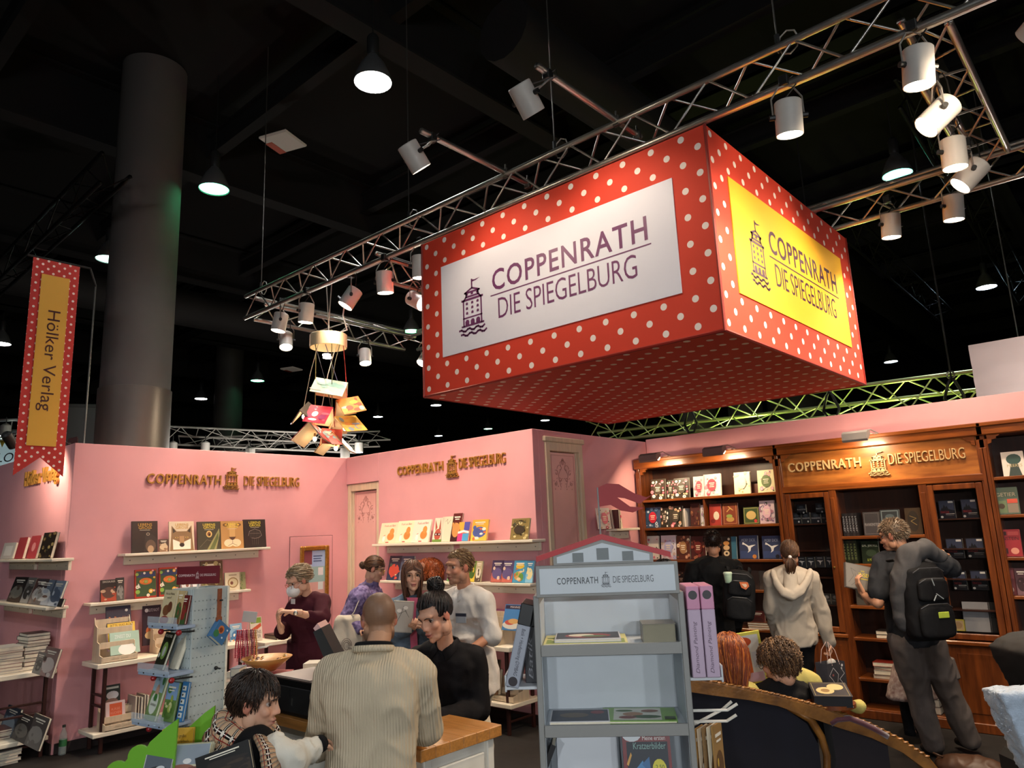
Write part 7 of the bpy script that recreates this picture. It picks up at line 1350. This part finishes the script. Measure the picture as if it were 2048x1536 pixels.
# fur armchair + dark chair at the right edge
def blob_chair(name,label,pts,D,dp,m,vox=.014,amp=.012,fr=22):
    P=[at(x,y,D=D) for x,y in pts]; c=P[0].copy(); c.z=0; t=thing(name,label,'armchair',T(c)); mb=MB()
    for off in (0,.35,.7,1): mb.prism([((p-c).dot(u),p.z) for p in P],dp*off*.5+.02,0,frame((0,0,0),u,(0,0,1),n),t0=-dp*off*.5)
    co,fs=remesh(mb,vox,6,.6); co=folds(co,amp,fr,4,(1,1,1),fs); g=MB(); g.add([tuple(p) for p in co],fs); g.build('upholstery',m,t,smooth=True); return t,P,c
FUR=mat('blue_fur','b4c2d4',.95,var=.18,scale=18,bump=1,bscale=120,sheen=.8)
t,P,c=blob_chair('fur_armchair','pale blue furry armchair at the right picture edge',((1984,1382),(2020,1377),(2230,1370),(2240,1640),(2080,1640),(2030,1512),(2008,1460),(1993,1415)),3.5,.14,FUR)
r=random.Random(5); fm=MB()
for i in range(420):
    f=r.random(); p=(P[0].lerp(P[2],f) if i%2 else P[0].lerp(P[6],f))-c+n*r.uniform(-.06,.06)
    fm.tube([p,p+V((r.uniform(-1,1),r.uniform(-1,1),r.uniform(-.2,1)))*.009],[.003,.0008],3,col='c4ccd8',cap=False)
fm.build('fur_fringe',HAIRM,t,colors=True)['kind']='stuff'
m=MB(); m.bbox(.12,-.02,.28,.66,.55,.48,.06,0,frame((0,0,0),u,n,(0,0,1))); co,fs=remesh(m,.016,3); g=MB(); g.add([tuple(q) for q in folds(co,.012,22,4,(1,1,1),fs)],fs); g.build('seat_cushion',FUR,t,smooth=True)
for s_ in (.2,.6):
    for d_ in (.03,.48): MB().lathe([(.02,0),(.03,.3)],10,0,T(u*s_+n*d_)).build('leg',MAHO,t)
t,P,c=blob_chair('leather_armchair','black leather armchair cut by the right picture edge behind the furry chair',((2012,1300),(2030,1284),(2060,1270),(2230,1262),(2230,1620),(2070,1620),(2064,1420),(2034,1360),(2020,1325)),4.3,.3,mat('black_leather','0c0b0b',.75),amp=.006,fr=8)
MB().bbox(.2,0,.3,.66,.6,.46,.04,0,frame((0,0,0),u,n,(0,0,1))).build('seat_cushion',mat('black_leather'),t)
for s_ in (.26,.6):
    for d_ in (.05,.52): MB().lathe([(.02,0),(.03,.32)],10,0,T(u*s_+n*d_)).build('leg',MAHO,t)
# ================= jewellery table =================
BR_=V((-5.0,2.78,.9))
ps=[at(563,1392,D=5.05),at(620,1392,D=5.2),at(500,1392,D=5.1)]
stack('pink-edged notebook under the wooden bowl',(-4.86,2.83,.902),6,.3,.22,('b8726e','d8b0a0','c88a80','e0d0c0','8a3a40','a84a50'),'books under the bowl',(.022,.032),38,21)
stack('white-paged paperback beside the bowl',(-5.0,2.66,.902),4,.24,.2,('d8c4b4','c8b4a4'),'books under the bowl',(.025,.035),44,22)
stack('white-edged paperback to the far side of the bowl',(-4.78,3.2,.902),5,.2,.16,('d8d0c4','b87a74'),'books under the bowl',(.03,.04),40,23)
zb=.902+.17; b=at(563,1336,D=5.0); b=V((-4.86,2.83,zb)); bw=.17
t=thing('wooden_bowl','shallow turned wooden bowl holding small trinkets','bowl',T(b)@RX(0))
MB().lathe([(.06,0),(.065,.008),(bw*.7,.045),(bw,.088),(bw*.97,.09),(bw*.68,.052),(0,.018)],40).build('bowl_body',mat('bowl_wood','c08a4c',.4,var=.2,scale=4,stretch=(1,1,14)),t,smooth=True)
r=random.Random(3)
for i in range(14):
    a=r.uniform(0,6.28); rr=r.uniform(.02,.13); o=thing('trinket_ring','small round trinket in the wooden bowl','trinket',T(b+V((rr*math.cos(a),rr*math.sin(a),.03+rr*.42)))@RX(r.uniform(0,60)),'trinkets in the bowl'); MB().tube([(.012*math.cos(q*.785),.012*math.sin(q*.785),0) for q in range(9)],.004,6).build('ring',mat('trinket_gold' if i%2 else 'trinket_dark','c8a060' if i%2 else '5a2c24',.3,.6),o,smooth=True); MB().ball((.014,0,0),.006,8,6).build('bead',mat('trinket_white','d8d0c8',.3),o,smooth=True)
nb=V((-5.0,2.66,.902+.12)); nb=at(492,1338,D=5.15); t=thing('necklace_stand','clear acrylic T-stand draped with strands of red and pink beads','jewellery stand',T(nb)); q=t.location
stack('notebook under the necklace stand',(nb.x,nb.y,.902),4,.24,.18,('c8a8a0','8a94a4','b87a74','d8ccc0'),'books under the necklace stand',((nb.z-.904)/4-.0006,(nb.z-.904)/4-.0005),40,24)
AC=mat('acrylic','dfe8ee',.1,alpha=.25); sx=u
MB().tube([V((0,0,0)),V((0,0,.26))],.006,8).build('stem',AC,t); MB().tube([sx*-.07+V((0,0,.26)),sx*.07+V((0,0,.26))],.006,8).build('cross_bar',AC,t); MB().bbox(-.06,-.04,0,.06,.04,.006,.002,0,RZ(VIEW-90)).build('base',AC,t)
MB().bbox(-.05,-.002,0,.05,.002,.075,.004,0,T(sx*.01+V((0,0,.315)))@RZ(VIEW-84)@RY(8)).build('price_card',mat('card_grey','c4bfba',.6),t); MB().tube([sx*.0+V((0,0,.26)),sx*.005+V((0,0,.32))],.002,5).build('card_pin',WIREW,t)
r=random.Random(9)
for i in range(9):
    x=-.065+i*.016; c=('c04050','d86a70','b83a48','e0909a','a83048','d8a080','8a4a5a','c8685c','d0a060')[i]; ln_=(.2,.22,.19,.12,.24,.25,.17,.26,.22)[i]; mb=MB(); dx=.012
    for side in (-1,1):
        for k in range(int(ln_/.012)): mb.ball(sx*(x+side*dx*math.sin(min(1,k/12)*1.57))+V((0,0,.262-k*.012))-n*(.008+.004*side),.0066,7,5)
    mb.build('bead_strand',mat('bead_'+c,c,.3),t,smooth=True)['kind']='stuff'
MB().lathe([(0,.003),(.014,.003),(.014,0)],14,0,frame(sx*-.02-n*.02+V((0,0,.06)),u,(0,0,1),-n)).build('pendant_disc',mat('pendant_pearl','d8c8b8',.3),t)
ant=thing('small_tray','white pointed ring dish beside the necklace stand','dish',T(at(516,1296,D=5.1))); MB().tube([V((0,0,0)),u*.06+V((0,0,.006)),u*.1+V((0,0,.025))],[.012,.01,.002],8,flat=.4).build('dish',mat('dish_white','d8d4cc',.4),ant,smooth=True); MB().tube([V((.0,0,-.02)),V((0,0,at(516,1296,D=5.1).z*0-.19))],.003,5).build('stem',AC,ant)
for k in range(6): book('tightly shelved paperback beside the pegboard tower, %s from the top'%('first','second','third','fourth','fifth','sixth')[k],T(at(470,1345+18*k,D=4.6))@RZ(VIEW-90)@RX(-90),.06,.12,.05,('6a7a8a','3a4a60','8a4a44','44506a','c8a890','2c3444')[k],None,'paperbacks beside the pegboard tower')
# ================= mammoth plush =================
mc=V((at(855,1145,Y=W2Y-.12).x,W2Y-.13,1.416)); t=thing('mammoth_plush','shaggy orange-brown mammoth soft toy with white tusks on the wall shelf','soft toy',T(mc)); m=MB()
m.ball((.06,.0,.14),(.2,.09,.12),18,12); m.ball((-.03,-.06,.14),(.1,.08,.1),16,12); caps(m,[(-.04,-.14,.12),(-.05,-.16,.06),(-.03,-.165,.025)],[.035,.028,.02])
for x in (-.08,.16): 
    for y_ in (-.05,.05): caps(m,[(x,y_,.08),(x,y_,.035)],[.045,.035])
co,fs=remesh(m,.012,2); g=MB(); g.add([tuple(p) for p in co],fs,col='7a3a18'); g.build('plush_body',HAIRM,t,smooth=True,colors=True)
r=random.Random(4); fm=MB()
for i in range(1500):
    p=co[r.randrange(len(co))]; p=V(p); c0=V((.05,0,.13)); d_=(p-c0).normalized(); e=p+d_*.018+V((r.uniform(-.01,.01),r.uniform(-.01,.01),-.028)); f=r.uniform(.6,1.5); fm.tube([p,p+d_*.016,e],[.0035,.003,.0006],3,col=tuple(x*f for x in lin('a0522a')),cap=False)
fm.build('plush_fur',HAIRM,t,colors=True)['kind']='stuff'
for x_ in (-.09,.0): MB().tube([(x_,-.13,.1),(x_+(x_+.045)*.6,-.18,.05),(x_+(x_+.045)*.9,-.2,.09)],[.015,.012,.003],8).build('tusk',mat('tusk_white','e8e0d4',.5),t,smooth=True)
for s_ in (-1,1): m=MB(); m.ball((-.035+s_*.085,-.1,.17),(.035,.015,.04),12,8); m.build('ear',mat('plush_ear','8a5a44',.9),t,smooth=True); MB().ball((-.04+s_*.032,-.135,.165),.01,8,6).build('eye',mat('eye_black','0a0808',.2),t,smooth=True)
# ================= green cart with picture books =================
GRN=mat('cart_green','6fb02c',.45); gc=at(300,1515,D=2.75); 
t=thing('green_book_cart','bright green scalloped wooden book cart at the lower left','book cart',frame((gc.x,gc.y,0),u,n,(0,0,1))); I=t.matrix_basis.inverted()
S3=lambda x,y:(lambda q:(q.x,q.z))(I@at(x,y,D=2.75))
side=[S3(215,1570)]
for cx_,cy_,r_,a0,a1 in ((240,1544,24,200,60),(280,1512,22,190,50)):
    side+=[S3(cx_+r_*math.cos(math.radians(a0+(a1-a0)*q/7)),cy_-r_*math.sin(math.radians(a0+(a1-a0)*q/7))) for q in range(8)]
side+=[S3(*q) for q in ((300,1484),(330,1456),(352,1440),(352,1570))]
MB().prism(side,.012,0,F2).build('scalloped_side',GRN,t); MB().prism([(a+.02,b-.02) for a,b in side],.012,0,frame((0,.3,0),(1,0,0),(0,0,1),(0,-1,0))).build('scalloped_side',GRN,t)
a=S3(217,1560); b=S3(415,1560); MB().bbox(a[0],0,.75,b[0],.3,a[1]-.02,.006).build('box_body',GRN,t); MB().bbox(a[0]+.05,.02,a[1]-.03,b[0],.28,a[1]+.03,.006).build('red_insert',mat('insert_red','7a1c1c',.6),t)
for x in (a[0]+.06,b[0]-.08): 
    for y_ in (.04,.26): MB().bbox(x-.02,y_-.02,0,x+.02,y_+.02,.76,.004).build('leg',GRN,t)
G8='picture books in the green cart'
def cart_book(label,px,py,w,h,tk,col,art,D,ln,rz=0): book(label,T(at(px,py,D=D))@RZ(VIEW-90+rz)@lean(ln),w,h,tk,col,art,G8)
cart_book('yellow first farm activity book behind the cart',352,1540,.125,.155,.02,'d8a82c',[('e',.16,.72,.12,.16,'a8281e'),('r',.04,.5,.28,.7,'a8281e'),('t','Mein großes',.38,.76,.78,.86,'3a2a12'),('t','Spielwörterbuch',.3,.64,.86,.73,'3a2a12')],2.95,4,4)
cart_book('pale winter village board book leaning in the cart',368,1560,.155,.125,.02,'c8c4a4',[('r',.02,.4,.98,.98,'8a94a0'),('e',.4,.3,.3,.12,'8a5a4a'),('e',.7,.24,.2,.1,'6a3a30'),('e',.5,.5,.1,.08,'d8d8d8')],2.72,34,6); cart_book('second pale board book stacked behind the winter village book',376,1556,.15,.125,.02,'d8d4b4',None,2.78,34,6)
cart_book('grey animal board book at the front of the cart',310,1562,.1,.1,.016,'b8b8b4',[('r',.03,.03,.97,.97,'58606a'),('e',.5,.3,.36,.2,'2c2c30'),('e',.6,.4,.16,.1,'c8ccd0')],2.68,40,10); cart_book('white board book behind the grey animal book',305,1552,.11,.11,.016,'b8bcb8',None,2.74,40,10)
cart_book('blue and white town picture book beside the boy',432,1545,.1,.14,.012,'a8b4b8',A_gen(171,('3a5a9a','d8dce0','4a7a5a'),10),3.05,8,-6)
o=book('large black pattern folder with white edge in front of the boy',T(at(455,1556,D=2.62))@RZ(VIEW-90)@RY(-17)@lean(12),.2,.1,.02,'141212',A_gen(172,('3a2c20','241c18'),10),None)
# ================= floor things =================
p=at(124,1508,X=WX+.07); t=thing('water_bottle','clear plastic water bottle with a green label standing by the left wall','bottle',T(p.x,p.y,0))
MB().lathe([(.03,0),(.034,.01),(.034,.16),(.03,.19),(.013,.235),(.013,.25)],18).build('bottle_body',mat('clear_pet','d8e4e0',.08,alpha=.3),t,smooth=True); MB().lathe([(.0345,.08),(.0345,.14)],18,cap=False).build('bottle_label',mat('label_green','3a7a4a',.5),t,smooth=True); MB().lathe([(.015,.25),(.015,.27),(0,.27)],14).build('cap',mat('cap_dark','2c3a34',.5),t,angle=40)
p=at(1945,1530,Z=.1); t=thing('leather_bag','tan leather bag lying on the floor near the right edge','bag',T(p.x,p.y,0)); m=MB(); m.ball((0,0,.07),(.26,.13,.09),16,10); co,fs=remesh(m,.014,2); g=MB(); g.add([tuple(q) for q in folds(co,.02,7,2,fs=fs)],fs); g.build('leather_body',mat('tan_leather','4a2e1c',.5),t,smooth=True); MB().tube([(-.2,0,.1),(-.26,.02,.14),(-.24,-.06,.16),(-.16,-.04,.13)],.008,6).build('buckle_strap',mat('tan_leather','4a2e1c',.5),t,smooth=True)
# ================= neighbouring booths =================
far=mat('far_white','b9bcbc',.7)
q0=at(0,905,D=16); t=thing('far_booth','white neighbouring booth front with a lettered header at the left edge','booth',T(q0.x,q0.y,0)@RZ(VIEW-90)); bz=q0.z
MB().bbox(-.6,0,0,.62,.1,bz+.3,.01).build('booth_wall',far,t); hd_=MB().bbox(-.6,-.05,bz-.3,.62,-.01,bz+.28,.005).build('booth_header',mat('far_cyan','bcd4d8',.6,emit='bcd8dc',est=.25),t)
mb=MB(); vs,fs=fit(text2('LO',.2),-.02,-.22,.34,-.02); mb.add([(x,y,0) for x,y in vs],fs,0,frame((0,-.0515,bz),(1,0,0),(0,0,1),(0,-1,0)),'2a3034')
for k,c in enumerate(('d86a5a','e8c84a','7ab06a','5a9ac8')): x=-.2+k*.2; mb.add([(x,.26,0),(x+.14,.26,0),(x+.07,.1,0)],[(0,1,2)],0,frame((0,-.0515,bz),(1,0,0),(0,0,1),(0,-1,0)),c)
mb.build('header_print',PRINT,hd_,colors=True)
truss('bright truss of the neighbouring booth at the left edge',at(-60,880,D=15.5),at(62,876,D=15.5),.4,(0,1),.03,.4,m=mat('truss_bright','d8dcd8',.3,.7))
def cyl_fix(p,lab): 
    t=thing('far_spotlight',lab,'spotlight',T(p),'spotlights of neighbouring booths'); MB().lathe([(.09,0),(.1,.02),(.1,.22),(.04,.26)],14,cap=False).build('can',CAN,t,angle=40); MB().lathe([(0,.02),(.09,.02)],14).build('lens',mat('far_lens','ffffff',.3,emit='f0f8ff',est=16),t); MB().tube([(0,0,.26),(0,0,.4)],.012,5).build('hook',KNOB,t)
cyl_fix(at(10,872,D=15.4),'glaring spotlight on the neighbouring booth truss at the left edge')
q0=at(172,850,D=13); t=thing('grey_partition','tall grey partition block standing between banner and column','partition',T(q0.x,q0.y,0)@RZ(VIEW-90+20)); hz_=at(172,812,D=13).z; MB().bbox(-.26,-.26,0,.3,.3,hz_,.01).build('block',mat('part_grey','6d6c6c',.8),t); MB().bbox(-.27,-.27,hz_-.06,.31,.31,hz_,.005).build('cap_strip',mat('part_grey2','5a5a5a',.8),t)
q0=at(146,889,D=9.6); t=thing('small_sign','small dark red rounded sign with thin lettering above the left wall corner','sign',T(q0.x,q0.y,q0.z-.12)@RZ(VIEW-90)); w_=.065
MB().prism([(-w_,0),(w_,0),(w_,.19),(w_*.8,.22),(-w_*.8,.2),(-w_,.17)],.02,0,frame((0,0,0),(1,0,0),(0,0,1),(0,-1,0))).build('plate',mat('sign_dark_red','3a1214',.5),t); mb=MB(); vs,fs=fit(text2('Clavis'),-w_*.8,.09,w_*.8,.14); mb.add([(x,y,0) for x,y in vs],fs,0,frame((0,-.021,0),(1,0,0),(0,0,1),(0,-1,0)),'a8887a'); mb.build('sign_print',PRINT,t,colors=True)
MB().bbox(-.01,-.01,-q0.z+.12,.01,.01,0,.002).build('post',STEELD,t)
truss('distant truss crossing behind the left wall and the chandelier',at(325,888,D=17),at(712,906,D=17),.42,(0,1),.026,.42,m=mat('truss_dim','b4aea6',.5,.3))
truss('second distant truss just above the left wall',at(420,905,D=19),at(760,893,D=19),.4,(0,1),.024,.42,m=mat('truss_dim','b4aea6',.5,.3))
for k,(x,y) in enumerate(((345,905),(410,905),(718,905))): cyl_fix(at(x,y,D=16.8),('first','second','third')[k]+' small spotlight on the distant truss behind the left wall')
LIME_LIT=mat('truss_lime_lit','c8d49a',.35,.7)  # yellow-green light is put into this truss's metal colour
truss('yellow-green lit truss above the back wall',at(1175,885,Y=11.5),at(2060,792,Y=11.5),.42,(0,1),.03,.36,m=LIME_LIT)
for k,x in enumerate((1380,1660,1905)):
    p=at(x,830-(x-1380)*.11,Y=11.4); t=thing('truss_sling',('first','second','third')[k]+' black round sling with shackle on the yellow-green truss','sling',T(p),'slings on the lit truss'); MB().tube([(-.12,0,-.16),(-.04,0,.06),(0,0,.12),(.04,0,.06),(.12,0,-.16),(.05,0,-.3),(-.05,0,-.3),(-.12,0,-.16)],.022,6).build('sling_loop',KNOB,t,smooth=True); MB().tube([(0,0,.12),(0,0,4.6)],.012,6).build('chain',STEELD,t); MB().tube([(.05*math.cos(a*.8),0,.16+.05*math.sin(a*.8)) for a in range(9)],.012,5).build('shackle',WIRE,t)
ld=bpy.data.lights.new('booth_glow','POINT'); ld.energy=60; ld.color=(.8,1,.25); ld.shadow_soft_size=.1
for x in (1500,1800):
    lo=bpy.data.objects.new('booth_glow',ld); COL.objects.link(lo); lo.location=at(x,880,Y=11.9)
P=[at(x,y,Y=11) for x,y in ((1936,690),(2070,668),(2070,772),(1952,786))]; c=(P[0]+P[2])/2
t=thing('fabric_cube','white crinkled fabric cube hanging beyond the back wall at right','sign',T(c)); bx_=P[1].x-c.x; hz_=(P[0].z-P[3].z)/2
m=MB(); nx,nz=30,16; x0_=P[0].x-c.x; g=[]
for j in range(nz+1):
    for i in range(nx+1): x=x0_+(1.6-x0_)*i/nx; z=-hz_-.3+(2*hz_+.3)*j/nz; g.append((x,-.03*noise.noise(V((x*1.2,0,z*9)))-.02*noise.noise(V((x*3,2,z*16))),z))
m.add(g,[(j*(nx+1)+i,j*(nx+1)+i+1,(j+1)*(nx+1)+i+1,(j+1)*(nx+1)+i) for j in range(nz) for i in range(nx)]); m.build('fabric_front',mat('crinkled_white','d8c8c4',.8),t,smooth=True); MB().box(x0_,.06,-hz_-.3,1.6,1.6,hz_).build('fabric_frame',mat('crinkled_white','d8c8c4',.8),t)
for k in range(2): MB().tube([(x0_+.5+k*.7,.5,hz_),(x0_+.5+k*.7,.5,hz_+4)],.008,5).build('wire',WIRE,t)

# black gooseneck lamp lighting the gold letters at the left edge
p=at(28,893,Y=2.2); t=thing('gooseneck_lamp','black cylinder lamp clipped over the left edge wall beside the banner tip','lamp',T(p)); d_=V((-.35,.5,-.6)).normalized(); M=(-d_).to_track_quat('Z','Y').to_matrix().to_4x4()
MB().lathe([(.05,0),(.052,.01),(.052,.16),(.03,.18),(0,.18)],18,0,M,cap=False).build('lamp_head',KNOB,t,angle=40); MB().lathe([(0,.012),(.046,.012)],18,0,M).build('lens',LENS,t); MB().tube([(M@V((0,0,.15))),V((.02,.25,.22)),V((.02,.5,3.06-p.z))],.008,6).build('arm',KNOB,t,smooth=True)
ld=bpy.data.lights.new('gooseneck_light','SPOT'); ld.energy=45; ld.color=WARM; ld.spot_size=math.radians(125); ld.spot_blend=.6; ld.shadow_soft_size=.05; lo=bpy.data.objects.new('gooseneck_light',ld); COL.objects.link(lo); lo.matrix_world=T(p+d_*.02)@M

p=at(2140,690,Y=9.9); cyl_fix(p,'booth spotlight outside the frame shining on the white fabric cube'); ld=bpy.data.lights.new('cube_fill','POINT'); ld.energy=45; ld.color=(1,.9,.82); ld.shadow_soft_size=.1; lo=bpy.data.objects.new('cube_fill',ld); COL.objects.link(lo); lo.location=p-V((0,0,.08))  # unseen lamp added to brighten the white fabric cube

ld=bpy.data.lights.new('rear_truss_fill','POINT'); ld.energy=110; ld.color=(1,.95,.88); ld.shadow_soft_size=.15  # lamps added out of sight behind the wall to brighten the distant truss
for k,(x,D_) in enumerate(((500,15.6),(690,15.6))): p=at(x,918,D=D_); cyl_fix(p,('downlight','second downlight')[k]+' of the booth behind the left wall'); lo=bpy.data.objects.new('rear_truss_fill',ld); COL.objects.link(lo); lo.location=p-V((0,0,.1))
